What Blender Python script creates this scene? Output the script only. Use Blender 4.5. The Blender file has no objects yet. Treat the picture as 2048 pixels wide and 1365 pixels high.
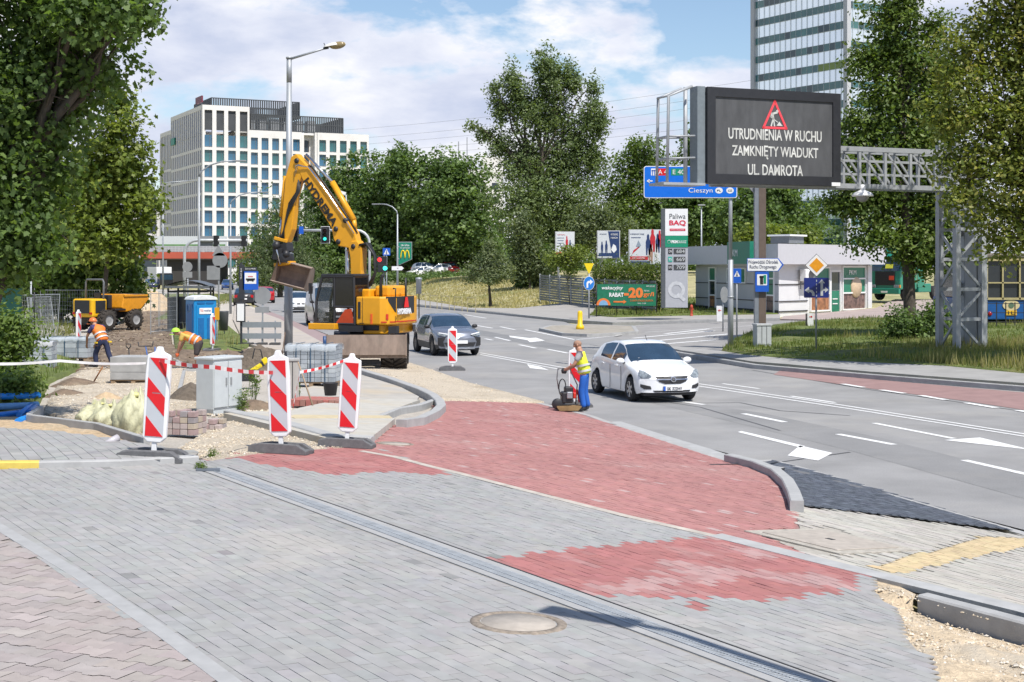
import bpy, bmesh, math, random
import numpy as np
from mathutils import Vector, Matrix, Euler
SC = bpy.context.scene
COL = SC.collection
R = math.radians
# ------------------------------------------------------------------ camera
FPX, CX, HZ, HC = 2844.4, 1024.0, 535.0, 3.36
cam = bpy.data.cameras.new('camera'); camo = bpy.data.objects.new('camera', cam); COL.objects.link(camo)
cam.sensor_width = 36; cam.lens = 50; cam.shift_y = -(682.5-HZ)/2048
cam.clip_start = .1; cam.clip_end = 4000
camo.location = (0, 0, HC); camo.rotation_euler = (R(90), 0, 0)
SC.camera = camo
# ------------------------------------------------------------------ light
SUN_AZ, SUN_EL = R(145), R(58)            # azimuth measured from +Y (view) towards +X (right)
sun = bpy.data.lights.new('sun', 'SUN'); suno = bpy.data.objects.new('sun', sun); COL.objects.link(suno)
sun.energy = 4.6; sun.angle = R(.5); sun.color = (1, .955, .89)
sd = Vector((math.sin(SUN_AZ)*math.cos(SUN_EL), math.cos(SUN_AZ)*math.cos(SUN_EL), math.sin(SUN_EL)))
suno.rotation_euler = sd.to_track_quat('Z', 'Y').to_euler()
SC.view_settings.view_transform = 'Standard'; SC.view_settings.look = 'None'
SC.view_settings.exposure = 0.3; SC.view_settings.gamma = 1
SC.cycles.max_bounces = 6; SC.cycles.transparent_max_bounces = 6
world = bpy.data.worlds.new('World'); SC.world = world; world.use_nodes = True
def nd(nt, typ, loc=None, **kw):
    n = nt.nodes.new(typ)
    for k, v in kw.items():
        if k.startswith('i_'):
            key = k[2:]
            key = int(key) if key.isdigit() else key.replace('_', ' ')
            n.inputs[key].default_value = v
        else: setattr(n, k, v)
    return n
def mathn(nt, op, a, b=None, clamp=False):
    n = nt.nodes.new('ShaderNodeMath'); n.operation = op; n.use_clamp = clamp
    for i, v in enumerate((a, b)):
        if v is None: continue
        if isinstance(v, (int, float)): n.inputs[i].default_value = v
        else: nt.links.new(v, n.inputs[i])
    return n.outputs[0]
def rampn(nt, fac, stops):
    n = nt.nodes.new('ShaderNodeValToRGB'); el = n.color_ramp.elements
    while len(el) < len(stops): el.new(.5)
    for e, (p, c) in zip(el, stops): e.position = p; e.color = (*c, 1) if len(c) == 3 else c
    nt.links.new(fac, n.inputs[0]); return n.outputs[0]
def mixn(nt, fac, a, b, typ='MIX'):
    n = nt.nodes.new('ShaderNodeMix'); n.data_type = 'RGBA'; n.blend_type = typ
    for s, v in ((n.inputs[0], fac), (n.inputs[6], a), (n.inputs[7], b)):
        if isinstance(v, (int, float)): s.default_value = v
        elif isinstance(v, tuple): s.default_value = (*v[:3], 1)
        else: nt.links.new(v, s)
    return n.outputs[2]
def build_world():
    nt = world.node_tree; nt.nodes.clear(); L = nt.links
    sky = nd(nt, 'ShaderNodeTexSky', sky_type='NISHITA', sun_disc=False, sun_elevation=SUN_EL, sun_rotation=SUN_AZ,
             altitude=200, air_density=1.0, dust_density=.6, ozone_density=2.0)
    skyc = mixn(nt, 1.0, sky.outputs[0], (.118, .118, .118), 'MULTIPLY')
    tc = nt.nodes.new('ShaderNodeTexCoord')
    mp = nd(nt, 'ShaderNodeMapping'); mp.inputs['Scale'].default_value = (1, 1, 2.3); mp.inputs['Location'].default_value = (.37, .1, .22)
    L.new(tc.outputs['Generated'], mp.inputs[0])
    sx = nt.nodes.new('ShaderNodeSeparateXYZ'); L.new(tc.outputs['Generated'], sx.inputs[0])
    n1 = nd(nt, 'ShaderNodeTexNoise', i_Scale=5.0, i_Detail=10.0, i_Roughness=.56, i_Distortion=.12); L.new(mp.outputs[0], n1.inputs['Vector'])
    n2 = nd(nt, 'ShaderNodeTexNoise', i_Scale=8.5, i_Detail=10.0, i_Roughness=.56, i_Distortion=.2)
    mp2 = nd(nt, 'ShaderNodeMapping'); mp2.inputs['Scale'].default_value = (1, 1, 2.6); mp2.inputs['Location'].default_value = (3.1, .7, 1.9)
    L.new(tc.outputs['Generated'], mp2.inputs[0]); L.new(mp2.outputs[0], n2.inputs['Vector'])
    # cover: nearly closed near the horizon, opening upward
    thr = mathn(nt, 'MULTIPLY_ADD', sx.outputs[2], 1.25); thr.node.inputs[2].default_value = .235
    thr = mathn(nt, 'MINIMUM', thr, .56)
    d = mathn(nt, 'SUBTRACT', n1.outputs[0], thr)
    cov = mathn(nt, 'MULTIPLY', d, 15.0, True)
    shade = rampn(nt, n2.outputs[0], [(.37, (.41, .47, .64)), (.45, (.51, .555, .70)), (.54, (.63, .66, .765)), (.63, (.80, .80, .83))])
    edge = mathn(nt, 'MULTIPLY', d, 3.4, True)
    cl = mixn(nt, mathn(nt, 'SUBTRACT', .35, mathn(nt, 'MULTIPLY', edge, .35)), shade, (.92, .93, .96))
    # low on the horizon a little brighter and hazier
    col = mixn(nt, cov, skyc, cl)
    below = mathn(nt, 'LESS_THAN', sx.outputs[2], -.02)
    col = mixn(nt, below, col, (.25, .25, .24))
    # higher up the clouds thin out and the ambient drops
    up = nt.nodes.new('ShaderNodeMapRange'); up.inputs[1].default_value = .2; up.inputs[2].default_value = .5; up.inputs[3].default_value = 1; up.inputs[4].default_value = .3
    L.new(sx.outputs[2], up.inputs[0])
    cl2 = mixn(nt, mathn(nt, 'MULTIPLY', cov, up.outputs[0]), skyc, cl)
    col = mixn(nt, below, cl2, (.25, .25, .24))
    bg = nd(nt, 'ShaderNodeBackground', i_Strength=1.0); L.new(col, bg.inputs[0])
    out = nt.nodes.new('ShaderNodeOutputWorld'); L.new(bg.outputs[0], out.inputs[0])
build_world()
# ------------------------------------------------------------------ terrain function
RP = np.array([(24, 20), (13.9, 38.5), (10.8, 43), (7.98, 47.1), (6.3, 53.1), (3.2, 87.7), (-1.25, 101.7), (-7.95, 121), (-17.9, 157), (-42, 258), (-75, 400), (-150, 700)], float)
LP = np.array([(12.1, 2.5), (6.55, 18.2), (.91, 34.1), (-2.8, 45.5), (-8.9, 69.8), (-17.9, 106), (-34, 174), (-62, 270), (-95, 400), (-170, 700)], float)
def sdist(P, X, Y):
    best = np.full(X.shape, 1e9); sg = np.zeros(X.shape)
    for (ax, ay), (bx, by) in zip(P[:-1], P[1:]):
        dx, dy = bx-ax, by-ay; l2 = dx*dx+dy*dy
        t = np.clip(((X-ax)*dx+(Y-ay)*dy)/l2, 0, 1)
        qx, qy = X-ax-t*dx, Y-ay-t*dy
        d = np.hypot(qx, qy); cr = dx*(Y-ay)-dy*(X-ax)
        m = d < best; best = np.where(m, d, best); sg = np.where(m, np.sign(cr), sg)
    return best*sg                      # positive on the left of the line
def sstep(a, b, v):
    t = np.clip((v-a)/(b-a), 0, 1); return t*t*(3-2*t)
PIT = None
def gza(X, Y):
    X = np.asarray(X, float); Y = np.asarray(Y, float)
    dl = np.clip(sdist(LP, X, Y), 0, None); dr = np.clip(-sdist(RP, X, Y), 0, None)
    h = np.interp(Y, [18, 27, 42, 66, 90], [1, .72, .36, .12, 0])
    z = 1.25*(1-np.exp(-dl/7))*h
    if PIT is not None:
        ax, ay, bx, by = PIT; l = math.hypot(bx-ax, by-ay); ux, uy = (bx-ax)/l, (by-ay)/l; t = (X-ax)*ux+(Y-ay)*uy; s = (X-ax)*uy-(Y-ay)*ux
        z = z-.12*np.exp(-(np.clip(s-.1, 0, 9)/.5)**2)*(s > .02)*sstep(-.7, .4, t)
    z = z + .04*np.clip(dr, 0, 25) + 1.9*sstep(92, 172, Y)*sstep(1, 13, dr)
    return z
def slope_rot(x, y, rz=0.0, pre=0.0):    # lies flat on the terrain, turned rz about it
    n = Vector((gz(x-.2, y)-gz(x+.2, y), gz(x, y-.2)-gz(x, y+.2), .4)).normalized()
    if pre: n = Matrix.Rotation(-pre, 3, 'Z') @ n
    return (Vector((0, 0, 1)).rotation_difference(n).to_matrix() @ Matrix.Rotation(rz, 3, 'Z')).to_euler()
def gz(x, y): return float(gza(np.array([x]), np.array([y]))[0])
YS = np.geomspace(4, 900, 420)
def G(px, py):                          # where the sight line through a photo pixel meets the ground
    k = (py-HZ)/FPX; m = (px-CX)/FPX
    g = HC-k*YS-gza(m*YS, YS)
    i = int(np.argmax(g < 0)) if (g < 0).any() else len(YS)-1
    a, b = YS[max(i-1, 0)], YS[i]
    for _ in range(30):
        c = (a+b)/2
        if HC-k*c-gz(m*c, c) > 0: a = c
        else: b = c
    return Vector((m*a, a, gz(m*a, a)))
def at(px, py, y): return Vector(((px-CX)/FPX*y, y, HC-(py-HZ)/FPX*y))
def GW(pts): return [tuple(G(*p)[:2]) for p in pts]
# ------------------------------------------------------------------ materials
MATS = {}
def M(name, rgb, rough=.6, metal=0.0, var=.12, scale=6.0, bump=0.0, bscale=None, spec=.5, emit=None, coat=0.0, stain=None, attr=False, stretch=None, fine=None):
    if name in MATS: return MATS[name]
    m = bpy.data.materials.new(name); m.use_nodes = True; nt = m.node_tree; L = nt.links
    b = nt.nodes['Principled BSDF']
    b.inputs['Roughness'].default_value = rough; b.inputs['Metallic'].default_value = metal
    b.inputs['Specular IOR Level'].default_value = spec; b.inputs['Coat Weight'].default_value = coat
    b.inputs['Coat Roughness'].default_value = .06
    tc = nt.nodes.new('ShaderNodeTexCoord'); vec = tc.outputs['Object']
    if stretch:
        mp = nd(nt, 'ShaderNodeMapping'); mp.inputs['Scale'].default_value = stretch; L.new(vec, mp.inputs[0]); vec = mp.outputs[0]
    n = nd(nt, 'ShaderNodeTexNoise', i_Scale=scale, i_Detail=7.0, i_Roughness=.6); L.new(vec, n.inputs['Vector'])
    lo = tuple(max(0, c*(1-var)) for c in rgb); hi = tuple(min(1, c*(1+var)) for c in rgb)
    c = rampn(nt, n.outputs[0], [(.3, lo), (.7, hi)])
    if attr:
        a = nt.nodes.new('ShaderNodeVertexColor'); a.layer_name = 'Col'
        c = mixn(nt, 1.0, c, a.outputs[0], 'MULTIPLY')
    if stain:                            # (rgb, scale, threshold, amount): dirt with a shape of its own
        n2 = nd(nt, 'ShaderNodeTexNoise', i_Scale=stain[1], i_Detail=9.0, i_Roughness=.62, i_Distortion=.4); L.new(vec, n2.inputs['Vector'])
        f = rampn(nt, n2.outputs[0], [(stain[2], (0, 0, 0)), (min(1, stain[2]+.18), (stain[3],)*3)])
        c = mixn(nt, f, c, stain[0])
    if fine:
        n3 = nd(nt, 'ShaderNodeTexNoise', i_Scale=fine[0], i_Detail=3.0, i_Roughness=.7); L.new(vec, n3.inputs['Vector'])
        c = mixn(nt, 1.0, c, rampn(nt, n3.outputs[0], [(.3, (1-fine[1],)*3), (.7, (1+fine[1],)*3)]), 'MULTIPLY')
    L.new(c, b.inputs['Base Color'])
    r2 = mathn(nt, 'MULTIPLY_ADD', n.outputs[0], .2); r2.node.inputs[2].default_value = max(0, rough-.1)
    if rough > .15 and not coat: L.new(r2, b.inputs['Roughness'])
    if bump:
        nb = nd(nt, 'ShaderNodeTexNoise', i_Scale=bscale or scale*6, i_Detail=6.0, i_Roughness=.65); L.new(vec, nb.inputs['Vector'])
        bp = nd(nt, 'ShaderNodeBump', i_Strength=1.0, i_Distance=bump); L.new(nb.outputs[0], bp.inputs['Height']); L.new(bp.outputs[0], b.inputs['Normal'])
    if emit:
        b.inputs['Emission Color'].default_value = (*rgb, 1); b.inputs['Emission Strength'].default_value = emit
    MATS[name] = m; return m
def leafmat(name, trans=.35):
    if name in MATS: return MATS[name]
    m = bpy.data.materials.new(name); m.use_nodes = True; nt = m.node_tree; nt.nodes.clear(); L = nt.links
    a = nt.nodes.new('ShaderNodeVertexColor'); a.layer_name = 'Col'
    d = nd(nt, 'ShaderNodeBsdfPrincipled'); d.inputs['Roughness'].default_value = .5; d.inputs['Specular IOR Level'].default_value = .35
    L.new(a.outputs[0], d.inputs['Base Color'])
    t = nd(nt, 'ShaderNodeBsdfTranslucent')
    L.new(mixn(nt, 1.0, a.outputs[0], (1.5, 1.6, .55), 'MULTIPLY'), t.inputs[0])
    mx = nd(nt, 'ShaderNodeMixShader', i_0=trans); L.new(d.outputs[0], mx.inputs[1]); L.new(t.outputs[0], mx.inputs[2])
    o = nt.nodes.new('ShaderNodeOutputMaterial'); L.new(mx.outputs[0], o.inputs[0])
    MATS[name] = m; return m
# ------------------------------------------------------------------ objects
def tag(o, label=None, cat=None, group=None, kind=None):
    if label: o['label'] = label
    if cat: o['category'] = cat
    if group: o['group'] = group
    if kind: o['kind'] = kind
    return o
def thing(name, label, cat, loc=(0, 0, 0), rz=0.0, group=None):
    o = bpy.data.objects.new(name, None); COL.objects.link(o); o.empty_display_size = .2
    o.location = loc; o.rotation_euler = (0, 0, rz)
    return tag(o, label, cat, group)
def kids(o): return [c for c in COL.objects if c.parent is o]
def dup(o, loc=None, rz=None, label=None, parent=None):
    c = o.copy(); COL.objects.link(c)
    if parent is not None: c.parent = parent
    for ch in kids(o): dup(ch, parent=c)
    if loc is not None: c.location = loc
    if rz is not None: c.rotation_euler = (0, 0, rz)
    if label: c['label'] = label
    return c
class MB:
    def __init__(s): s.v = []; s.f = []; s.mi = []; s.sm = []; s.X = Matrix.Identity(4)
    def add(s, vs, fs, mi=0, smooth=False):
        o = len(s.v); X = s.X
        s.v += [tuple(X @ Vector(p)) for p in vs]
        for f in fs: s.f.append(tuple(i+o for i in f)); s.mi.append(mi); s.sm.append(smooth)
        return s
    def box(s, c, d, rot=None, mi=0, taper=1.0):
        hx, hy, hz = d[0]/2, d[1]/2, d[2]/2
        vs = [Vector((x*hx*(taper if z > 0 else 1), y*hy*(taper if z > 0 else 1), z*hz)) for z in (-1, 1) for y in (-1, 1) for x in (-1, 1)]
        if rot is not None:
            q = rot if isinstance(rot, Matrix) else Euler(rot).to_matrix()
            vs = [q @ v for v in vs]
        vs = [v+Vector(c) for v in vs]
        return s.add(vs, [(0, 2, 3, 1), (4, 5, 7, 6), (0, 1, 5, 4), (2, 6, 7, 3), (0, 4, 6, 2), (1, 3, 7, 5)], mi)
    def tube(s, pts, r, n=8, caps=True, mi=0, smooth=True):
        pts = [Vector(p) for p in pts]; m = len(pts)
        rs = [r]*m if isinstance(r, (int, float)) else list(r)
        vs = []; fs = []; ref = None
        for i, p in enumerate(pts):
            t = (pts[min(i+1, m-1)]-pts[max(i-1, 0)])
            t = t.normalized() if t.length > 1e-9 else Vector((0, 0, 1))
            if ref is None: ref = Vector((0, 0, 1)) if abs(t.z) < .9 else Vector((1, 0, 0))
            a = t.cross(ref); a = a.normalized() if a.length > 1e-6 else t.orthogonal().normalized()
            b = t.cross(a).normalized(); ref = a.cross(t)
            for k in range(n):
                an = 2*math.pi*k/n; vs.append(p+(a*math.cos(an)+b*math.sin(an))*rs[i])
        for i in range(m-1):
            for k in range(n):
                k2 = (k+1) % n; fs.append((i*n+k, i*n+k2, (i+1)*n+k2, (i+1)*n+k))
        s.add(vs, fs, mi, smooth)
        if caps:
            s.add(vs[:n], [tuple(range(n-1, -1, -1))], mi); s.add(vs[-n:], [tuple(range(n))], mi)
        return s
    def lathe(s, prof, n=20, c=(0, 0, 0), axis='Z', mi=0, smooth=True):
        vs = []; fs = []; m = len(prof); c = Vector(c)
        for r, h in prof:
            for k in range(n):
                a = 2*math.pi*k/n; x, y = r*math.cos(a), r*math.sin(a)
                vs.append(c+Vector({'Z': (x, y, h), 'Y': (x, h, y), 'X': (h, x, y)}[axis]))
        for i in range(m-1):
            for k in range(n):
                k2 = (k+1) % n; fs.append((i*n+k, i*n+k2, (i+1)*n+k2, (i+1)*n+k))
        return s.add(vs, fs, mi, smooth)
    def prism(s, poly, o, u, v, w, mi=0, smooth=False):
        # polygon of (a,b) in the plane o+a*u+b*v, extruded along w
        o, u, v, w = map(Vector, (o, u, v, w)); n = len(poly)
        lo = [o+u*a+v*b for a, b in poly]; hi = [p+w for p in lo]
        fs = [tuple(range(n-1, -1, -1)), tuple(range(n, 2*n))]
        s.add(lo+hi, fs, mi)
        o2 = len(s.v)-2*n
        for i in range(n):
            j = (i+1) % n; s.f.append((o2+i, o2+j, o2+n+j, o2+n+i)); s.mi.append(mi); s.sm.append(smooth)
        return s
    def ball(s, c, r, n=12, m=8, mi=0):
        r = (r, r, r) if isinstance(r, (int, float)) else r
        vs = []; fs = []
        for i in range(m+1):
            th = math.pi*i/m
            for k in range(n):
                a = 2*math.pi*k/n
                vs.append((c[0]+r[0]*math.sin(th)*math.cos(a), c[1]+r[1]*math.sin(th)*math.sin(a), c[2]+r[2]*math.cos(th)))
        for i in range(m):
            for k in range(n):
                k2 = (k+1) % n; fs.append((i*n+k, (i+1)*n+k, (i+1)*n+k2, i*n+k2))
        return s.add(vs, fs, mi, True)
    def grid(s, P, mi=0, smooth=True, close=False):
        m, n = len(P), len(P[0]); vs = [p for row in P for p in row]; fs = []
        for i in range(m-1):
            for k in range(n if close else n-1):
                k2 = (k+1) % n; fs.append((i*n+k, i*n+k2, (i+1)*n+k2, (i+1)*n+k))
        return s.add(vs, fs, mi, smooth)
    def build(s, name, mats, parent=None, bevel=0.0, loc=None, recalc=True, sub=0, seg=2):
        me = bpy.data.meshes.new(name); me.from_pydata(s.v, [], s.f)
        for m in (mats if isinstance(mats, (list, tuple)) else [mats]): me.materials.append(m)
        me.polygons.foreach_set('material_index', s.mi); me.polygons.foreach_set('use_smooth', s.sm)
        if recalc:
            bm = bmesh.new(); bm.from_mesh(me); bmesh.ops.remove_doubles(bm, verts=bm.verts, dist=1e-5)
            bmesh.ops.recalc_face_normals(bm, faces=bm.faces); bm.to_mesh(me); bm.free()
        me.update()
        o = bpy.data.objects.new(name, me); COL.objects.link(o)
        if parent: o.parent = parent
        if loc is not None: o.location = loc
        if bevel:
            b = o.modifiers.new('bevel', 'BEVEL'); b.width = bevel; b.segments = seg; b.limit_method = 'ANGLE'; b.angle_limit = R(40)
        if sub:
            b = o.modifiers.new('sub', 'SUBSURF'); b.levels = sub; b.render_levels = sub
        return o
def struct(o, label=None): o['kind'] = 'structure'; return o
def stuff(o, label=None):
    o['kind'] = 'stuff'
    if label: o['label'] = label
    return o
def applied(o):                          # bake modifiers / fonts into a plain mesh object
    dg = bpy.context.evaluated_depsgraph_get(); dg.update()
    me = bpy.data.meshes.new_from_object(o.evaluated_get(dg)); return me
def text(parent, body, size, mat, loc, rot=(R(90), 0, 0), width=None, name='lettering', align='CENTER', ext=.004, shear=0.0, height=None, bold=0.0):
    cu = bpy.data.curves.new(name, 'FONT'); cu.body = body; cu.size = size; cu.align_x = align; cu.align_y = 'CENTER'
    cu.extrude = ext; cu.shear = shear; cu.resolution_u = 3; cu.offset = bold; cu.space_line = .85
    o = bpy.data.objects.new('tmp', cu); COL.objects.link(o)
    bpy.context.view_layer.update()
    me = applied(o); bpy.data.objects.remove(o); bpy.data.curves.remove(cu)
    if len(me.vertices) and (width or height):
        co = np.empty(len(me.vertices)*3); me.vertices.foreach_get('co', co); co = co.reshape(-1, 3)
        if width:
            k = width/max(1e-6, np.ptp(co[:, 0])); co[:, 0] *= k
        if height:
            k = height/max(1e-6, np.ptp(co[:, 1])); co[:, 1] *= k
        if align == 'CENTER': co[:, 0] -= (co[:, 0].max()+co[:, 0].min())/2
        co[:, 1] -= (co[:, 1].max()+co[:, 1].min())/2
        me.vertices.foreach_set('co', co.ravel())
    me.name = name; me.materials.clear(); me.materials.append(mat)
    t = bpy.data.objects.new(name, me); COL.objects.link(t); t.parent = parent; t.location = loc; t.rotation_euler = rot
    return t
def sheet(name, pts, dz, mat, grid=1.0, noise_amp=0.0, nscale=1.0, seed=0, thick=0.0, fade=.5):
    # a sheet draped on the terrain; pts are world (x, y)
    bm = bmesh.new(); vs = [bm.verts.new((x, y, 0)) for x, y in pts]; bm.faces.new(vs)
    if grid:
        xs = [p[0] for p in pts]; ys = [p[1] for p in pts]
        for ax, lo, hi in ((0, min(xs), max(xs)), (1, min(ys), max(ys))):
            n = int((hi-lo)/grid)
            for i in range(1, n+1):
                c = lo+i*(hi-lo)/(n+1)
                co = (c, 0, 0) if ax == 0 else (0, c, 0); no = (1, 0, 0) if ax == 0 else (0, 1, 0)
                bmesh.ops.bisect_plane(bm, geom=bm.verts[:]+bm.edges[:]+bm.faces[:], plane_co=co, plane_no=no)
    V = bm.verts[:]
    X = np.array([v.co.x for v in V]); Y = np.array([v.co.y for v in V]); Z = gza(X, Y)+dz
    if noise_amp:
        from mathutils import noise as mn
        P = np.array(list(pts)+[pts[0]])
        ed = np.abs(sdist(P, X, Y)); w = np.clip(ed/fade, 0, 1)
        Z += w*np.array([noise_amp*(mn.fractal(Vector((x/nscale, y/nscale, seed)), .8, 2, 5)+.25) for x, y in zip(X, Y)])
    for v, z in zip(V, Z): v.co.z = z
    if dz > .015:
        e = [x for x in bm.edges if x.is_boundary]; g = bmesh.ops.extrude_edge_only(bm, edges=e)['geom']
        for v in g:
            if isinstance(v, bmesh.types.BMVert): v.co.z -= dz+.3
    bmesh.ops.recalc_face_normals(bm, faces=bm.faces)
    if sum(f.normal.z for f in bm.faces) < 0: bmesh.ops.reverse_faces(bm, faces=bm.faces)
    if noise_amp:
        for f in bm.faces: f.smooth = True
    me = bpy.data.meshes.new(name); bm.to_mesh(me); bm.free(); me.materials.append(mat)
    o = bpy.data.objects.new(name, me); COL.objects.link(o); return o
def inpoly(px, py, P):
    c = np.zeros(px.shape, bool); n = len(P)
    for i in range(n):
        x1, y1 = P[i]; x2, y2 = P[i-1]
        m = ((y1 > py) != (y2 > py)) & (px < (x2-x1)*(py-y1)/((y2-y1) or 1e-9)+x1); c ^= m
    return c
def fastmesh(name, V, nv, mats, cols=None, parent=None, smooth=False):
    # V: (faces*nv, 3) each face its own nv vertices
    nf = len(V)//nv; me = bpy.data.meshes.new(name)
    me.vertices.add(len(V)); me.vertices.foreach_set('co', np.asarray(V, np.float32).ravel())
    me.loops.add(len(V)); me.loops.foreach_set('vertex_index', np.arange(len(V), dtype=np.int32))
    me.polygons.add(nf); me.polygons.foreach_set('loop_start', np.arange(0, len(V), nv, dtype=np.int32))
    me.polygons.foreach_set('loop_total', np.full(nf, nv, np.int32))
    if cols is not None:
        a = me.color_attributes.new('Col', 'FLOAT_COLOR', 'POINT')
        c = np.ones((len(V), 4), np.float32); c[:, :3] = np.repeat(np.asarray(cols, np.float32), nv, axis=0); a.data.foreach_set('color', c.ravel())
    me.materials.append(mats); me.update(calc_edges=True)
    if smooth: me.polygons.foreach_set('use_smooth', np.ones(nf, bool))
    o = bpy.data.objects.new(name, me); COL.objects.link(o)
    if parent: o.parent = parent
    return o
# ================================================================== SETTING
rnd = random.Random(5)
asph = M('asphalt', (.262, .258, .254), .85, var=.16, scale=.55, bump=.004, bscale=160, stain=((.33, .315, .29), .28, .5, .6), fine=(45, .16))
asph2 = M('asphalt_side', (.275, .265, .255), .85, var=.16, scale=.8, bump=.004, bscale=120, stain=((.27, .26, .25), .3, .5, .5), fine=(40, .12))
mark = M('marking_paint', (.74, .74, .73), .6, var=.06, scale=6, stain=((.3, .3, .3), 5.0, .58, .65))
conc = M('concrete', (.37, .37, .365), .85, var=.12, scale=5, bump=.003, stain=((.25, .24, .22), 1.2, .6, .5))
concd = M('concrete_kerb', (.34, .34, .335), .85, var=.14, scale=4, bump=.003, stain=((.22, .2, .18), 1.5, .58, .5))
slabm = M('slab_ribbed', (.44, .42, .375), .9, var=.10, scale=4, bump=.003, stain=((.47, .40, .29), .9, .5, .7))
gravel = M('gravel_pale', (.58, .50, .39), .95, var=.30, scale=24, bump=.05, bscale=34, stain=((.38, .31, .22), .8, .52, .6))
gravel2 = M('gravel_grey', (.48, .44, .385), .95, var=.25, scale=30, bump=.03, bscale=50, stain=((.33, .29, .24), 1.2, .52, .6))
sandm = M('sand', (.54, .40, .25), .95, var=.25, scale=14, bump=.03, bscale=40, stain=((.5, .44, .34), 1.3, .5, .8))
soil = M('soil', (.20, .145, .10), .95, var=.40, scale=5, bump=.08, bscale=12, stain=((.38, .31, .22), .7, .52, .7))
soild = M('soil_damp', (.15, .12, .09), .95, var=.35, scale=8, bump=.06, bscale=18)
grassd = M('grass_dry', (.40, .36, .19), .95, var=.35, scale=.9, bump=.08, bscale=14, stain=((.20, .22, .07), .12, .5, .75))
grassg = M('grass_green', (.13, .165, .04), .95, var=.35, scale=1.6, bump=.06, bscale=14, stain=((.23, .19, .085), .5, .52, .8))
redlane = M('red_lane', (.28, .175, .165), .85, var=.14, scale=2, bump=.002)
paver = M('paver', (.92, .92, .92), .85, var=.10, scale=7, attr=True, bump=.0015, bscale=90, stain=((.47, .44, .40), .55, .57, .35))
joint = M('paver_joint', (.30, .285, .26), .95, var=.2, scale=30)
steel = M('galvanised', (.40, .42, .435), .5, .25, var=.15, scale=9)
yellowp = M('yellow_kerb', (.62, .47, .10), .75, var=.12, scale=8, stain=((.4, .35, .2), 3, .6, .5))
setts = M('setts_dark', (.9, .9, .95), .8, var=.15, scale=6, attr=True, bump=.002)

_a, _b = G(1835, 1196), G(2400, 1346); PIT = (_a.x, _a.y, _b.x, _b.y)
# ---- the ground itself, one sheet to the horizon
def ground():
    xs = np.unique(np.concatenate([np.linspace(-900, -90, 20), np.linspace(-90, -24, 23), np.linspace(-24, 40, 65), np.linspace(40, 120, 21), np.linspace(120, 900, 20)]))
    ys = np.unique(np.concatenate([np.linspace(-60, 0, 8), np.linspace(0, 60, 61), np.linspace(60, 260, 81), np.linspace(260, 600, 25), np.linspace(600, 2600, 16)]))
    X, Y = np.meshgrid(xs, ys); Z = gza(X.ravel(), Y.ravel()).reshape(X.shape)-.09-.4*sstep(13, 11, Y)*sstep(.8, 1.8, X)
    n, m = X.shape; V = np.stack([X, Y, Z], -1).reshape(-1, 3)
    i = np.arange(n-1)[:, None]*m+np.arange(m-1)[None, :]
    F = np.stack([i, i+1, i+m+1, i+m], -1).reshape(-1, 4)
    me = bpy.data.meshes.new('ground'); me.from_pydata(V.tolist(), [], F.tolist()); me.materials.append(grassd)
    me.polygons.foreach_set('use_smooth', np.ones(len(F), bool))
    o = bpy.data.objects.new('ground', me); COL.objects.link(o); struct(o)
ground()
road_poly = [tuple(p) for p in LP]+[tuple(p) for p in RP[::-1]]+[(34, -20), (20, -20)]
struct(sheet('road', road_poly, 0, asph, 4.0))
# ---- right side of the road
def S(name, px, dz, mat, grid=2.0, **k): return struct(sheet(name, GW(px), dz, mat, grid, **k))
S('side_street', [(1130, 646), (1220, 655), (1308, 647), (1420, 643), (1560, 639), (1730, 627), (1850, 642), (1737, 646), (1616, 652), (1538, 662), (1501, 676), (1475, 690), (1445, 712), (1363, 720)], -.03, asph2)
S('red_lane', [(1547, 750), (1560, 742), (1740, 759), (2048, 786), (2300, 815), (2300, 862), (2048, 821), (1932, 803), (1740, 778)], .008, redlane)
vg = GW([(1443, 709), (1462, 690), (1475, 684), (1501, 670), (1538, 657), (1616, 647), (1737, 642), (1830, 640), (2048, 640), (2400, 640), (2500, 800), (2048, 756), (1885, 740), (1680, 730), (1565, 724), (1483, 716)])
struct(sheet('grass_verge', vg, .16, grassg, 1.2, noise_amp=.12, nscale=3, fade=2))
S('sidewalk', [(1300, 694), (1443, 709), (1483, 716), (1565, 724), (1680, 730), (1885, 740), (2048, 756), (2500, 802), (2500, 835), (2048, 776), (1740, 752), (1506, 731), (1363, 708)], .13, M('sidewalk_flags', (.30, .295, .285), .9, var=.14, scale=1.5, bump=.002, stain=((.36, .35, .33), .8, .55, .6)))
S('sidewalk', [(837, 612), (989, 627), (1128, 642), (1225, 649), (1308, 646), (1420, 643), (1560, 641), (1560, 631), (1400, 633), (1230, 637), (1180, 633), (1205, 610), (1120, 610), (1034, 620), (939, 619), (839, 602), (700, 588), (620, 580), (620, 583), (700, 594)], .12, M('sidewalk_far', (.33, .315, .295), .9, var=.10, scale=1.0))
S('forecourt', [(1560, 640), (1568, 634), (1750, 618), (1790, 600), (2300, 600), (2300, 640), (1850, 642), (1737, 643)], .04, M('forecourt_pavers', (.36, .29, .265), .9, var=.12, scale=1.2))
S('grass_patch', [(1180, 635), (1230, 639), (1400, 635), (1556, 633), (1556, 622), (1390, 600), (1300, 598), (1200, 612)], .16, grassg, noise_amp=.1, nscale=2)
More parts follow.
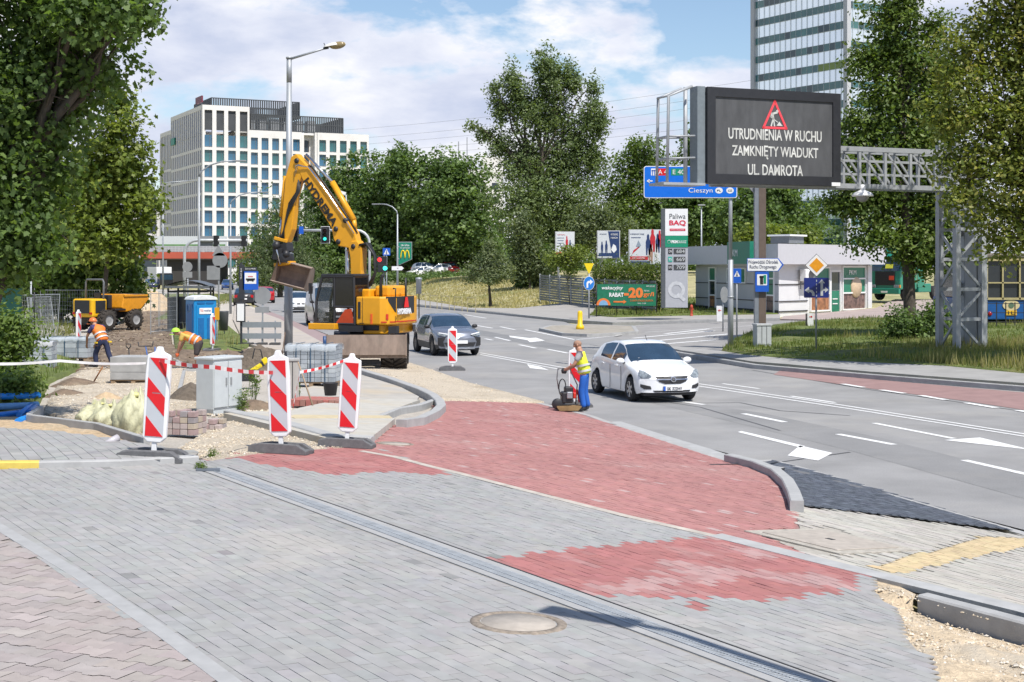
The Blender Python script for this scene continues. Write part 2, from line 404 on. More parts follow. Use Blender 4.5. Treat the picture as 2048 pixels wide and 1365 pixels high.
def kerb(path, w=.16, h=.13, down=.25, mat=None, side=1, name='kerb', lift=0.0):
    # a kerb of rectangular section along a world path, its top h above the terrain
    P = [Vector((x, y, 0)) for x, y in path]; Q = [P[0]]
    for a, b in zip(P[:-1], P[1:]):
        n = max(1, int((b-a).length/1.0))
        Q += [a.lerp(b, i/n) for i in range(1, n+1)]
    rows = []
    for i, p in enumerate(Q):
        t = (Q[min(i+1, len(Q)-1)]-Q[max(i-1, 0)]).normalized(); n = Vector((-t.y, t.x, 0))*side
        z = gz(p.x, p.y)+lift; q = p+n*w
        rows.append([(p.x, p.y, z-down), (p.x, p.y, z+h-.015), (p.x+n.x*.015, p.y+n.y*.015, z+h), (q.x, q.y, z+h), (q.x, q.y, z-down)])
    mb = MB(); mb.grid(rows, smooth=False); mb.add(rows[0], [(0, 1, 2, 3, 4)]); mb.add(rows[-1], [(4, 3, 2, 1, 0)])
    return struct(mb.build(name, mat or concd))
kerb(GW([(2500, 836), (2048, 784), (1740, 759), (1506, 738), (1363, 714), (1290, 700)]), side=-1, h=.15)
kerb(GW([(1560, 641), (1420, 645), (1308, 648), (1225, 650), (1128, 643), (989, 629), (837, 614), (700, 595), (560, 574)]), side=-1, h=.15)
isl = GW([(1085, 662), (1105, 656), (1180, 654), (1262, 657), (1270, 668), (1175, 674), (1131, 672)])
kerb(isl+[isl[0]], side=1 if True else -1, w=.2, h=.14)
struct(sheet('traffic_island', isl, .13, M('island_pavers', (.32, .29, .245), .9, var=.2, scale=3, stain=((.2, .2, .08), .9, .55, .6)), 1.0))
S('road_patch', [(1300, 806), (1340, 799), (1520, 826), (1760, 876), (2048, 950), (2300, 1018), (2300, 1075), (2048, 998), (1700, 902), (1480, 848)], .0025, M('asphalt_worn', (.222, .22, .218), .85, var=.14, scale=.6, bump=.004, bscale=160, stain=((.28, .27, .255), .4, .52, .6), fine=(45, .16)), 3.0)
S('road_patch', [(930, 655), (1120, 690), (1330, 722), (1330, 728), (1110, 700), (925, 664)], .0025, M('asphalt_dark', (.20, .20, .20), .85, var=.14, scale=.7, fine=(45, .16)), 3.0)
# ---- painted road markings: each a thin sheet on the asphalt
def markings():
    mb = MB()
    def quad(px, dz=.006):
        P = [G(*p) for p in px]; mb.add([(p.x, p.y, gz(p.x, p.y)+dz) for p in P], [tuple(range(len(P)))])
    def line(a, b, w, dz=.006, n=1):
        A, B = G(*a), G(*b); d = (B-A); d.z = 0; d.normalize(); s = Vector((-d.y, d.x, 0))*w/2
        for i in range(n):
            p, q = A.lerp(B, i/n), A.lerp(B, (i+1)/n)
            mb.add([(v.x, v.y, gz(v.x, v.y)+dz) for v in (p-s, q-s, q+s, p+s)], [(0, 1, 2, 3)])
    for a, b in (((1487, 828), (1570, 845)), ((1676, 869), (1788, 890)), ((1928, 921), (2100, 960)), ((1300, 795), (1408, 810))): line(a, b, .16)
    for k in (-1, 1):                   # the double line
        pts = [(960, 708), (1120, 737), (1400, 771), (1700, 816), (2048, 871), (2300, 912)]
        for a, b in zip(pts[:-1], pts[1:]):
            o = 2.4*k if a[0] > 1100 else 1.7*k
            line((a[0], a[1]+o), (b[0], b[1]+(2.4*k if b[0] > 1100 else 1.7*k)), .10)
    line((1445, 768), (1518, 778), .12); line((1582, 793), (1670, 806), .13); line((1748, 847), (1908, 878), .15)
    quad([(1888, 881), (1960, 876), (2048, 897), (2120, 915), (2048, 899)])           # arrows
    quad([(1475, 865), (1483, 863), (1610, 893), (1600, 896)])
    quad([(1600, 892), (1665, 907), (1636, 922), (1575, 912)])
    for a, b in (((1685, 769), (1727, 776)), ((1762, 781), (1809, 788)), ((1841, 792), (1892, 801)), ((1932, 807), (1992, 817)), ((2035, 822), (2100, 833))): line(a, b, .2, .014)
    for a, b in (((945, 650), (985, 657)), ((990, 675), (1020, 682)), ((1038, 690), (1072, 697)), ((1095, 699), (1136, 707)), ((1000, 654), (1030, 660)), ((880, 640), (902, 645)), ((970, 678), (985, 681)), ((930, 630), (972, 637))): line(a, b, .16)
    quad([(1018, 672), (1060, 677), (1072, 676), (1090, 682), (1060, 685), (1055, 681), (1020, 675)])
    line((1050, 660), (1150, 680), .16, n=4); line((1150, 680), (1262, 668), .14, n=3)
    quad([(1054, 729), (1080, 734), (1098, 741), (1060, 737)])
    for a, b in (((1265, 676), (1428, 661)), ((1290, 683), (1462, 667)), ((1330, 687), (1432, 679)), ((1330, 667), (1420, 657))): line(a, b, .35, -.022, 4)
    line((1290, 664), (1504, 651), .14, -.022, 4); line((1504, 651), (1715, 640.5), .14, -.022, 5)
    line((1160, 650), (1300, 652), .12, -.022, 2)
    # bus bay dashes on the left and lane dashes far off
    for i in range(9):
        t = i/9; a = (548+t*112, 628+t*44+t*t*4); t2 = t+.055; b = (548+t2*112, 628+t2*44+t2*t2*4); line(a, b, .16)
    for a, b in (((655, 618), (690, 626)), ((610, 605), (632, 611)), ((575, 590), (590, 594)), ((700, 600), (730, 605)), ((755, 608), (800, 616))): line(a, b, .16)
    struct(mb.build('road_markings', mark, recalc=False))
markings()
mb = MB()                                # crack sealing and patched seams in the asphalt
for pts in ([(1420, 930), (1560, 925), (1700, 905)], [(1385, 807), (1480, 806), (1560, 822), (1700, 832)], [(1270, 795), (1400, 815), (1560, 862)], [(1180, 690), (1260, 700), (1340, 702)], [(1505, 741), (1600, 757), (1740, 780), (1940, 808), (2050, 824)], [(1360, 702), (1400, 698), (1442, 706)], [(1220, 848), (1262, 855), (1290, 868)]):
    for a, b in zip(pts[:-1], pts[1:]):
        A, B = G(*a), G(*b); s = (B-A); s.z = 0; s = Vector((-s.y, s.x, 0)).normalized()*.03
        mb.add([(v.x, v.y, gz(v.x, v.y)+.004) for v in (A-s, B-s, B+s, A+s)], [(0, 1, 2, 3)])
struct(mb.build('road_seams', M('bitumen', (.07, .07, .075), .7), recalc=False))

# ---- left side: works area
S('works_ground', [(-500, 640), (0, 630), (200, 610), (300, 578), (440, 582), (500, 610), (575, 650), (640, 690), (720, 742), (905, 775), (1080, 806), (1080, 815), (870, 806), (829, 846), (735, 890), (640, 897), (380, 918), (-100, 925), (-500, 930)], -.05, gravel2, 1.0, noise_amp=.03, nscale=1.2, fade=1)
S('bus_bay', [(545, 626), (665, 676), (720, 700), (650, 690), (560, 640), (520, 625)], .03, M('bus_bay_red', (.30, .225, .22), .9, var=.1, scale=2))
S('bus_stop_pavement', [(470, 606), (520, 625), (560, 640), (650, 690), (715, 735), (640, 712), (560, 704), (490, 690), (466, 640)], .05, M('dusty_flags', (.40, .36, .32), .9, var=.14, scale=1.5, stain=((.45, .39, .30), .6, .48, .7)))
S('dirt_track', [(262, 600), (335, 590), (340, 640), (345, 690), (420, 702), (500, 698), (560, 712), (565, 735), (470, 735), (400, 740), (150, 742), (165, 700), (240, 650)], .02, soil, .8, noise_amp=.14, nscale=1.0, fade=1.5)
S('gravel_bed', [(95, 805), (120, 765), (170, 735), (310, 733), (400, 738), (410, 790), (400, 832), (340, 850), (280, 872), (190, 850), (85, 828)], .02, gravel, .5, noise_amp=.05, nscale=.6)
S('sand_strip', [(-250, 838), (60, 838), (190, 858), (285, 890), (262, 896), (100, 873), (0, 870), (-250, 872)], .02, sandm, .4, noise_amp=.09, nscale=.5)
S('grass_bank', [(-500, 660), (20, 665), (100, 690), (165, 735), (100, 765), (80, 805), (-100, 835), (-500, 840)], .06, grassg, .8, noise_amp=.35, nscale=1.8, fade=1.2)
S('grass_strip', [(310, 640), (345, 640), (350, 700), (480, 706), (500, 690), (440, 640), (420, 610), (450, 600), (470, 606), (462, 590), (330, 590), (340, 625)], .07, grassg, .8, noise_amp=.15, nscale=1.0)
S('gravel_road_edge', [(640, 708), (720, 742), (840, 780), (868, 800), (1075, 807), (1088, 806), (940, 768), (850, 737), (770, 712), (690, 690), (655, 680)], .035, gravel, .5, noise_amp=.05, nscale=.8)
S('gravel_front', [(340, 908), (400, 872), (420, 850), (470, 840), (560, 862), (650, 888), (740, 893), (640, 899), (520, 908), (425, 922)], .0, gravel, .35, noise_amp=.05, nscale=.35, fade=.35)
slabs = [(560, 838), (600, 826), (650, 815), (760, 806), (840, 809), (756, 840), (790, 848), (738, 892), (650, 890), (447, 838), (520, 833)]
S('slab_pavement', slabs, .10, slabm, .6)
S('slab_pavement', [(600, 780), (720, 750), (800, 775), (838, 795), (830, 808), (760, 806), (650, 815), (600, 800)], .02, M('dusty_slabs', (.40, .375, .335), .9, var=.14, scale=2.2, stain=((.46, .38, .27), .7, .5, .7)), .6)
S('tactile_strip', [(575, 846), (590, 842), (778, 843), (785, 848), (590, 849)], .108, M('tactile_pale', (.50, .42, .27), .9), 0)
kerb(GW([(447, 834), (560, 860), (650, 886), (742, 892)]), h=.12, down=.25, w=.22, side=1, mat=conc)
kerb(GW([(706, 744), (770, 764), (835, 788), (858, 800), (870, 812), (873, 822), (860, 834), (829, 849), (792, 854)]), h=.13, down=.2, w=.2, side=1, mat=conc)
kerb(GW([(878, 806), (845, 818), (800, 826), (754, 846)]), h=.10, down=.2, w=.12, side=-1, mat=conc)
# ---- kerb edging round the planting bed
def kerb_block(a, b, w=.09, h=.22, lift=.0):
    A, B = G(*a), G(*b); L = (B-A).length; d = (B-A)/L
    o = MB().box((0, 0, 0), (L-.01, w, h)).build('edging_kerb', concd, bevel=.008)
    o.location = (A+B)/2+Vector((0, 0, lift)); o.rotation_euler = (0, -math.asin(max(-1, min(1, d.z))), math.atan2(d.y, d.x)); return o
for i, (a, b, lb) in enumerate([((58, 846), (82, 830), 'short grey edging kerb turned inwards beside blue pipes'), ((58, 848), (194, 866), 'long grey edging kerb in the sand between pipes and sacks'), ((194, 866), (294, 898), 'sloping grey edging kerb in front of the yellow sacks'), ((356, 800), (368, 748), 'upright pale edging kerb running back beside the grey cabinet'), ((345, 722), (372, 736), 'loose kerb beside the bending worker in green cap'), ((366, 745), (402, 745), 'edging kerb behind the grey cabinet')]):
    tag(kerb_block(a, b, h=.3 if i < 3 else .2), lb, 'kerb', 'edging kerbs of the planting bed')
# ---- paving laid as real pavers
DIRV = (Vector(G(1180, 1210))-Vector(G(440, 942))); DIRV.z = 0; DIRV.normalize()
def paver_field(name, inc, colf, mat, d=DIRV, L=.2, W=.1, gap=.0032, dz=.0, jit=.0007, seed=1, off=.5, skip=None):
    rg = np.random.default_rng(seed)
    P = np.array(inc); c0 = P.mean(0); ux, uy = d.x, d.y
    u = (P-c0) @ np.array([ux, uy]); v = (P-c0) @ np.array([-uy, ux])
    nu = np.arange(math.floor(u.min()/L)-1, math.ceil(u.max()/L)+2); nvv = np.arange(math.floor(v.min()/W)-1, math.ceil(v.max()/W)+2)
    UU, VV = np.meshgrid(nu, nvv); U = (UU*L+(VV % 2)*L*off+rg.normal(0, .002, UU.shape)).ravel(); V = (VV*W).ravel()
    X = c0[0]+U*ux-V*uy; Y = c0[1]+U*uy+V*ux
    k = inpoly(X, Y, inc)
    if skip is not None: k &= ~skip(X, Y)
    U, V, X, Y = U[k], V[k], X[k], Y[k]; n = len(U)
    cs = []
    hu, hv = L/2-gap/2, W/2-gap/2
    for a, b in ((-1, -1), (1, -1), (1, 1), (-1, 1)):
        uu, vv = U+a*hu, V+b*hv; cs.append((c0[0]+uu*ux-vv*uy, c0[1]+uu*uy+vv*ux))
    jz = rg.normal(0, jit, n); tilt = rg.normal(0, .0006, (n, 2))
    top = np.stack([np.stack([x, y, gza(x, y)+dz+jz+tilt[:, 0]*a+tilt[:, 1]*b], -1) for (x, y), (a, b) in zip(cs, ((-1, -1), (1, -1), (1, 1), (-1, 1)))], 1)
    bot = top.copy(); bot[:, :, 2] -= .012
    F = [top]
    for i in range(4):
        j = (i+1) % 4; F.append(np.stack([bot[:, i], bot[:, j], top[:, j], top[:, i]], 1))
    A = np.stack(F, 1).reshape(-1, 3)
    col = colf(X, Y, rg)
    o = fastmesh(name, A, 4, mat, np.repeat(col, 5, axis=0)); return struct(o)
def nz(X, Y, s, seed=0.0):
    from mathutils import noise as mn
    return np.array([mn.noise(Vector((x/s, y/s, seed)))+.5*mn.noise(Vector((x/s*2.3, y/s*2.3, seed+7))) for x, y in zip(X, Y)])
GREY, RED, CHALK = np.array([.335, .331, .323]), np.array([.385, .155, .145]), np.array([.52, .46, .44])
r_top = GW([(395, 922), (520, 898), (735, 894), (905, 950), (850, 949), (770, 944), (665, 950), (590, 940), (520, 928), (470, 916)])
r_mid = GW([(942, 1124), (1080, 1105), (1290, 1085), (1440, 1072), (1560, 1105), (1730, 1143), (1722, 1178), (1620, 1190), (1545, 1201), (1400, 1196), (1180, 1190), (1060, 1162)])
one = GW([(1374, 1209), (1432, 1205), (1430, 1224), (1376, 1221)])
def base_col(X, Y, rg, c, amp=.07):
    k = 1+rg.normal(0, amp, len(X))[:, None]+.10*nz(X, Y, 2.2, 3)[:, None]
    t = rg.normal(0, .012, (len(X), 3)); return np.clip(c*k*(1+t), .02, .9)
def col_drive(X, Y, rg):
    C = base_col(X, Y, rg, GREY, .032)
    d = rg.random(len(X)) < .006; C[d] *= .72
    j = nz(X, Y, 1.2, 9)
    warm = np.clip((j-.25)*1.2, 0, .5)[:, None]; C = C*(1-warm)+np.array([.43, .40, .36])*warm
    m = inpoly(X, Y, r_top) | inpoly(X, Y, r_mid) | inpoly(X, Y, one)
    r = base_col(X, Y, rg, RED, .045)
    q = np.clip(nz(X, Y, .9, 21)*1.0-.12+rg.normal(0, .15, len(X)), 0, .4)[:, None]*inpoly(X, Y, r_mid)[:, None]
    r = r*(1-q)+CHALK*q
    C[m] = r[m]; return C
def col_red(X, Y, rg):
    C = base_col(X, Y, rg, RED*np.array([1.04, 1.22, 1.2]), .045)
    w = rg.random(len(X)) < .02; C[w] = C[w]*.5+CHALK*.5
    q = np.clip(nz(X, Y, 2.5, 4)-.15, 0, .5)[:, None]*.7; return C*(1-q)+np.array([.45, .27, .245])*q
drive = GW([(-260, 938), (0, 938), (385, 921), (520, 897), (640, 890), (735, 890), (800, 912), (860, 936), (1050, 983), (1250, 1034), (1440, 1077), (1738, 1142), (1735, 1165), (1765, 1200), (1790, 1225), (1800, 1262), (1835, 1300), (1850, 1345), (1865, 1420), (1900, 1700), (900, 1750), (470, 1375), (-20, 1052), (-260, 960)])
A0, A1 = G(425, 937), G(1180, 1210); dd = (A1-A0); dd.z = 0; dd.normalize(); A2 = A1+dd*6.0
nn_ = Vector((-dd.y, dd.x, 0))
def in_drain(X, Y):
    u = (X-A0.x)*dd.x+(Y-A0.y)*dd.y; v = (X-A0.x)*nn_.x+(Y-A0.y)*nn_.y
    return (u > 0) & (np.abs(v) < .19)
struct(sheet('paving_bed', drive, -.007, joint, .5))
paver_field('grey_paving', drive, col_drive, paver, skip=in_drain, seed=2)
redp = GW([(872, 802), (1078, 806), (1180, 830), (1290, 868), (1455, 923), (1535, 948), (1568, 972), (1580, 1012), (1600, 1058), (1500, 1062), (1560, 1085), (1622, 1113), (1600, 1113), (1250, 1030), (1050, 980), (860, 932), (738, 903), (738, 886), (792, 850), (832, 842), (868, 822)])
struct(sheet('paving_bed', redp, -.007, M('paver_joint_red', (.27, .16, .145), .95, var=.2, scale=30), .5))
paver_field('red_paving', redp, col_red, paver, seed=4)
# concrete strip between the cycle way and the footway
def strip(name, path, w, dz, mat, h=.02):
    P = GW(path); rows = []; Q = []
    for a, b in zip(P[:-1], P[1:]):
        n = max(1, int(math.dist(a, b)/.6)); Q += [(a[0]+(b[0]-a[0])*i/n, a[1]+(b[1]-a[1])*i/n) for i in range(n)]
    Q.append(P[-1])
    for i, p in enumerate(Q):
        a, b = Q[max(i-1, 0)], Q[min(i+1, len(Q)-1)]; t = Vector((b[0]-a[0], b[1]-a[1], 0)).normalized(); n = Vector((-t.y, t.x, 0))*w/2
        z = gz(*p)+dz; rows.append([(p[0]-n.x, p[1]-n.y, z-.05), (p[0]-n.x, p[1]-n.y, z), (p[0]+n.x, p[1]+n.y, z), (p[0]+n.x, p[1]+n.y, z-.05)])
    return struct(MB().grid(rows, smooth=False).build(name, mat))
strip('edge_strip', [(722, 903), (790, 915), (860, 934), (1050, 982), (1250, 1033), (1440, 1076), (1560, 1102)], .10, .008, M('edge_strip_dusty', (.44, .40, .35), .9, var=.2, scale=4))
strip('edge_strip', [(1430, 1072), (1640, 1124), (1840, 1172), (2048, 1222), (2300, 1290)], .20, .012, conc)
strip('edge_strip', [(-60, 1018), (0, 1056), (160, 1152), (330, 1268), (480, 1380), (650, 1520)], .12, .004, M('edge_strip_blue', (.345, .345, .342), .85, var=.1, scale=5))
strip('edge_strip', [(1078, 807), (1180, 832), (1290, 869), (1450, 921), (1545, 921), (1690, 962), (2048, 1068), (2300, 1150)], .14, .006, M('edge_strip_road', (.36, .355, .345), .9, var=.15, scale=4))
strip('road_shoulder', [(1040, 800), (1078, 808), (1180, 834), (1290, 871), (1380, 899), (1450, 923), (1540, 940)], .8, -.006, conc)
# old double-T pavers at the lower left
old = GW([(-300, 900), (-20, 1052), (160, 1158), (330, 1274), (480, 1386), (700, 1600), (-300, 1700)])
struct(sheet('paving_bed', old, -.007, M('joint_dark', (.235, .21, .19), .95), .5))
def double_t(inc):
    rg = np.random.default_rng(8); d = Vector((.93, -.36, 0)).normalized(); Lx, Wp, a, g = .2, .165, .014, .0035
    prof = [(-.1, 1), (-.0625, 1), (-.0375, -1), (.0375, -1), (.0625, 1), (.1, 1)]
    poly = [(x*(1-g/.2)*1.0, Wp/2-g/2+a*s) for x, s in prof]; poly += [(x, -y) for x, y in reversed(poly)]
    P = np.array(inc); c0 = P.mean(0)
    u = (P-c0) @ np.array([d.x, d.y]); v = (P-c0) @ np.array([-d.y, d.x])
    UU, VV = np.meshgrid(np.arange(math.floor(u.min()/Lx), math.ceil(u.max()/Lx)+1), np.arange(math.floor(v.min()/Wp), math.ceil(v.max()/Wp)+1))
    U = (UU*Lx+(VV % 2)*Lx/2).ravel(); V = (VV*Wp).ravel(); X = c0[0]+U*d.x-V*d.y; Y = c0[1]+U*d.y+V*d.x
    k = inpoly(X, Y, inc); U, V, X, Y = U[k], V[k], X[k], Y[k]; jz = rg.normal(0, .0008, len(U)); pts = []
    for x, y in reversed(poly):
        uu, vv = U+x, V+y; xx, yy = c0[0]+uu*d.x-vv*d.y, c0[1]+uu*d.y+vv*d.x
        pts.append(np.stack([xx, yy, gza(xx, yy)+jz], -1))
    A = np.stack(pts[::-1], 1)
    struct(fastmesh('beige_paving', A[:, ::-1].reshape(-1, 3), 12, paver, base_col(X, Y, rg, np.array([.37, .325, .305]), .05)))
double_t(old)
# raised grey footway at the left with its kerb
foot = GW([(-260, 868), (0, 866), (100, 870), (250, 891), (396, 916), (384, 925), (75, 934), (-260, 936)])
struct(sheet('paving_bed', foot, .062, joint, .5))
paver_field('grey_footway', foot, lambda X, Y, rg: base_col(X, Y, rg, GREY, .05), paver, d=Vector((.42, -.9, 0)).normalized(), L=.3, W=.15, gap=.006, dz=.07, seed=6)
kerb(GW([(78, 937), (240, 934), (398, 925)]), h=.078, w=.14, side=1, mat=conc)
kb = kerb(GW([(-200, 939), (78, 937)]), h=.078, w=.14, side=1, mat=yellowp)
# black setts, ribbed slabs, tactile strip on the right
kc = GW([(1448, 923), (1500, 936), (1540, 953), (1563, 975), (1574, 1000), (1580, 1022)])
kerb(kc, h=.12, w=.16, side=1, mat=conc)
sett = GW([(1462, 922), (1545, 921), (1690, 960), (1880, 1016), (2044, 1064), (1900, 1046), (1590, 1010), (1575, 975), (1545, 945)])
struct(sheet('paving_bed', sett, -.002, M('joint_sett', (.14, .14, .145), .95), .5))
paver_field('dark_setts', sett, lambda X, Y, rg: base_col(X, Y, rg, np.array([.095, .108, .13]), .18), setts, d=Vector((.45, -.9, 0)).normalized(), L=.12, W=.09, gap=.008, dz=.008, seed=7)
ribs = GW([(1588, 1014), (1640, 1018), (1900, 1050), (2048, 1072), (2350, 1130), (2350, 1300), (2048, 1212), (1840, 1166), (1640, 1118), (1625, 1112), (1510, 1062), (1600, 1056)])
struct(sheet('paving_bed', ribs, -.008, M('joint_pale', (.36, .335, .29), .95, var=.2, scale=20), .5))
tact = GW([(1738, 1136), (1800, 1146), (1880, 1128), (2048, 1095), (2200, 1065), (2048, 1078), (1960, 1074), (1880, 1100)])
hatchP = GW([(1528, 1062), (1545, 1060), (1660, 1052), (1792, 1098), (1792, 1106), (1640, 1112), (1610, 1106)])
paver_field('slab_paving', ribs, lambda X, Y, rg: base_col(X, Y, rg, np.array([.46, .435, .385]), .035), paver, d=Vector((.52, -.85, 0)).normalized(), L=.35, W=.08, gap=.005, dz=.0, seed=9, skip=lambda X, Y: inpoly(X, Y, tact) | inpoly(X, Y, hatchP))
paver_field('tactile_paving', tact, lambda X, Y, rg: base_col(X, Y, rg, np.array([.58, .46, .27]), .035), paver, L=.1, W=.1, gap=.003, dz=.004, seed=10)
K_ = Vector((PIT[0], PIT[1])); K2 = Vector((PIT[2], PIT[3])); kd = (K2-K_).normalized(); kn = Vector((-kd.y, kd.x))*.0
kerb([tuple(K_+kn), tuple(K_.lerp(K2, .5)+kn), tuple(K2+kn)], h=.025, down=.4, w=.13, side=1, mat=concd)
def SP(px):
    q = Vector((kd.y, -kd.x))*.035; out = []
    for p in px: out += [tuple(K_+q-kd*.02), tuple(K_+q+kd*.6), tuple(K2+q)] if p[0] < 0 else GW([p])
    return out
struct(sheet('sand_pit', SP([(1733, 1150), (1800, 1167), (1832, 1182), (-1, 0), (2500, 1750), (1850, 1750), (1838, 1345), (1826, 1300), (1790, 1262), (1780, 1225), (1755, 1195)]), -.03, M('sandy_gravel', (.60, .48, .33), .95, var=.3, scale=9, bump=.03, bscale=28, stain=((.47, .42, .34), 1.6, .5, .9)), .09, noise_amp=.045, nscale=.5, fade=.3))
# loose stones: one uncountable scatter per patch
def stones(name, px, n, lo, hi, cols, seed, dz=0.0):
    rg = np.random.default_rng(seed); P = GW(px); a = np.array(P); X = rg.uniform(a[:, 0].min(), a[:, 0].max(), n*3); Y = rg.uniform(a[:, 1].min(), a[:, 1].max(), n*3)
    k = inpoly(X, Y, P); X, Y = X[k][:n], Y[k][:n]; n = len(X); Z = gza(X, Y)+dz
    s = rg.uniform(lo, hi, n)**1.0*rg.choice([.5, .7, 1, 1.4], n)
    base = np.array([(1, 0, 0), (0, 1, 0), (-1, 0, 0), (0, -1, 0), (0, 0, .8), (0, 0, -.6)], float)
    pts = base[None]*(s[:, None, None])*rg.uniform(.6, 1.3, (n, 6, 1)); an = rg.uniform(0, 6.28, n); c, q = np.cos(an)[:, None], np.sin(an)[:, None]
    x = pts[:, :, 0]*c-pts[:, :, 1]*q+X[:, None]; y = pts[:, :, 0]*q+pts[:, :, 1]*c+Y[:, None]; z = pts[:, :, 2]+Z[:, None]
    Q = np.stack([x, y, z], -1); T = [(0, 1, 4), (1, 2, 4), (2, 3, 4), (3, 0, 4), (1, 0, 5), (2, 1, 5), (3, 2, 5), (0, 3, 5)]
    A = np.stack([Q[:, t] for t in T], 1).reshape(-1, 3)
    C = np.array(cols)[rg.integers(0, len(cols), n)]*rg.uniform(.75, 1.2, (n, 1))
    return stuff(fastmesh(name, A, 3, M('stone', (.95, .95, .95), .9, var=.1, attr=True), np.repeat(C, 8, axis=0)))
pale = [(.62, .54, .42), (.57, .48, .36), (.66, .61, .53), (.47, .39, .29)]
stones('loose_gravel', [(1745, 1160), (1860, 1192), (2048, 1244), (2300, 1310), (2300, 1600), (1850, 1600), (1835, 1345), (1785, 1230)], 4500, .005, .015, pale, 1, -.02)
stones('loose_gravel', [(340, 908), (400, 872), (470, 842), (560, 864), (650, 890), (735, 893), (640, 899), (520, 906), (425, 920)], 5000, .005, .015, pale, 2, .01)
stones('loose_gravel', [(95, 805), (170, 738), (400, 738), (400, 832), (280, 872), (190, 850), (85, 828)], 5000, .008, .022, pale, 3, .03)
stones('loose_gravel', [(400, 828), (560, 800), (600, 830), (560, 845), (450, 838)], 1500, .012, .035, pale+[(.2, .17, .13)], 4, .0)
stones('loose_gravel', [(720, 742), (868, 800), (1080, 806), (940, 768), (770, 712), (690, 690)], 3000, .008, .02, pale, 5, .045)
stones('soil_clods', [(150, 742), (165, 700), (240, 650), (262, 610), (330, 610), (345, 690), (420, 702), (560, 712), (560, 735), (400, 740)], 3500, .03, .1, [(.2, .15, .1), (.14, .1, .07), (.3, .24, .17)], 6, .05)
# ================================================================== VEGETATION
bark = M('bark', (.085, .07, .055), .95, var=.4, scale=9, bump=.02, stretch=(1, 1, .25))
LF = leafmat('leaves'); LFT = leafmat('leaves_thin', .45)
SHAPES = {
 'leaf': [(0, -.5), (.26, -.12), (.2, .2), (0, .5), (-.2, .2), (-.26, -.12)],
 'clump': [(-.05, -.5), (.3, -.42), (.22, -.1), (.5, .06), (.2, .2), (.08, .5), (-.14, .22), (-.46, .3), (-.25, -.02), (-.42, -.3)],
 'slim': [(0, -.5), (.15, 0), (0, .5), (-.15, 0)],
 'maple': [(0, -.45), (.22, -.38), (.48, -.3), (.36, -.08), (.52, .14), (.26, .14), (.2, .3), (0, .55), (-.2, .3), (-.26, .14), (-.52, .14), (-.36, -.08), (-.48, -.3), (-.22, -.38)]}
def leaf_cloud(name, parent, blobs, n, leaf, cols, rg, shape='clump', per=22, spread=2.2, gap=.0, gapf=.5, up=.7, shell=.45, mat=None, vary=.22, droop=0.0, flat=.75):
    B = np.array(blobs, float); vol = (B[:, 3]*B[:, 4]*B[:, 5])**.72; pr = vol/vol.sum()
    nc = max(8, n//per); idx = rg.choice(len(B), nc*2, p=pr)
    d = rg.normal(size=(nc*2, 3)); d /= np.linalg.norm(d, axis=1)[:, None]
    r = rg.random(nc*2)**shell
    # lumpy outline
    lump = 1+.22*np.sin(d[:, 0]*5+B[idx, 0])*np.sin(d[:, 2]*6+idx)+.12*rg.normal(size=nc*2)
    C = B[idx, :3]+d*B[idx, 3:6]*(r*lump)[:, None]
    if gap:
        from mathutils import noise as mn
        k = np.array([mn.noise(Vector(c)*gapf) for c in C]) > gap-.5; C = C[k]; d = d[k]; idx = idx[k]
    C = C[:nc]; d = d[:nc]; nc = len(C)
    L = np.repeat(C, per, axis=0)+rg.normal(size=(nc*per, 3))*leaf*spread*np.array([1, 1, flat])*.55
    od = np.repeat(d, per, axis=0)
    nrm = rg.normal(size=(nc*per, 3))*.62+od*.45+np.array([0, 0, up]); nrm /= np.linalg.norm(nrm, axis=1)[:, None]
    t = rg.normal(size=nrm.shape)+np.array([0, 0, -droop]); t -= nrm*(t*nrm).sum(1)[:, None]; t /= np.linalg.norm(t, axis=1)[:, None]
    b = np.cross(nrm, t); s = leaf*rg.uniform(.6, 1.3, len(L))
    sh = np.array(SHAPES[shape]); P = L[:, None, :]+(b[:, None, :]*sh[None, :, 0:1]+t[:, None, :]*sh[None, :, 1:2])*s[:, None, None]
    P += nrm[:, None, :]*(np.abs(sh[None, :, 0:1])*-.35*s[:, None, None])
    cols = np.array(cols); ci = np.repeat(rg.random(nc), per)*.65+rg.random(nc*per)*.35
    ci = ci*(len(cols)-1); lo = np.floor(ci).astype(int); hi = np.minimum(lo+1, len(cols)-1); f = (ci-lo)[:, None]
    col = cols[lo]*(1-f)+cols[hi]*f; col *= rg.uniform(1-vary, 1+vary, (len(col), 1))
    return fastmesh(name, P.reshape(-1, 3), len(sh), mat or LF, col, parent)
def limb(mb, a, b, r0, r1, rnd_, wob=.08, n=6, seg=6):
    a, b = Vector(a), Vector(b); L = (b-a).length; pts = []
    for i in range(n):
        t = i/(n-1); p = a.lerp(b, t); p.z += L*.10*math.sin(math.pi*t)
        if 0 < i < n-1: p += Vector((rnd_.uniform(-1, 1), rnd_.uniform(-1, 1), rnd_.uniform(-1, 1)*.4))*L*wob*.5
        pts.append(p)
    mb.tube(pts, [r0+(r1-r0)*i/(n-1) for i in range(n)], seg); return pts
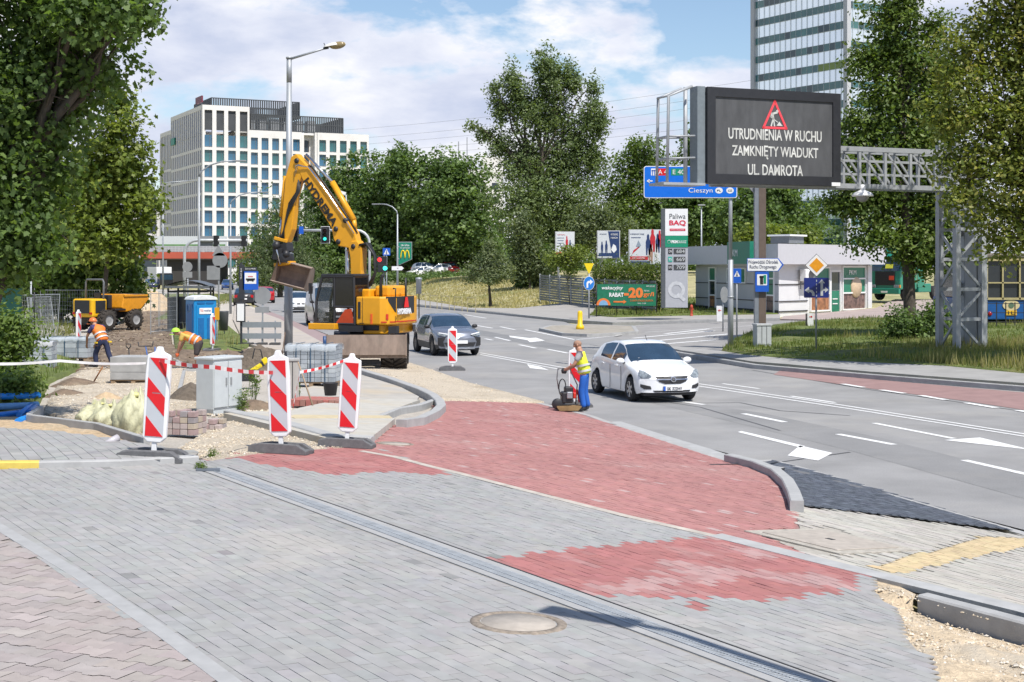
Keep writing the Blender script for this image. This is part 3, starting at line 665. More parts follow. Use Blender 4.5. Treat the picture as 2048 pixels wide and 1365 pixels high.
def tree(name, label, Y, base, blobs, n, leaf, cols, tr=.25, fork=.45, group=None, seed=1, cat='tree', dz=.35, twigs=0, trunkpx=None, yj=.25, **kw):
    rg = np.random.default_rng(seed); rr = random.Random(seed); s = FPX/Y
    bx = (base[0]-CX)/s; by = Y; bz = gz(bx, by)-.1 if len(base) == 2 or base[2] is None else base[2]
    th = thing(name, label, cat, (bx, by, bz), group=group)
    W = []
    for q in blobs:
        px, py, rx, ry = q[:4]; yo = q[4] if len(q) > 4 else rg.normal()*yj*rx/s
        p = at(px, py, Y); W.append((p.x-bx, yo, p.z-bz, rx*1.22/s, max(rx, ry)*.9/s, ry*1.22/s))
    leaf_cloud('crown', th, W, int(n*2.5), leaf*.74, cols, rg, **kw)
    mb = MB(); zs = [w[2] for w in W]; top = max(w[2] for w in W); cx = sum(w[0] for w in W)/len(W)
    fz = min(zs)*.5+(sum(zs)/len(zs))*.5 if fork is None else top*fork
    fp = Vector((cx*.6, 0, fz))
    pts = [Vector((0, 0, 0)), Vector((fp.x*.25, .05, fz*.35)), Vector((fp.x*.7, -.05, fz*.7)), fp]
    mb.tube([Vector((0, 0, -.2))]+pts, [tr*1.35, tr*1.15, tr*.95, tr*.85, tr*.7], 9)
    for w in W:
        c = Vector(w[:3]); st = fp if c.z > fz else pts[2]
        if c.z < fz*.55: st = pts[1]
        e = c+Vector((0, 0, w[5]*.4)); P = limb(mb, st, e, tr*.5, tr*.1, rr)
        for _ in range(twigs):
            q = rr.choice(P[2:]); limb(mb, q, c+Vector((rr.uniform(-1, 1)*w[3], rr.uniform(-1, 1)*w[4], rr.uniform(-.8, 1)*w[5]))*1.0, tr*.12, tr*.03, rr, n=4, seg=4)
    mb.build('trunk', bark, th)
    return th
DG = [(.055, .095, .03), (.09, .145, .045), (.13, .20, .06), (.185, .26, .085)]
MG = [(.065, .105, .025), (.105, .16, .038), (.15, .215, .05), (.205, .27, .07)]
LG = [(.085, .125, .022), (.135, .18, .032), (.19, .235, .045), (.26, .295, .065)]
GO = [(.085, .125, .026), (.14, .18, .038), (.195, .23, .05), (.265, .275, .065), (.31, .26, .08)]
SG = [(.07, .10, .05), (.12, .155, .075), (.17, .205, .10), (.23, .26, .14)]
# near maple reaching in from the left
tree('maple_tree', 'dark green maple hanging into the picture at top left', 22, (-95, 830), [(60, 110, 150, 120), (205, 50, 95, 45), (60, 290, 100, 100), (40, 430, 95, 95), (165, 150, 40, 45), (0, 520, 80, 60), (285, 18, 42, 26), (140, 55, 80, 60), (205, 150, 26, 12), (100, 210, 60, 50), (60, -90, 240, 120), (-120, 200, 140, 240), (60, 500, 60, 45), (120, 330, 40, 30), (-40, 360, 90, 120), (20, 200, 120, 80), (250, 45, 50, 22)],
     15000, .135, DG, tr=.22, fork=.42, seed=3, shape='maple', per=16, spread=2.6, up=.35, shell=.5, droop=1.0, mat=LFT, twigs=3, yj=.35)
# lighter trees behind the dumper
tree('locust_tree', 'tall light green tree rising between the maple and the white office block', 82, (205, 640), [(232, 215, 26, 34), (225, 270, 60, 40), (235, 320, 70, 45), (190, 350, 70, 50), (265, 375, 40, 35), (215, 400, 75, 50), (240, 450, 55, 45), (200, 480, 80, 45), (265, 480, 35, 30), (285, 425, 28, 25), (238, 188, 10, 16)], 4200, .40, LG, tr=.14, seed=5, per=18, spread=2.4, fork=.5, twigs=2)
tree('bushy_tree', 'mid green bushy tree low behind the yellow dumper', 86, (120, 640), [(110, 400, 80, 80), (100, 500, 90, 70), (180, 545, 60, 45), (50, 560, 70, 60), (240, 540, 40, 45), (140, 590, 80, 40), (260, 590, 30, 25), (20, 480, 60, 80)], 9000, .42, MG, tr=.18, seed=6, per=18, fork=.4)
tree('leafy_shrub', 'green shrub on the bank behind the wrapped kerb pallet', 33, (10, 760), [(15, 650, 50, 35), (0, 700, 55, 45), (40, 680, 30, 30), (5, 755, 55, 40), (-60, 700, 60, 70)], 3600, .17, MG, tr=.03, seed=7, shape='leaf', per=16, cat='shrub')
tree('leafy_shrub', 'low sprawling shrub above the blue pipes', 27, (20, 800), [(10, 775, 50, 22), (50, 770, 30, 18), (-50, 770, 50, 40)], 1600, .14, MG, tr=.02, seed=8, shape='leaf', per=14, cat='shrub')
# wood behind the crossing
gw = 'trees of the wood beyond the junction'
def wood():
    rg = np.random.default_rng(77); bl = []
    for k in range(46):
        px = 530+k*25; Y = 225+(k*37) % 30; s = FPX/Y; p = at(px+rg.normal()*6, 480+rg.normal()*10, Y); h = (84+rg.normal()*10)
        if 930 < px < 1010 or px > 1380: h -= 22
        bl.append((p.x, p.y, p.z-(0 if h > 50 else 1.5), 34/s, 30/s, h/s)); bl.append((p.x, p.y-8, 3.5, 34/s, 30/s, 4))
    stuff(leaf_cloud('woodland', None, bl, 34000, .75, DG, rg, shape='leaf', per=20))
wood()
tree('broad_tree', 'loose grey green tree in the wood, directly behind the excavator stick', 160, (560, 585), [(575, 420, 32, 30), (548, 470, 40, 40), (520, 520, 40, 35), (575, 500, 50, 40), (600, 540, 50, 35), (540, 555, 50, 25)], 5200, .52, SG[:3], tr=.3, seed=11, group=gw, shape='slim', per=24, droop=1.5)
tree('broad_tree', 'dark round tree behind the excavator boom, with the office roof above it', 195, (660, 575), [(700, 360, 55, 45), (655, 400, 40, 45), (690, 430, 80, 55), (650, 480, 60, 55), (720, 490, 70, 55), (680, 540, 80, 35)], 7000, .62, DG, tr=.35, seed=12, group=gw)
tree('broad_tree', 'tall dark tree with a peaked top between the street lamp and the poplar', 190, (810, 575), [(800, 312, 26, 22), (815, 340, 45, 30), (780, 350, 40, 35), (810, 390, 80, 50), (760, 420, 60, 60), (850, 440, 70, 60), (800, 480, 90, 60), (830, 520, 80, 40)], 9500, .62, DG, tr=.4, seed=13, group=gw)
tree('broad_tree', 'dark wide tree over the parked cars, left of the poplar', 186, (905, 575), [(890, 335, 40, 30), (920, 360, 55, 40), (890, 410, 70, 55), (940, 430, 60, 50), (900, 475, 80, 45), (955, 500, 50, 40)], 7500, .60, DG, tr=.4, seed=14, group=gw)
tree('poplar_tree', 'tallest tree of the wood, a poplar with upright spires above the skyline', 150, (1048, 572), [(1087, 140, 20, 42), (1105, 160, 22, 45), (1135, 150, 16, 36), (1150, 170, 12, 30), (1022, 160, 14, 36), (1035, 200, 16, 40), (990, 182, 12, 28), (1003, 220, 16, 34), (1062, 225, 40, 50), (1110, 230, 42, 55), (1188, 185, 13, 36), (1180, 240, 24, 42), (1203, 250, 14, 36), (1150, 280, 40, 45), (945, 252, 14, 8), (968, 268, 18, 12), (1000, 290, 30, 25), (1045, 320, 55, 45), (1120, 335, 65, 50), (1185, 320, 30, 36), (1060, 400, 70, 50), (1140, 415, 60, 50), (1090, 480, 75, 45)],
     26000, .42, [(.07, .105, .04), (.11, .155, .06), (.155, .205, .08), (.21, .26, .11)], tr=.42, fork=.42, seed=15, group=gw, per=16, spread=2.0, shell=.6, shape='leaf')
tree('broad_tree', 'feathery lighter tree right of the poplar, over the blue road sign', 165, (1290, 575), [(1290, 295, 34, 22), (1265, 320, 36, 25), (1315, 320, 36, 25), (1290, 360, 65, 35), (1240, 400, 50, 45), (1330, 390, 50, 45), (1280, 440, 75, 45), (1340, 450, 50, 40)], 7500, .52, MG, tr=.35, seed=16, group=gw, shape='leaf')
tree('broad_tree', 'dark tree behind the fuel price pylon', 160, (1400, 560), [(1400, 330, 26, 60), (1420, 410, 70, 50), (1380, 440, 60, 50), (1460, 450, 70, 40), (1390, 290, 16, 30)], 6000, .55, DG, tr=.35, seed=17, group=gw)
tree('broad_tree', 'dark tree above the station roof, right of the brown sign post', 150, (1540, 550), [(1540, 400, 60, 40), (1500, 430, 60, 40), (1580, 440, 50, 35), (1540, 460, 80, 30)], 5500, .52, DG, tr=.35, seed=18, group=gw)
tree('broad_tree', 'yellow green young tree peeping over the station roof', 118, (1560, 570), [(1545, 470, 30, 16), (1610, 478, 26, 14), (1500, 475, 22, 18)], 1300, .4, LG, tr=.1, seed=19, group=gw)
tree('willow_shrub', 'silvery upright shrub at the foot of the poplar', 132, (1060, 572), [(1048, 450, 20, 28), (1055, 490, 30, 35), (1040, 530, 30, 30), (1075, 530, 26, 28)], 3200, .38, SG, tr=.1, seed=20, cat='shrub', shape='leaf')
tree('willow_shrub', 'silvery leafy shrub behind the two left billboards', 128, (1190, 560), [(1190, 430, 30, 25), (1170, 460, 40, 35), (1225, 460, 40, 30), (1150, 490, 30, 25), (1240, 495, 30, 20)], 3200, .38, SG, tr=.1, seed=21, cat='shrub', shape='leaf')
tree('dark_shrub', 'dark spreading shrub between small grass tree and grey fence', 135, (1075, 578), [(1070, 540, 30, 28), (1095, 520, 25, 25), (1050, 560, 25, 16)], 2200, .36, DG, tr=.08, seed=22, cat='shrub')
tree('small_tree', 'small round tree standing alone on the mown grass', 116, (981, 577), [(978, 492, 12, 16), (978, 515, 28, 20), (968, 540, 32, 18), (1000, 540, 26, 18), (950, 556, 20, 9), (985, 557, 30, 10)], 3000, .24, SG, tr=.13, fork=.35, seed=23, shape='leaf')
tree('roadside_bush', 'pale green bushes along the far road under the red bridge', 210, (510, 575), [(500, 540, 22, 25), (490, 555, 20, 16), (520, 560, 24, 14), (640, 560, 50, 16), (600, 565, 40, 12)], 2600, .5, LG, tr=.06, seed=24, cat='bush')
tree('hedge', 'clipped green hedge in front of the parked cars', 168, (870, 560), [(760, 556, 60, 9), (850, 556, 70, 9), (930, 556, 60, 10), (1010, 560, 50, 9), (1040, 548, 24, 22)], 3600, .34, DG, tr=.05, seed=25, cat='hedge')
# climbing green on the fence
tree('climber', 'green climber spilling over the left end of the grey fence', 108, (1140, 575), [(1130, 520, 28, 16), (1150, 505, 30, 12), (1140, 540, 12, 16), (1110, 520, 20, 10)], 1500, .27, LG, tr=.03, seed=26, cat='climbing plant', shape='leaf')
# right-hand trees
tree('roadside_tree', 'dark tree with bare leaning trunk between the sign and the lattice tower', 58, (1822, 700), [(1790, 30, 55, 40), (1785, 100, 50, 40), (1830, 120, 60, 50), (1760, 190, 40, 35), (1840, 220, 70, 60), (1745, 250, 45, 40), (1800, 300, 90, 45), (1700, 245, 22, 20), (1710, 300, 30, 30), (1720, 410, 50, 25), (1790, 400, 80, 45), (1870, 420, 60, 55), (1760, 470, 60, 30), (1850, 490, 70, 40), (1680, 405, 36, 16), (1740, 365, 50, 25), (1870, 60, 30, 30), (1815, -40, 60, 40), (1735, 130, 34, 30), (1715, 335, 45, 30), (1880, 330, 50, 50), (1890, 150, 40, 45), (1885, 245, 45, 45), (1705, 380, 36, 20), (1860, 520, 50, 30)],
     21000, .26, MG[:3]+[(.15, .17, .04)], tr=.24, fork=.62, seed=31, group='trees on the right verge', shape='leaf', per=18, spread=2.3, shell=.5, twigs=2)
tree('roadside_tree', 'golden green tree filling the upper right corner', 44, (2130, 720), [(1985, 40, 60, 45), (1940, 110, 65, 55), (2010, 120, 70, 60), (1905, 175, 45, 40), (1960, 220, 80, 60), (2030, 240, 60, 80), (1900, 235, 40, 30), (1945, 310, 70, 50), (2010, 340, 70, 60), (1930, 380, 50, 40), (1990, 430, 70, 45), (2050, 460, 60, 50), (2040, 30, 50, 60), (2120, 150, 100, 150), (2120, 380, 100, 120), (1890, 330, 34, 24), (2000, 500, 45, 30), (2050, -60, 100, 60), (2200, 0, 160, 140), (2220, 260, 150, 160)],
     22000, .22, GO, tr=.25, fork=.45, seed=32, group='trees on the right verge', shape='leaf', per=18, spread=2.3, shell=.5, twigs=2)
tree('dark_shrub', 'dark shrub around the foot of the right verge tree', 56, (1825, 700), [(1800, 650, 34, 26), (1840, 665, 40, 26), (1780, 680, 22, 14), (1870, 640, 30, 35), (1870, 690, 26, 14)], 2600, .19, DG, tr=.03, seed=33, cat='shrub', shape='leaf')
# thuja hedge over the fence: single conifers
def thuja():
    th = thing('thuja', 'green clipped thuja conifer standing behind the fence under billboards', 'conifer', group='thuja conifers behind the fence')
    rg = np.random.default_rng(41); leaf_cloud('foliage', th, [(0, 0, 1.0, .55, .55, 1.0), (0, 0, 2.0, .42, .42, .8), (0, 0, 2.8, .22, .22, .5)], 620, .28, [(.05, .08, .012), (.09, .125, .02), (.14, .17, .03)], rg, shape='slim', up=.9, shell=.3)
    MB().tube([(0, 0, -.2), (0, 0, 2.4)], [.06, .02], 6).build('trunk', bark, th); return th
tj = thuja(); tjn = 0
for i in range(17):
    f = i/16; px = 1196+f*126; Y = 103-10*f; x = (px-CX)/FPX*Y; o = tj if i == 0 else dup(tj)
    o.location = (x, Y+.8, gz(x, Y)+.1); k = .92+.22*((i*37) % 10)/10; o.scale = (k, k, k*(.95+.1*((i*13) % 7)/7)); o.rotation_euler = (0, 0, i*1.3)
# grass and weeds
def blades(name, px, n, h, cols, seed, dz=.0, w=.018, lean=.35):
    rg = np.random.default_rng(seed); P = GW(px); a = np.array(P)
    X = rg.uniform(a[:, 0].min(), a[:, 0].max(), n*3); Y = rg.uniform(a[:, 1].min(), a[:, 1].max(), n*3)
    k = inpoly(X, Y, P); X, Y = X[k][:n], Y[k][:n]; n = len(X)
    dens = nz(X, Y, 1.6, seed); Z = gza(X, Y)+dz-.05; hh = rg.uniform(h[0], h[1], n)*np.clip(.75+dens*.8, .25, 1.7); an = rg.uniform(0, 6.28, n); tl = rg.uniform(0, lean, n)*hh; ta = rg.uniform(0, 6.28, n)
    ww = w*rg.uniform(.6, 1.5, n); c, s = np.cos(an)*ww, np.sin(an)*ww
    A = np.stack([np.stack([X-c, Y-s, Z], -1), np.stack([X+c, Y+s, Z], -1), np.stack([X+np.cos(ta)*tl, Y+np.sin(ta)*tl, Z+hh], -1)], 1).reshape(-1, 3)
    ci = np.clip((dens+.6)/1.4*.6+rg.random(n)*.5, 0, .999)*(len(cols)-1); lo = ci.astype(int); f = (ci-lo)[:, None]; cc = np.array(cols); C = cc[lo]*(1-f)+cc[lo+1]*f
    return stuff(fastmesh(name, A, 3, LFT, C*rg.uniform(.75, 1.25, (n, 1))))
GB = [(.09, .14, .03), (.13, .18, .045), (.2, .22, .07), (.29, .26, .12)]
DRY = [(.22, .225, .09), (.37, .33, .17), (.46, .40, .23), (.54, .47, .28)]
blades('grass', [(1443, 709), (1462, 690), (1501, 672), (1616, 649), (1737, 643), (2048, 642), (2300, 660), (2300, 790), (2048, 754), (1885, 738), (1680, 728), (1565, 722)], 26000, (.08, .26), GB, 51, .2, .022)
blades('grass', [(1700, 722), (1900, 690), (2300, 690), (2300, 790), (2048, 755), (1885, 739)], 7000, (.2, .5), GB[1:]+DRY[1:2], 52, .2, .02)
blades('grass', [(1180, 635), (1230, 639), (1400, 635), (1556, 633), (1556, 622), (1390, 602), (1300, 602), (1200, 614)], 7000, (.12, .35), GB, 53, .16, .05)
blades('grass', [(839, 602), (939, 619), (1034, 620), (1120, 609), (1200, 607), (1310, 600), (1310, 580), (1080, 560), (840, 560), (700, 575), (700, 588)], 22000, (.12, .35), DRY, 54, -.08, .07)
blades('grass', [(-60, 680), (20, 668), (100, 690), (165, 735), (100, 762), (80, 800), (-60, 832)], 8000, (.1, .4), GB[:3], 55, .12, .014)
blades('grass', [(50, 660), (100, 630), (160, 650), (160, 690), (140, 720), (60, 690)], 5000, (.3, .8), [(.08, .10, .02), (.15, .17, .04), (.24, .22, .08)], 56, -.05, .02)
blades('grass', [(325, 640), (350, 640), (360, 690), (480, 704), (492, 690), (440, 660), (440, 610), (470, 606), (462, 590), (340, 600)], 8000, (.25, .8), [(.07, .10, .02), (.14, .17, .04), (.28, .25, .11), (.38, .32, .18)], 57, 0, .02)
def weed(px, py, h, n, label, seed, spread=.2, leaf=.07, group='weeds among the rubble'):
    g = G(px, py); th = thing('weed', label, 'weed', g, group=group); rr = random.Random(seed); mb = MB(); bl = []
    for i in range(n):
        a = rr.uniform(0, 6.28); q = Vector((math.cos(a)*rr.random()*spread, math.sin(a)*rr.random()*spread, h*rr.uniform(.5, 1)))
        mb.tube([(q.x*.4, q.y*.4, -.03), (q.x*.7, q.y*.7, q.z*.5), tuple(q)], [.006, .005, .002], 5)
        for k in range(5): t = .25+.75*k/4; bl.append((q.x*(.4+.6*t), q.y*(.4+.6*t), q.z*t, .06, .06, .05))
    mb.build('stem', M('weed_stem', (.10, .14, .04), .8), th)
    leaf_cloud('leaves', th, bl, n*70, leaf, MG, np.random.default_rng(seed), shape='slim', per=7, spread=1.2, mat=LFT)
weed(478, 826, .62, 10, 'tall green weed beside the grey cable cabinet', 61, .28)
weed(508, 800, .8, 6, 'slender tall weed behind the cabinet, left of the middle board', 62, .15)
weed(588, 806, .5, 6, 'thin grassy weed at the foot of the concrete pillar', 63, .10, .06)
weed(424, 915, .10, 4, 'tiny weed sprouting at the corner of the gravel', 64, .05, .03)
weed(404, 938, .07, 5, 'tiny weed in the joint by the dark cover plate', 65, .07, .03)
weed(455, 822, .4, 7, 'leafy weed hugging the cabinet door side', 66, .2)
# ================================================================== BUILDINGS
white_st = M('pale_stone', (.70, .68, .655), .8, var=.06, scale=.3, stain=((.52, .50, .48), .15, .55, .5))
glass_b = M('window_glass_blue', (.04, .13, .22), .06, var=.5, scale=.11, spec=.9)
glass_t = M('window_glass_teal', (.035, .13, .14), .06, var=.5, scale=.13, spec=.9)
glass_d = M('window_glass_dark', (.02, .035, .05), .08, var=.4, scale=.2, spec=.8)
frame_g = M('window_frame_grey', (.16, .17, .18), .5)
mesh_d = M('louvre_dark', (.055, .06, .065), .6, var=.2, scale=.4)
def office():
    s = FPX/343; ox, oy = (405-CX)/s, 343.0
    th = thing('office_block', 'pale stone office block of many storeys with dark rooftop screens at left', 'office building', (ox, oy, 0), math.atan2(.445, .896))
    # local x runs along the front facade, y back along the left one
    FH, top = 3.66, 42.6; Z0 = top-11.35*FH+1.2
    def facade(name, x0, x1, ztop, plane, cols, ww, depth=.55, zs=None, y0=0):
        return
    wins = []                            # (part objects made below)
    # front: corner module x 0..11.3, middle 11.3..24.8 (lower), recess 24.8..28.4, right module 28.4..42
    mods = [(0.0, 11.6, 42.6, 0.0, 4), (11.6, 25.0, 37.0, .35, 5), (28.8, 42.4, 37.0, -.6, 5)]
    wall = MB(); cnt = 0
    rows_all = []
    def piece(x0, x1, z0, z1, y): wall.box(((x0+x1)/2, y+.45, (z0+z1)/2), (x1-x0, .9, z1-z0))
    stuffw = MB()
    def window(x, z, w, h, y, mat):
        nonlocal cnt
        cnt += 1
        if cnt <= 96:
            o = MB().box((0, 0, 0), (w, .10, h)).build('window', mat, th); o.location = (x, y+.5, z)
            f = MB(); f.box((w*.22, -.08, 0), (.07, .08, h)).box((0, -.08, -h/2+.12), (w, .08, .24)).build('frame', frame_g, o)
        else: stuffw.box((x, y+.5, z), (w, .1, h), mi=0 if mat is glass_b else 1)
    for mi_, (x0, x1, zt, y, n) in enumerate(mods):
        p = (x1-x0)/n; w = p*.66; side = (p-w)/2
        for i in range(n+1):
            a = x0 if i == 0 else x0+i*p-side; b = x1 if i == n else x0+i*p+side
            piece(a, b, 0, zt, y)
        zz = zt; r = 0
        bands = []
        ztw = zt-(7.2 if mi_ == 0 else 2.0)+(.2 if mi_ else 0)
        for i in range(n):
            cx = x0+i*p+p/2
            if mi_ == 0:
                MB().box((cx, y+.5, zt-1.2-2.4), (w, .12, 4.8)).build('louvre', mesh_d, th)
            z = ztw
            r = 0
            piece(cx-w/2, cx+w/2, ztw+(1.15+4.85 if mi_ == 0 else 0)+.0, zt, y+.002)
            while z > 5:
                window(cx, z-1.5, w, 3.0, y, [glass_b, glass_b, glass_t, glass_t, glass_b, glass_t][(i*3+r*5+mi_+(i*r) % 3) % 6])
                piece(cx-w/2, cx+w/2, z-FH, z-3.0, y+.003); z -= FH; r += 1
            piece(cx-w/2, cx+w/2, 0, z, y+.002)
    # recess between
    for k in range(9):
        z = 35.2-k*FH
        MB().box((26.2, 2.4, z-1.5), (2.2, .1, 3.0)).build('window', glass_d, th)
        wall.box((26.9, 2.6, z-3.33), (3.8, .9, .66))
    wall.box((26.9, 2.6, 36.1), (3.8, .9, 1.8)); wall.box((25.3, 1.6, 18), (.6, 2.6, 37)); wall.box((28.5, 1.4, 18.5), (.6, 3.4, 37)); wall.box((27.9, 2.62, 18), (.7, .9, 36))
    # left facade along +y, 33 m then a lower block to 48 m
    def left(y0, y1, x, zt, n):
        p = (y1-y0)/n
        for i in range(n):
            yy = y0+i*p+p/2; w = p*.68
            wall.box((x+.45, y0+i*p, zt/2), (.9, p-w, zt))
            stuffw.box((x+.14, yy, zt-4), (.1, w, 6.0), mi=2)
            z = zt-7.2
            wall.box((x+.45, yy, zt-.55), (.896, w, 1.1))
            while z > 5:
                stuffw.box((x+.14, yy, z-1.5), (.1, w, 3.0), mi=2); wall.box((x+.45, yy, z-3.33), (.894, w, .66)); z -= FH
        wall.box((x+.45, y1, zt/2), (.9, .8, zt))
    left(.9, 33, 0, 42.6, 16); left(33.4, 48, .6, 39.6, 8)
    wall.box((6, 17, 42.2), (11.2, 31, .5)); wall.box((25, 14, 36.6), (34, 27, .5)); wall.box((8, 41, 39.2), (13, 14, .5))
    wall.box((21, 48.2, 19), (41, .5, 38)); wall.box((42.2, 14, 18.3), (.5, 28, 36.6))
    wall.build('wall', white_st, th)
    st = stuffw.build('window', [glass_b, glass_t, glass_d], th); stuff(st)
    # rooftop plant screens: open dark grids with posts
    def screen(x0, x1, y0, y1, z0, z1, name):
        mb = MB()
        for (a, b) in (((x0, y0), (x1, y0)), ((x1, y0), (x1, y1)), ((x0, y0), (x0, y1)), ((x0, y1), (x1, y1))):
            L = math.dist(a, b); n = int(L/.55); ang = math.atan2(b[1]-a[1], b[0]-a[0])
            for i in range(n+1):
                t = i/n; mb.box((a[0]+(b[0]-a[0])*t, a[1]+(b[1]-a[1])*t, (z0+z1)/2), (.36, .12, z1-z0), (0, 0, ang))
            for z in (z0+.2, (z0+z1)/2, z1): mb.box(((a[0]+b[0])/2, (a[1]+b[1])/2, z), (L, .2, .22), (0, 0, ang))
        return mb.build('roof_screen', mesh_d, th)
    screen(12.2, 36, .9, 18, 37, 41.0, 'a'); screen(4.0, 26.5, 7, 24, 42.6 if False else 41, 45.2, 'b')
    pl = MB()
    for i in range(6): pl.box((14+i*3.2, 9, 39), (2.0, 3, 2.6+.4*(i % 3)))
    pl.build('roof_plant', M('plant_grey', (.30, .31, .32), .6), th)
    sg = MB().box((0, 0, 0), (.4, 6, 1.6)).build('roof_sign', M('sign_maroon', (.16, .03, .05), .5), th); sg.location = (0.4, 4.8, 44.2)
    MB().box((0, 2.6, -1.2), (.2, .2, 1.2)).box((0, -2.6, -1.2), (.2, .2, 1.2)).build('bracket', frame_g, sg)
    lg = MB().box((-.15, 30, 36), (.3, 4, 1.8)).build('wall_sign', M('sign_green', (.02, .24, .17), .5), th)
office()
def annex():
    p = at(282, 470, 420); th = thing('office_annex', 'dark glazed annex with white posts seen between tree and office block', 'building', (p.x, 420, 0))
    MB().box((0, 4, 13), (11, 8, 26)).build('wall', glass_d, th)
    f = MB()
    for x in (-5.2, -1.6, 5.2): f.box((x, -.1, 13), (.9, .8, 26.2))
    for z in (6, 13, 20, 26): f.box((0, -.05, z), (11.4, .4, .6))
    f.build('frame', white_st, th)
annex()
def tower():
    A = Vector((43.9, 258, 0)); B = Vector((56.2, 238.5, 0)); d = (B-A); L = d.length; d.normalize()
    th = thing('glass_tower', 'tall pale glass office tower with dark ribbon windows at upper right', 'office tower', A, math.atan2(d.y, d.x))
    pan = M('tower_panel', (.86, .93, .94), .12, .85, var=.06, scale=.09, spec=.8)
    H, FHt = 64.0, 3.32; Wd = 17
    MB().box((L/2, Wd/2, H/2), (L-.1, Wd-.1, H-.1)).build('wall', pan, th)
    ps = M('tower_post', (.46, .47, .50), .45)
    c = MB()
    for x, y in ((0, 0), (L, 0), (L, Wd), (0, Wd)): c.box((x, y, H/2), (.9, .9, H+.6))
    c.box((L/2, Wd/2, H+.15), (L+.9, Wd+.9, .5)); c.build('corner_post', ps, th)
    mu = MB(); nx = 17; ny = 13
    for i in range(1, nx): mu.box((L*i/nx, -.04, H/2), (.05, .06, H))
    for i in range(1, ny): mu.box((L+.04, Wd*i/ny, H/2), (.06, .05, H))
    for k in range(1, 19):
        for dz in (-.62, .62): mu.box((L/2, -.03, 1.0+k*FHt+dz), (L, .07, .05)); mu.box((L+.03, Wd/2, 1.0+k*FHt+dz), (.07, Wd, .05))
    mu.build('mullion_grid', M('mullion', (.50, .55, .58), .4), th)
    rt = random.Random(3)
    gl = [glass_t, M('window_glass_green', (.05, .16, .16), .06, var=.4, scale=.2, spec=.9), M('window_glass_deep', (.012, .05, .06), .06, var=.3, scale=.2, spec=.9), M('window_blind_lime', (.20, .27, .08), .5, var=.15, scale=.2)]
    for k in range(1, 19):
        z = 1.0+k*FHt; mb = MB()
        for i in range(nx):
            m = 3 if (k == 11 and i > 11) else rt.choice([0, 0, 1, 2]); mb.box((L*(i+.5)/nx, 0, z), (L/nx-.1, .06, 1.2), mi=m)
        for i in range(ny):
            m = 3 if (k == 11 and i < 8) else rt.choice([0, 0, 1, 2]); mb.box((L, Wd*(i+.5)/ny, z), (.06, Wd/ny-.1, 1.2), mi=m)
        mb.build('window_band', gl, th)
tower()
def far_block():
    p = at(950, 330, 330); th = thing('apartment_block', 'distant white flat-roofed block half hidden behind poplar and wood', 'building', (p.x, 330, 0))
    MB().box((0, 5, 13), (13, 10, 26)).box((4, 5, 27.5), (5, 8, 3)).build('wall', white_st, th)
    w = MB()
    for k in range(7):
        for i in range(4): w.box((-4.6+i*3.1, -.02, 3+k*3.2), (1.5, .1, 1.5))
    stuff(w.build('window', glass_d, th))
    MB().tube([(-4, 5, 26), (-4, 5, 33)], .12, 5).tube([(-2, 5, 26), (-2, 5, 34)], .1, 5).build('antenna', frame_g, th)
far_block()
def bridge():
    Y = 272; s = FPX/Y; p0, p1 = at(235, 511, Y), at(640, 511, Y)
    th = thing('road_bridge', 'red-edged road viaduct crossing in front of the white office block', 'bridge', ((p0.x+p1.x)/2, Y, 0), R(2))
    L = p1.x-p0.x; redb = M('bridge_red', (.42, .085, .05), .6, var=.1, scale=.4)
    MB().box((0, 0, 5.65), (L, .5, 1.25)).build('edge_beam', redb, th)
    MB().box((0, 6, 5.2), (L, 11.6, .9)).build('deck', M('bridge_under', (.13, .12, .115), .9), th)
    r = MB(); 
    for i in range(60): r.box((-L/2+L*i/59, -.1, 6.85), (.08, .08, 1.1))
    for z in (6.5, 6.9, 7.4): r.box((0, -.1, z), (L, .07, .09))
    r.build('railing', M('rail_grey', (.42, .43, .45), .5), th)
    MB().box((0, 2, 6.9), (L, .2, 1.1)).build('parapet', M('parapet_grey', (.38, .38, .38), .8), th)
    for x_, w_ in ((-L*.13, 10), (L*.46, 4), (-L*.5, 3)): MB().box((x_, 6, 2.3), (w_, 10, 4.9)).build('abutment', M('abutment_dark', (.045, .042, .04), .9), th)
    MB().tube([(L*.09, 3, 0), (L*.09, 3, 5)], .5, 10).tube([(L*.26, 3, 0), (L*.26, 3, 5)], .5, 10).build('pillar', conc, th)
    hb = thing('hoarding', 'long white and green advertising hoarding standing above the red bridge', 'hoarding', (at(375, 488, Y+16).x, Y+16, 0))
    MB().box((0, 0, 8.2), (16, .3, 2.9)).build('panel', M('hoarding_white', (.62, .64, .62), .6), hb)
    MB().box((0, -.18, 7.4), (15.4, .08, 1.2)).build('picture', M('hoarding_green', (.10, .24, .06), .7, var=.5, scale=.4), hb)
    MB().box((-6, 0, 3.2), (.3, .3, 7)).box((6, 0, 3.2), (.3, .3, 7)).build('post', frame_g, hb)
bridge()
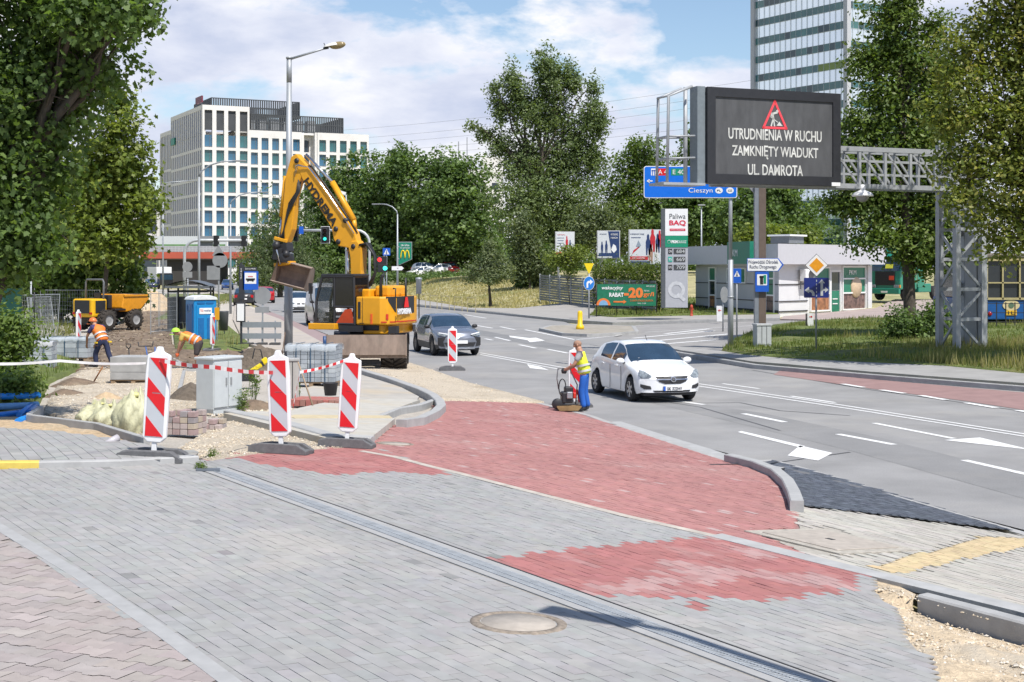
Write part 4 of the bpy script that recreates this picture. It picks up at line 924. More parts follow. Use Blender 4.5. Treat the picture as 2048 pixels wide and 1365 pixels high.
# ---- petrol station kiosk
panel_shade = M('cladding_shaded', (.47, .47, .49), .5, var=.05, scale=1)  # cladding of the left wall, its shade put into the colour
panel_w = M('cladding_white', (.66, .66, .67), .5, var=.05, scale=1)
greenb = M('brand_green', (.008, .17, .105), .45, var=.08)
whitep = M('white_paint', (.78, .78, .78), .4, var=.03)
blackp = M('black_paint', (.02, .02, .022), .45)
darkg = M('dark_gap', (.03, .03, .032), .7)
def kiosk():
    A = G(1558, 631); Yc = 84.0
    c = Vector(((1558-CX)/FPX*Yc, Yc, gz((1558-CX)/FPX*Yc, Yc)+.1))
    dR = Vector((.62, .785, 0)).normalized(); dL = Vector((-.785, .62, 0))
    # real edges chosen from the photo: right wall runs back-right, left wall runs back-left
    s = FPX/Yc; ang = math.atan2(.22, 1.0)
    th = thing('station_kiosk', 'single-storey grey and white petrol station kiosk with green posters', 'petrol station', c, 0)
    def ends(px): return
    # plan corners (local): front corner 0, right end, left end
    Yr = 92.0; Pr = Vector(((1737-CX)/FPX*Yr, Yr, 0))-Vector((c.x, c.y, 0)); Yl = 96.0; Pl = Vector(((1392-CX)/FPX*Yl, Yl, 0))-Vector((c.x, c.y, 0))
    H0, H1 = 2.95, 4.15
    def wallframe(P):
        L = P.length; d = P/L; return L, d, math.atan2(d.y, d.x)
    LR, dr, ar = wallframe(Pr); LL, dl, al = wallframe(Pl)
    XR = Matrix.Rotation(ar, 4, 'Z'); XL = Matrix.Translation(Pl) @ Matrix.Rotation(al+math.pi, 4, 'Z')
    # both frames: x along the wall left to right as seen, -y towards the viewer
    body = MB(); Bk = Pr+Pl
    body.prism([(0, 0), (Pr.x, Pr.y), (Bk.x, Bk.y), (Pl.x, Pl.y)], (0, 0, -.3), (1, 0, 0), (0, 1, 0), (0, 0, 3.4)); body.build('wall', panel_w, th)
    o = .75
    def off(P, Q): return P
    n1 = (dr+dl).normalized()
    F = [(-n1*1.1), (Pr+(dr-dl*.5).normalized()*1.0-dl*.5), Bk+n1*1.0, Pl+(dl-dr*.5).normalized()*1.0-dr*.4]
    MB().prism([(p.x, p.y) for p in F], (0, 0, H0), (1, 0, 0), (0, 1, 0), (0, 0, H1-H0)).build('fascia', M('fascia_grey', (.50, .50, .525), .45, var=.04), th)
    def part(name, X, mb, m, par=th, bevel=0):
        q = mb.build(name, m, par, bevel); q.matrix_local = X; return q
    # right wall: panel, window, door, big window
    part('panel_joint', XR, MB().box((1.6, -.03, .75), (3.2, .05, .05)).box((1.6, -.03, 1.75), (3.2, .05, .05)).box((1.6, -.03, .15), (3.2, .05, .06)), darkg)
    def win(X, x0, x1, z0, z1, split, cols):
        f = MB(); t = .09
        for x in (x0, x1): f.box((x, -.06, (z0+z1)/2), (t, .12, z1-z0+t))
        for z in [z0, z1]+split: f.box(((x0+x1)/2, -.06, z), (x1-x0, .12, t))
        fr = part('window_frame', X, f, whitep); zs = [z0]+split+[z1]
        for i, m in enumerate(cols): MB().box(((x0+x1)/2, -.02, (zs[i]+zs[i+1])/2), (x1-x0-t, .04, zs[i+1]-zs[i]-t)).build('poster', m, fr)
        return fr
    food = M('poster_food', (.30, .13, .06), .4, var=.6, scale=3.0); food2 = M('poster_coffee', (.16, .10, .085), .4, var=.7, scale=4.0); gpost = M('poster_green', (.012, .17, .10), .3, var=.15, scale=1)
    u = LR/10.0
    win(XR, 3.2*u*1.0, 5.3*u, .1, 2.75, [1.15, 1.95], [food, gpost, gpost])
    dfr = MB()
    for x in (5.4*u, 6.5*u): dfr.box((x, -.06, 1.3), (.1, .14, 2.6))
    dfr.box((5.95*u, -.06, 2.55), (1.1*u, .14, .12)); d0 = part('door', XR, dfr, whitep)
    MB().box((5.95*u, -.02, .65), (1.1*u-.12, .04, 1.3)).build('panel', gpost, d0); MB().box((5.95*u, -.03, 1.9), (1.1*u-.12, .04, 1.1)).build('pane', glass_d, d0)
    MB().box((5.95*u, -.06, .8), (.6, .03, .06)).box((5.95*u, -.06, .5), (.6, .03, .06)).build('sticker', whitep, d0)
    wf = win(XR, 6.8*u, 9.5*u, .1, 2.8, [1.15, 2.05], [food2, gpost, gpost])
    MB().lathe([(0, -.10), (.62, -.10), (.66, -.05), (.66, 0)], 24, (8.4*u, -.03, 1.5), 'Y').build('coffee_picture', M('latte', (.55, .42, .28), .5), wf)
    text(wf, 'PKM', .42, whitep, (8.0*u, -.06, 2.45), width=.9)
    part('corner_pillar', XR, MB().box((9.85*u, -.05, 1.45), (.5, .3, 2.9)), panel_w)
    # left wall
    v = LL/10.0
    jl = MB()
    for z in (.75, 1.75): jl.box((LL/2, -.03, z), (LL, .05, .05))
    jl.box((LL/2, -.03, .12), (LL, .06, .2)); part('panel_joint', XL, jl, darkg)
    win(XL, 1.9*v, 2.75*v, .0, 2.75, [.95, 1.9], [food, glass_d, gpost])
    win(XL, 4.2*v, 6.4*v, 1.8, 2.7, [], [gpost])
    win(XL, 8.7*v, 9.6*v, -.05, 2.75, [1.1, 2.1], [food2, gpost, gpost])
    part('cladding', XL, MB().box((LL*.5, -.012, 1.4), (LL, .02, 2.9)), panel_shade)
    sg = part('wall_sign', XL, MB().box((7.7*v, -1.15, 3.65), (2.6*v, .3, 1.35)), greenb)
    text(sg, 'PKM', .6, whitep, (7.7*v-.6, -1.32, 3.65), width=1.0)
    # roof things
    rf = MB().box((dr.x*2.2+dl.x*1.5, dr.y*2.2+dl.y*1.5, H1+.3), (1.7, 1.3, .45), (0, 0, ar)).build('roof_hatch', frame_g, th)
    MB().box((dr.x*2.2+dl.x*1.5, dr.y*2.2+dl.y*1.5, H1+.56), (2.0, 1.6, .1), (0, 0, ar)).build('lid', whitep, rf)
    ac = thing('air_conditioner', 'white air conditioner hung on the kiosk corner wall', 'air conditioner', c+dr*2.6+Vector((dr.y, -dr.x, 0))*.35+Vector((0, 0, 1.95)), ar)
    MB().box((0, 0, .35), (1.0, .42, .72)).build('case', whitep, ac, .03)
    MB().lathe([(0, 0), (.26, 0), (.28, -.02), (.30, -.02), (.30, .02)], 20, (.12, -.22, .35), 'Y').build('fan_grille', M('grille_dark', (.06, .06, .065), .5), ac)
    MB().box((-.4, .0, -.12), (.05, .5, .05)).box((.4, 0, -.12), (.05, .5, .05)).box((-.4, .2, -.25), (.05, .05, .5)).box((.4, .2, -.25), (.05, .05, .5)).build('bracket', frame_g, ac)
    bh = G(1010+0, 0) if False else None
    return c
kiosk()
# ================================================================== STREET FURNITURE
galv = M('galvanised_pole', (.36, .38, .40), .5, .35, var=.12, scale=3, stretch=(1, 1, .2))
signgrey = M('sign_back_grey', (.28, .29, .30), .6, .2, var=.1, scale=3)
blue_s = M('sign_blue', (.012, .10, .50), .4, var=.03)
blue_l = M('sign_sky_blue', (.015, .19, .60), .4, var=.03)
blue_d = M('sign_navy', (.008, .022, .17), .4, var=.05)
yel_s = M('sign_yellow', (.80, .60, .01), .4, var=.03)
red_s = M('sign_red', (.62, .012, .015), .4, var=.05)
grn_s = M('sign_green_flat', (.01, .25, .14), .4, var=.05)
def on(px, py): return G(px, py)
def hgt(py, Y): return HC-(py-HZ)/FPX*Y                 # world height of a photo row at distance Y
def rounded(w, h, r, n=5):
    P = []
    for cx, cy, a0 in ((w/2-r, h/2-r, 0), (-w/2+r, h/2-r, 90), (-w/2+r, -h/2+r, 180), (w/2-r, -h/2+r, 270)):
        for i in range(n): a = R(a0+90*i/(n-1)); P.append((cx+r*math.cos(a), cy+r*math.sin(a)))
    return P
def circ(r, n=28, cx=0, cy=0): return [(cx+r*math.cos(2*math.pi*i/n), cy+r*math.sin(2*math.pi*i/n)) for i in range(n)]
def plate(par, poly, z, y, mat, t=.02, name='panel', x=0.0):     # flat plate facing -y, centre height z, front face at y
    return MB().prism(poly, (x, y, z), (1, 0, 0), (0, 0, 1), (0, t, 0)).build(name, mat, par)
def pole(par, h, r=.04, name='pole', x=0, y=.06, r2=None, z0=-.15, mat=None):
    return MB().tube([(x, y, z0), (x, y, h)], [r, r2 or r], 10).build(name, mat or galv, par)
# --- street lamps
def lamp(name, label, base, h, arm, rz, kind='flat', r=.07, group='street lamps', lean=0.0):
    th = thing(name, label, 'street lamp', base, rz, group)
    if kind == 'bowl':
        mb = MB(); mb.tube([(0, 0, -.2), (0, 0, h*.34)], [r, r*.95], 14).tube([(0, 0, h*.34), (lean*.5, 0, h*.92)], [r*.82, r*.6], 14).tube([(lean*.5, 0, h*.92), (lean*.5, 0, h)], [r*.62, r*.6], 12)
        mb.tube([(lean*.5, 0, h), (lean*.5, 0, h+.06)], [r*.75, r*.75], 12)
        mb.tube([(0, 0, h*.335), (0, 0, h*.35)], [r*1.15, r*1.15], 14)
        mb.build('pole', galv, th)
        MB().tube([(lean*.5, 0, h-.02), (arm, 0, h+arm*.24)], [.045, .035], 10).build('arm', galv, th)
        hd = MB()
        X = Matrix.Translation((arm, 0, h+arm*.24)) @ Matrix.Rotation(R(-8), 4, 'Y'); hd.X = X
        top = []
        for i in range(9):
            t = i/8; w = .155*math.sin(math.pi*min(1, .22+t*.78))**.6; hh = .13*math.sin(math.pi*(.15+.8*t))**.7
            top.append([(t*.78-.04, w*math.cos(a), .02+hh*math.sin(a)) for a in [math.pi*k/8 for k in range(9)]])
        hd.grid(top); hd.add(top[0], [tuple(range(9))]); hd.add(top[-1], [tuple(range(9))]); hd.build('lamp_head', M('lamp_cream', (.72, .70, .66), .4, var=.04), th)
        b = MB(); b.X = X; b.ball((.44, 0, .02), (.3, .135, .13), 14, 8); b.build('lamp_bowl', M('lamp_amber', (.26, .20, .10), .2, var=.1), th)
        k = MB(); k.X = X; k.box((-.03, 0, .09), (.015, .05, .2), (0, -.25, 0)); k.box((.0, 0, .0), (.16, .1, .08)); k.build('clamp', blackp, th)
    else:
        mb = MB(); mb.tube([(0, 0, -.2), (0, 0, h*.9)], [r, r*.55], 10); mb.build('pole', galv, th)
        pts = [(0, 0, h*.9)]+[(arm*(1-math.cos(a)), 0, h*.9+(h*.1)*math.sin(a)) for a in [R(15*i) for i in range(1, 5)]]+[(arm, 0, h)] if kind == 'curve' else [(0, 0, h*.9), (0, 0, h*.96), (arm*.12, 0, h*.985), (arm, 0, h)]
        if kind == 'curve': pts = [(0, 0, h*.9), (arm*.05, 0, h*.93), (arm*.3, 0, h*.972), (arm*.65, 0, h*.995), (arm, 0, h)]
        MB().tube(pts, [r*.55]+[r*.45]*(len(pts)-1), 8).build('arm', galv, th)
        sg = 1 if arm > 0 else -1
        MB().box((arm+sg*.35, 0, h-.01), (.75, .26, .09)).build('lamp_head', M('lamp_head_grey', (.25, .26, .27), .4), th, .03)
    return th
b0 = on(577, 716)
lamp('street_lamp', 'nearest grey street lamp with cream bowl head, rising in front of the excavator', b0, hgt(118, b0.y)-b0.z, 1.62*(b0.y/42.0)*.72, R(-12), 'bowl', r=.155, lean=.05)
for px, py, pt, arm, rz, lb, kind, Y in ((398, 640, 322, 2.2, 0, 'grey street lamp before the white office corner, arm to the right', 'curve', 88), (461, 600, 385, 2.0, 0, 'smaller grey street lamp before the white office front, arm to the right', 'curve', 104),
                              (326, 590, 362, 2.4, 0, 'far grey street lamp beside the light green tree', 'flat', 135), (795, 603, 408, -1.5, -.3, 'grey street lamp with short arm to the left beside the green leaf-shaped sign', 'curve', 116), (279, 590, 420, .4, 0, 'plain slim grey pole left of the office block', 'flat', 140)):
    x = (px-CX)/FPX*Y; z = gz(x, Y); lamp('street_lamp', lb, (x, Y, z), hgt(pt, Y)-z, arm, rz, kind, r=.10)
for px, pt, Y, lb in ((1205, 405, 128, 'slim lighting column rising behind the middle billboard'), (1403, 412, 112, 'slim lighting column right of the fuel price pylon'), (263, 480, 170, 'short white lighting column left of the bridge')):
    x = (px-CX)/FPX*Y; z = gz(x, Y); th = thing('lighting_column', lb, 'lamp post', (x, Y, z), group='slim lighting columns'); h = hgt(pt, Y)-z
    pole(th, h, .085, r2=.05); MB().box((0, 0, h+.05), (.55, .3, .1)).build('lamp_head', signgrey, th, .02)
x = (692-CX)/FPX*112; th = thing('camera_mast', 'tall thin mast with a white camera above the excavator boom', 'camera mast', (x, 112, 0)); pole(th, hgt(390, 112), .075, r2=.06)
MB().box((-.25, 0, hgt(386, 112)), (.5, .2, .22), (0, .3, 0)).tube([(0, .06, hgt(392, 112)), (-.3, 0, hgt(388, 112))], .04, 6).build('camera', whitep, th)
# --- gantry with message screen
def gantry():
    T = on(1922, 706); d = Vector((-.92, -.39, 0)).normalized(); rz = math.atan2(d.y, d.x)+math.pi
    th = thing('sign_gantry', 'grey lattice gantry with tower at right, its boom reaching over the road', 'gantry', T, rz, None)
    # local +x away from the road, boom runs towards -x
    gm = M('gantry_grey', (.36, .375, .39), .55, .25, var=.12, scale=2, stain=((.25, .25, .25), 1.0, .6, .4))
    H = hgt(290, T.y)-T.z; W, D = 1.15, .9
    tw = MB()
    for x in (-W/2, W/2):
        for y in (-D/2, D/2): tw.box((x, y, H/2-.1), (.24 if x > 0 else .2, .2, H+.2))
    n = 7
    for k in range(n):
        z0, z1 = H*k/n+.15, H*(k+1)/n+.15
        for y in (-D/2, D/2):
            tw.box((0, y, z0), (W, .1, .12)); dd_ = Vector((W*(1 if k % 2 else -1), 0, z1-z0))
            tw.box((0, y, (z0+z1)/2), (.09, .07, dd_.length), (0, math.atan2(dd_.x, dd_.z), 0))
        for x in (-W/2, W/2):
            dd_ = Vector((0, D*(1 if k % 2 else -1), z1-z0)); tw.box((x, 0, (z0+z1)/2), (.07, .08, dd_.length), (-math.atan2(dd_.y, dd_.z), 0, 0))
    tw.box((W/2+.0, 0, H/2), (.3, D-.3, H)); tw.build('tower', gm, th)
    zt, zb = hgt(300, T.y-2)-T.z, hgt(374, T.y-2)-T.z; Lb = 10.6
    bm = MB()
    for z in (zb, zt):
        for y in (-D/2, D/2): bm.box((-Lb/2+.6, y, z), (Lb, .13, .16))
    for z in (zb+.32*(zt-zb), zb+.68*(zt-zb)):
        bm.box((-Lb/2+.6, -D/2, z), (Lb, .06, .08))
    n = 10
    for k in range(n+1):
        x = .6-Lb*k/n
        for y in (-D/2, D/2):
            bm.box((x, y, (zb+zt)/2), (.1, .1, zt-zb))
            if k < n:
                q = Vector((-Lb/n, 0, zt-zb)); bm.box((x-Lb/n/2, y, (zb+zt)/2), (.07, .06, q.length), (0, math.atan2(q.x, q.z), 0))
        for z in (zb, zt): bm.box((x, 0, z), (.08, D, .08))
    bm.build('boom', gm, th)
    # maintenance cage at the far left end
    # dome camera
    cm = thing('dome_camera', 'white dome camera hanging under the gantry boom', 'camera', Vector(T)+Vector((d.x*4.6, d.y*4.6, zb-.1)), rz)
    MB().tube([(0, -.5, .15), (0, -.5, -.1)], .09, 8).lathe([(.08, -.02), (.3, -.12), (.36, -.2), (.36, -.24), (.1, -.24)], 18, (0, -.5, 0)).build('housing', whitep, cm); MB().ball((0, -.5, -.24), (.22, .22, .2), 14, 8).build('dome', M('dome_grey', (.25, .25, .25), .2), cm)
    # the screen, a thing of its own hung on the boom
    Yr, Yl = T.y-2.25, T.y-4.15
    pr, pl = at(1671, 280, Yr), at(1408, 280, Yl)
    s = thing('message_screen', 'large black electronic message board showing a roadworks triangle and three lines of text', 'electronic sign', ((pr.x+pl.x)/2, (pr.y+pl.y)/2-.62, (hgt(186, (Yr+Yl)/2)+hgt(372, (Yr+Yl)/2))/2), math.atan2(pr.y-pl.y, pr.x-pl.x))
    w = math.hypot(pr.x-pl.x, pr.y-pl.y); h = hgt(186, (Yr+Yl)/2)-hgt(372, (Yr+Yl)/2)
    casem = M('screen_case', (.022, .023, .028), .5, var=.1); MB().box((0, .3, 0), (w, .6, h)).build('case', casem, s, .02)
    MB().box((-w/2-.16, .3, 0), (.3, .5, h+.05)).build('side_cabinet', M('case_grey', (.17, .20, .22), .5), s, .02)
    fr = MB(); b = .30
    for x in (-w/2+b/2, w/2-b/2): fr.box((x, -.03, 0), (b, .06, h))
    fr.box((0, -.03, h/2-b/2), (w-2*b, .06, b)).box((0, -.03, -h/2+b/2), (w-2*b, .06, b)); fr.build('bezel', casem, s)
    dm = M('led_panel', (.075, .077, .082), .7, var=.22, scale=3.5, stretch=(1, 1, .3)); MB().box((0, -.008, 0), (w-2*b, .012, h-2*b)).build('display', dm, s)
    led = M('led_white', (.55, .55, .52), .6, var=.35, scale=2.2, emit=.06); ledr = M('led_red', (.75, .06, .08), .6, var=.1, emit=.12)
    for tx, z, tw_ in (('UTRUDNIENIA W RUCHU', .026, .795), ('ZAMKNIĘTY WIADUKT', -.163, .735), ('UL. DAMROTA', -.347, .47)):
        text(s, tx, .5, led, (.03, -.02, z*h), width=(w-2*b)*tw_, height=h*(.118 if 'Ę' not in tx else .145), bold=.008)
    tri = MB(); a = h*.14
    T3 = [(-a, -a*.95), (a, -a*.95), (0, a*1.05)]; zc = h*.235
    def edge(p, q, t):
        v = Vector((q[0]-p[0], 0, q[1]-p[1])); tri.box(((p[0]+q[0])/2, -.022, (p[1]+q[1])/2+zc), (v.length+t, .012, t), (0, -math.atan2(v.z, v.x), 0))
    for i in range(3): edge(T3[i], T3[(i+1) % 3], .075)
    tri.build('warning_triangle', ledr, s)
    mn = MB()
    def bar(p, q, t): v = Vector((q[0]-p[0], 0, q[1]-p[1])); mn.box(((p[0]+q[0])/2*h, -.022, (p[1]+q[1])/2*h+zc), (v.length*h+t, .012, t), (0, -math.atan2(v.z, v.x), 0))
    mn.prism(circ(.045, 12, .03*h, .045*h), (0, -.028, zc), (1, 0, 0), (0, 0, 1), (0, .012, 0))
    bar((.02, .03), (-.03, .015), .07); bar((-.03, .015), (-.02, -.03), .07); bar((-.02, -.03), (-.045, -.11), .045); bar((-.02, -.03), (-.005, -.11), .045); bar((-.04, .02), (-.05, -.02), .035); bar((-.05, -.02), (.03, -.07), .03)
    mn.prism([(.02*h, -.11*h), (.095*h, -.11*h), (.07*h, -.085*h), (.055*h, -.065*h), (.04*h, -.085*h)], (0, -.028, zc), (1, 0, 0), (0, 0, 1), (0, .012, 0)); mn.build('worker_symbol', led, s)
    MB().box((w/2-.2, -.07, -h/2+.06), (.34, .03, .12)).build('maker_plate', whitep, s)
    cg = MB(); x0 = -w/2-.3
    for y in (.05, .75):
        cg.tube([(x0-1.1, y, -h/2), (x0-1.05, y, h/2-.35), (x0-.2, y, h/2)], .05, 8)
        for z in (-h/2+.75, -h/2+1.45): cg.tube([(x0-1.08, y, z), (x0-.1, y, z+.05)], .035, 6)
    for z in (-h/2, -h/2+.75, -h/2+1.45, h/2-.35): cg.tube([(x0-1.08, .05, z), (x0-1.08, .75, z)], .035, 6)
    cg.tube([(x0-.25, .4, -h/2), (x0-.25, .4, h/2)], .07, 8); cg.box((x0-.55, .4, -h/2-.05), (1.5, 1.0, .08)); cg.build('maintenance_cage', gm, s)
gantry()
# --- brown post with the driving-centre and filling-station signs
def brown_post():
    c = on(1521, 697); Y = c.y; th = thing('sign_post', 'square brown steel post on a concrete footing, shade painted on its left', 'post', c)
    h = hgt(368, Y)-c.z; u = Y/FPX
    MB().box((.02*0+4*u, .12, h/2+.0), (14*u, .25, h)).build('post', M('post_brown', (.14, .105, .085), .5, var=.1), th); MB().box((-7.5*u, .12, h/2), (8*u, .25, h)).build('shaded_side', M('post_shade', (.20, .22, .25), .5), th)  # shade of the left side put in as a greyer box
    MB().prism([(-26*u, h-3*u), (-5*u, h-3*u), (-5*u, h-26*u)], (0, .1, 0), (1, 0, 0), (0, 0, 1), (0, .1, 0)).build('bracket', signgrey, th)
    cb = thing('switch_cabinet', 'pale grey switch cabinet at the foot of the brown post', 'electrical cabinet', on(1521, 700)+Vector((0, -.35, 0)), R(12)); hh = hgt(645, Y)-c.z
    MB().box((0, 0, hh/2-.05), (30*u, .45, hh)).build('case', M('cabinet_pale', (.42, .44, .45), .6, var=.08, stain=((.3, .3, .3), 2, .58, .4)), cb, .02)
    mb = MB()
    for x in (-5*u, 5*u): mb.box((x, -.23, hh/2), (.015, .012, hh*.92))
    mb.box((0, -.23, hh*.22), (29*u, .012, .015)); mb.build('door_gap', darkg, cb)
    MB().box((0, 0, hh-.03), (32*u, .5, .06)).build('roof', M('cabinet_roof', (.5, .51, .52), .6), cb)
    a = thing('direction_sign', 'white arrow sign to the driving centre on the brown post', 'road sign', c+Vector((0, -.12, hgt(530, Y)-c.z)), R(3))
    L0, L1, hh = -28*u, 46*u, 13*u
    plate(a, [(L0, -hh), (L1-11*u, -hh), (L1, 0), (L1-11*u, hh), (L0, hh)], 0, 0, blue_s, .03); plate(a, [(L0+1*u, -hh+u), (L1-12.5*u, -hh+u), (L1-4*u, 0), (L1-12.5*u, hh-u), (L0+1*u, hh-u)], 0, -.006, whitep, .006, 'face')
    tg = M('sign_text_navy', (.05, .06, .12), .5)
    text(a, 'Wojewódzki Ośrodek', .2, tg, (4*u, -.012, 5*u), width=61*u); text(a, 'Ruchu Drogowego', .2, tg, (4*u, -.012, -5*u), width=54*u)
    f = thing('filling_station_sign', 'blue filling station sign with pump symbol on the brown post', 'road sign', c+Vector((2*u, -.13, hgt(564, Y)-c.z)))
    plate(f, rounded(27*u, 40*u, 2*u), 0, 0, blue_s, .02); plate(f, rounded(20*u, 22*u, u), 4*u, -.006, whitep, .006, 'face')
    mb = MB(); mb.box((-1*u, -.012, 2*u), (6*u, .01, 14*u)).box((-1*u, -.012, 10*u), (8*u, .01, 4*u)); mb.build('pump_symbol', blackp, f); MB().box((5.5*u, -.012, 5*u), (5*u, .01, 17*u)).build('pump_green', grn_s, f)
brown_post()
# --- large blue direction sign on its own mast
def blue_sign():
    Y = 56.0; x = (1462-CX)/FPX*Y; g = gz(x, Y)+.1; u = Y/FPX
    th = thing('motorway_sign', 'large blue motorway direction sign on a tall grey mast', 'road sign', (x, Y, g))
    MB().tube([(0, .12, -.2), (0, .12, hgt(520, Y)-g)], [.115, .105], 12).tube([(0, .12, hgt(520, Y)-g), (0, .12, hgt(330, Y)-g)], [.075, .07], 12).tube([(0, .12, hgt(596, Y)-g), (0, .12, hgt(593, Y)-g)], .13, 12).build('mast', galv, th)
    zc = hgt(364.5, Y)-g; xc = (1381-1462)*u; W, Hh = 187*u, 64*u
    plate(th, rounded(W, Hh, 5*u), zc, .0, whitep, .04, x=xc); plate(th, rounded(W-3*u, Hh-3*u, 4*u), zc, -.006, M('motorway_blue', (.006, .15, .68), .35, var=.03), .006, 'face', xc)
    MB().box((xc+20*u, .09, zc+12*u), (W*.75, .08, .1)).box((xc+20*u, .09, zc-14*u), (W*.75, .08, .1)).build('rail', galv, th)
    yy = -.014
    plate(th, rounded(24*u, 14*u, u), zc+20*u, yy+.004, red_s, .005, 'road_number', xc-56*u); text(th, 'A 4', .2, whitep, (xc-56*u, yy-.002, zc+20*u), width=17*u, height=9*u)
    plate(th, rounded(30*u, 14*u, u), zc+20*u, yy+.004, grn_s, .005, 'road_number', xc-24*u); text(th, 'E 40', .2, whitep, (xc-24*u, yy-.002, zc+20*u), width=23*u, height=9*u)
    plate(th, rounded(10*u, 14*u, u), zc+20*u, yy+.004, whitep, .005, 'motorway_symbol', xc-74*u)
    mb = MB(); mb.box((xc-76*u, yy-.003, zc+19*u), (1.5*u, .006, 10*u)).box((xc-72*u, yy-.003, zc+19*u), (1.5*u, .006, 10*u)).box((xc-74*u, yy-.003, zc+23*u), (8*u, .006, 1.6*u)).build('symbol_bars', blue_s, th)
    for t, px, z, w in (('Kraków', 30, 20, 52), ('Łódź', 22, 2, 36), ('Cieszyn', 20, -18, 48)): text(th, t, .3, whitep, (xc+px*u, yy, zc+z*u), width=w*u, height=(12 if t != 'Kraków' else 12)*u)
    mb = MB(); mb.box((xc-80*u, yy, zc+2*u), (8*u, .006, 2.2*u)); mb.prism([(xc-88*u, zc+2*u), (xc-82*u, zc+6*u), (xc-82*u, zc-2*u)], (0, yy-.003, 0), (1, 0, 0), (0, 0, 1), (0, .006, 0)); mb.build('arrow', whitep, th)
    for px, t in ((57, 'PL'), (79, 'CZ')):
        plate(th, [(a*1.25, b) for a, b in circ(6*u)], zc-17*u, yy+.004, whitep, .005, 'country_oval', xc+px*u); text(th, t, .1, blackp, (xc+px*u, yy-.002, zc-17*u), width=8*u)
blue_sign()
# --- small road signs
def ped_face(par, w, z, y):
    plate(par, [(-w*.36, -w*.33), (w*.36, -w*.33), (0, w*.36)], z, y-.005, whitep, .005, 'triangle')
    mb = MB(); mb.box((0, y-.011, z-.02*w), (w*.07, .005, w*.25)).box((w*.05, y-.011, z-.2*w), (w*.06, .005, w*.2), (0, .4, 0)).box((-w*.05, y-.011, z-.2*w), (w*.06, .005, w*.2), (0, -.4, 0)).prism(circ(w*.05, 10, 0, w*.15), (0, y-.013, z), (1, 0, 0), (0, 0, 1), (0, .005, 0)); mb.build('walker_symbol', blackp, par)
def sign_on(name, label, cat, px, base, Y, rz=0, group=None):
    x = (px-CX)/FPX*Y; return thing(name, label, cat, (x, Y, gz(x, Y)+base), rz, group), Y/FPX, gz(x, Y)+base
th, u, g = sign_on('crossing_sign', 'blue pedestrian crossing sign beside the tall mast, near the kiosk', 'road sign', 1474, .1, 62)
pole(th, hgt(538, 62)-g, .035); plate(th, rounded(17*u, 29*u, u), hgt(552, 62)-g, 0, blue_s); ped_face(th, 17*u, hgt(548, 62)-g, 0)
th, u, g = sign_on('crossing_sign', 'small blue pedestrian crossing sign above the pedestrian signals', 'road sign', 773, 0, 110)
pole(th, hgt(500, 110)-g, .05); plate(th, rounded(15*u, 15*u, u), hgt(504, 110)-g, 0, blue_s); ped_face(th, 16*u, hgt(504, 110)-g, 0)
th, u, g = sign_on('lane_sign', 'yellow priority diamond over a navy lane arrow sign on a thin post', 'road sign', 1633, .2, 52)
Y = 52; pole(th, hgt(515, Y)-g, .035)
z = hgt(531, Y)-g; dm = [(-23*u, 0), (0, -23*u), (23*u, 0), (0, 23*u)]
plate(th, dm, z, -.004, blackp, .018, 'diamond_back'); plate(th, [(a*.95, b*.95) for a, b in dm], z, -.010, whitep, .006, 'diamond_face'); plate(th, [(a*.64, b*.64) for a, b in dm], z, -.016, M('sign_amber', (.72, .30, .01), .4), .006, 'diamond_core')
z = hgt(576, Y)-g; plate(th, rounded(50*u, 40*u, 2*u), z, 0, blue_d, .018, 'lane_panel'); ag = M('arrow_grey', (.45, .46, .46), .5)
mb = MB(); P = lambda pts: mb.prism([(a*u, b*u) for a, b in pts], (0, -.008, z), (1, 0, 0), (0, 0, 1), (0, .006, 0))
P([(-4, -17), (-10, -17), (-11, -8), (-16, -5), (-16, 0), (-24, -6), (-16, -13), (-16, -9), (-13, -11)][::-1] if False else [(-4, -16), (-4, -10), (-8, -5), (-15, -3), (-15, 2), (-24, -5), (-15, -11), (-15, -8), (-11, -9), (-9, -12), (-9, -16)])
P([(8, -16), (13, -16), (13, -6), (17, -6), (17, -10), (24, -4), (17, 2), (17, -2), (13, -2), (13, 9), (17, 9), (10.5, 17), (4, 9), (8, 9)])
for k in range(5): P([(-.7, -18+k*7.5), (.7, -18+k*7.5), (.7, -14+k*7.5), (-.7, -14+k*7.5)])
mb.build('lane_arrows', ag, th)
th, u, g = sign_on('give_way_sign', 'yellow triangle above a round blue turn-right sign on one post', 'road sign', 1178, .1, 88)
Y = 88; pole(th, hgt(540, Y)-g, .05); plate(th, [(-10*u, 10*u), (0, -12*u), (10*u, 10*u)], hgt(537, Y)-g, 0, yel_s, name='triangle')
z = hgt(567, Y)-g; plate(th, [(a*.78, b) for a, b in circ(14*u)], z, 0, whitep, name='disc_back'); plate(th, [(a*.78, b) for a, b in circ(13.2*u)], z, -.006, blue_l, .006, 'disc_face')
mb = MB(); mb.prism([(-5*u, -9*u), (-1.6*u, -9*u), (-1.6*u, -1*u), (0, .8*u), (2*u, .8*u), (2*u, -3*u), (8*u, 3*u), (2*u, 8*u), (2*u, 4.6*u), (-2*u, 4.6*u), (-5*u, 1*u)], (0, -.012, z), (1, 0, 0), (0, 0, 1), (0, .006, 0)); mb.build('arrow', whitep, th)
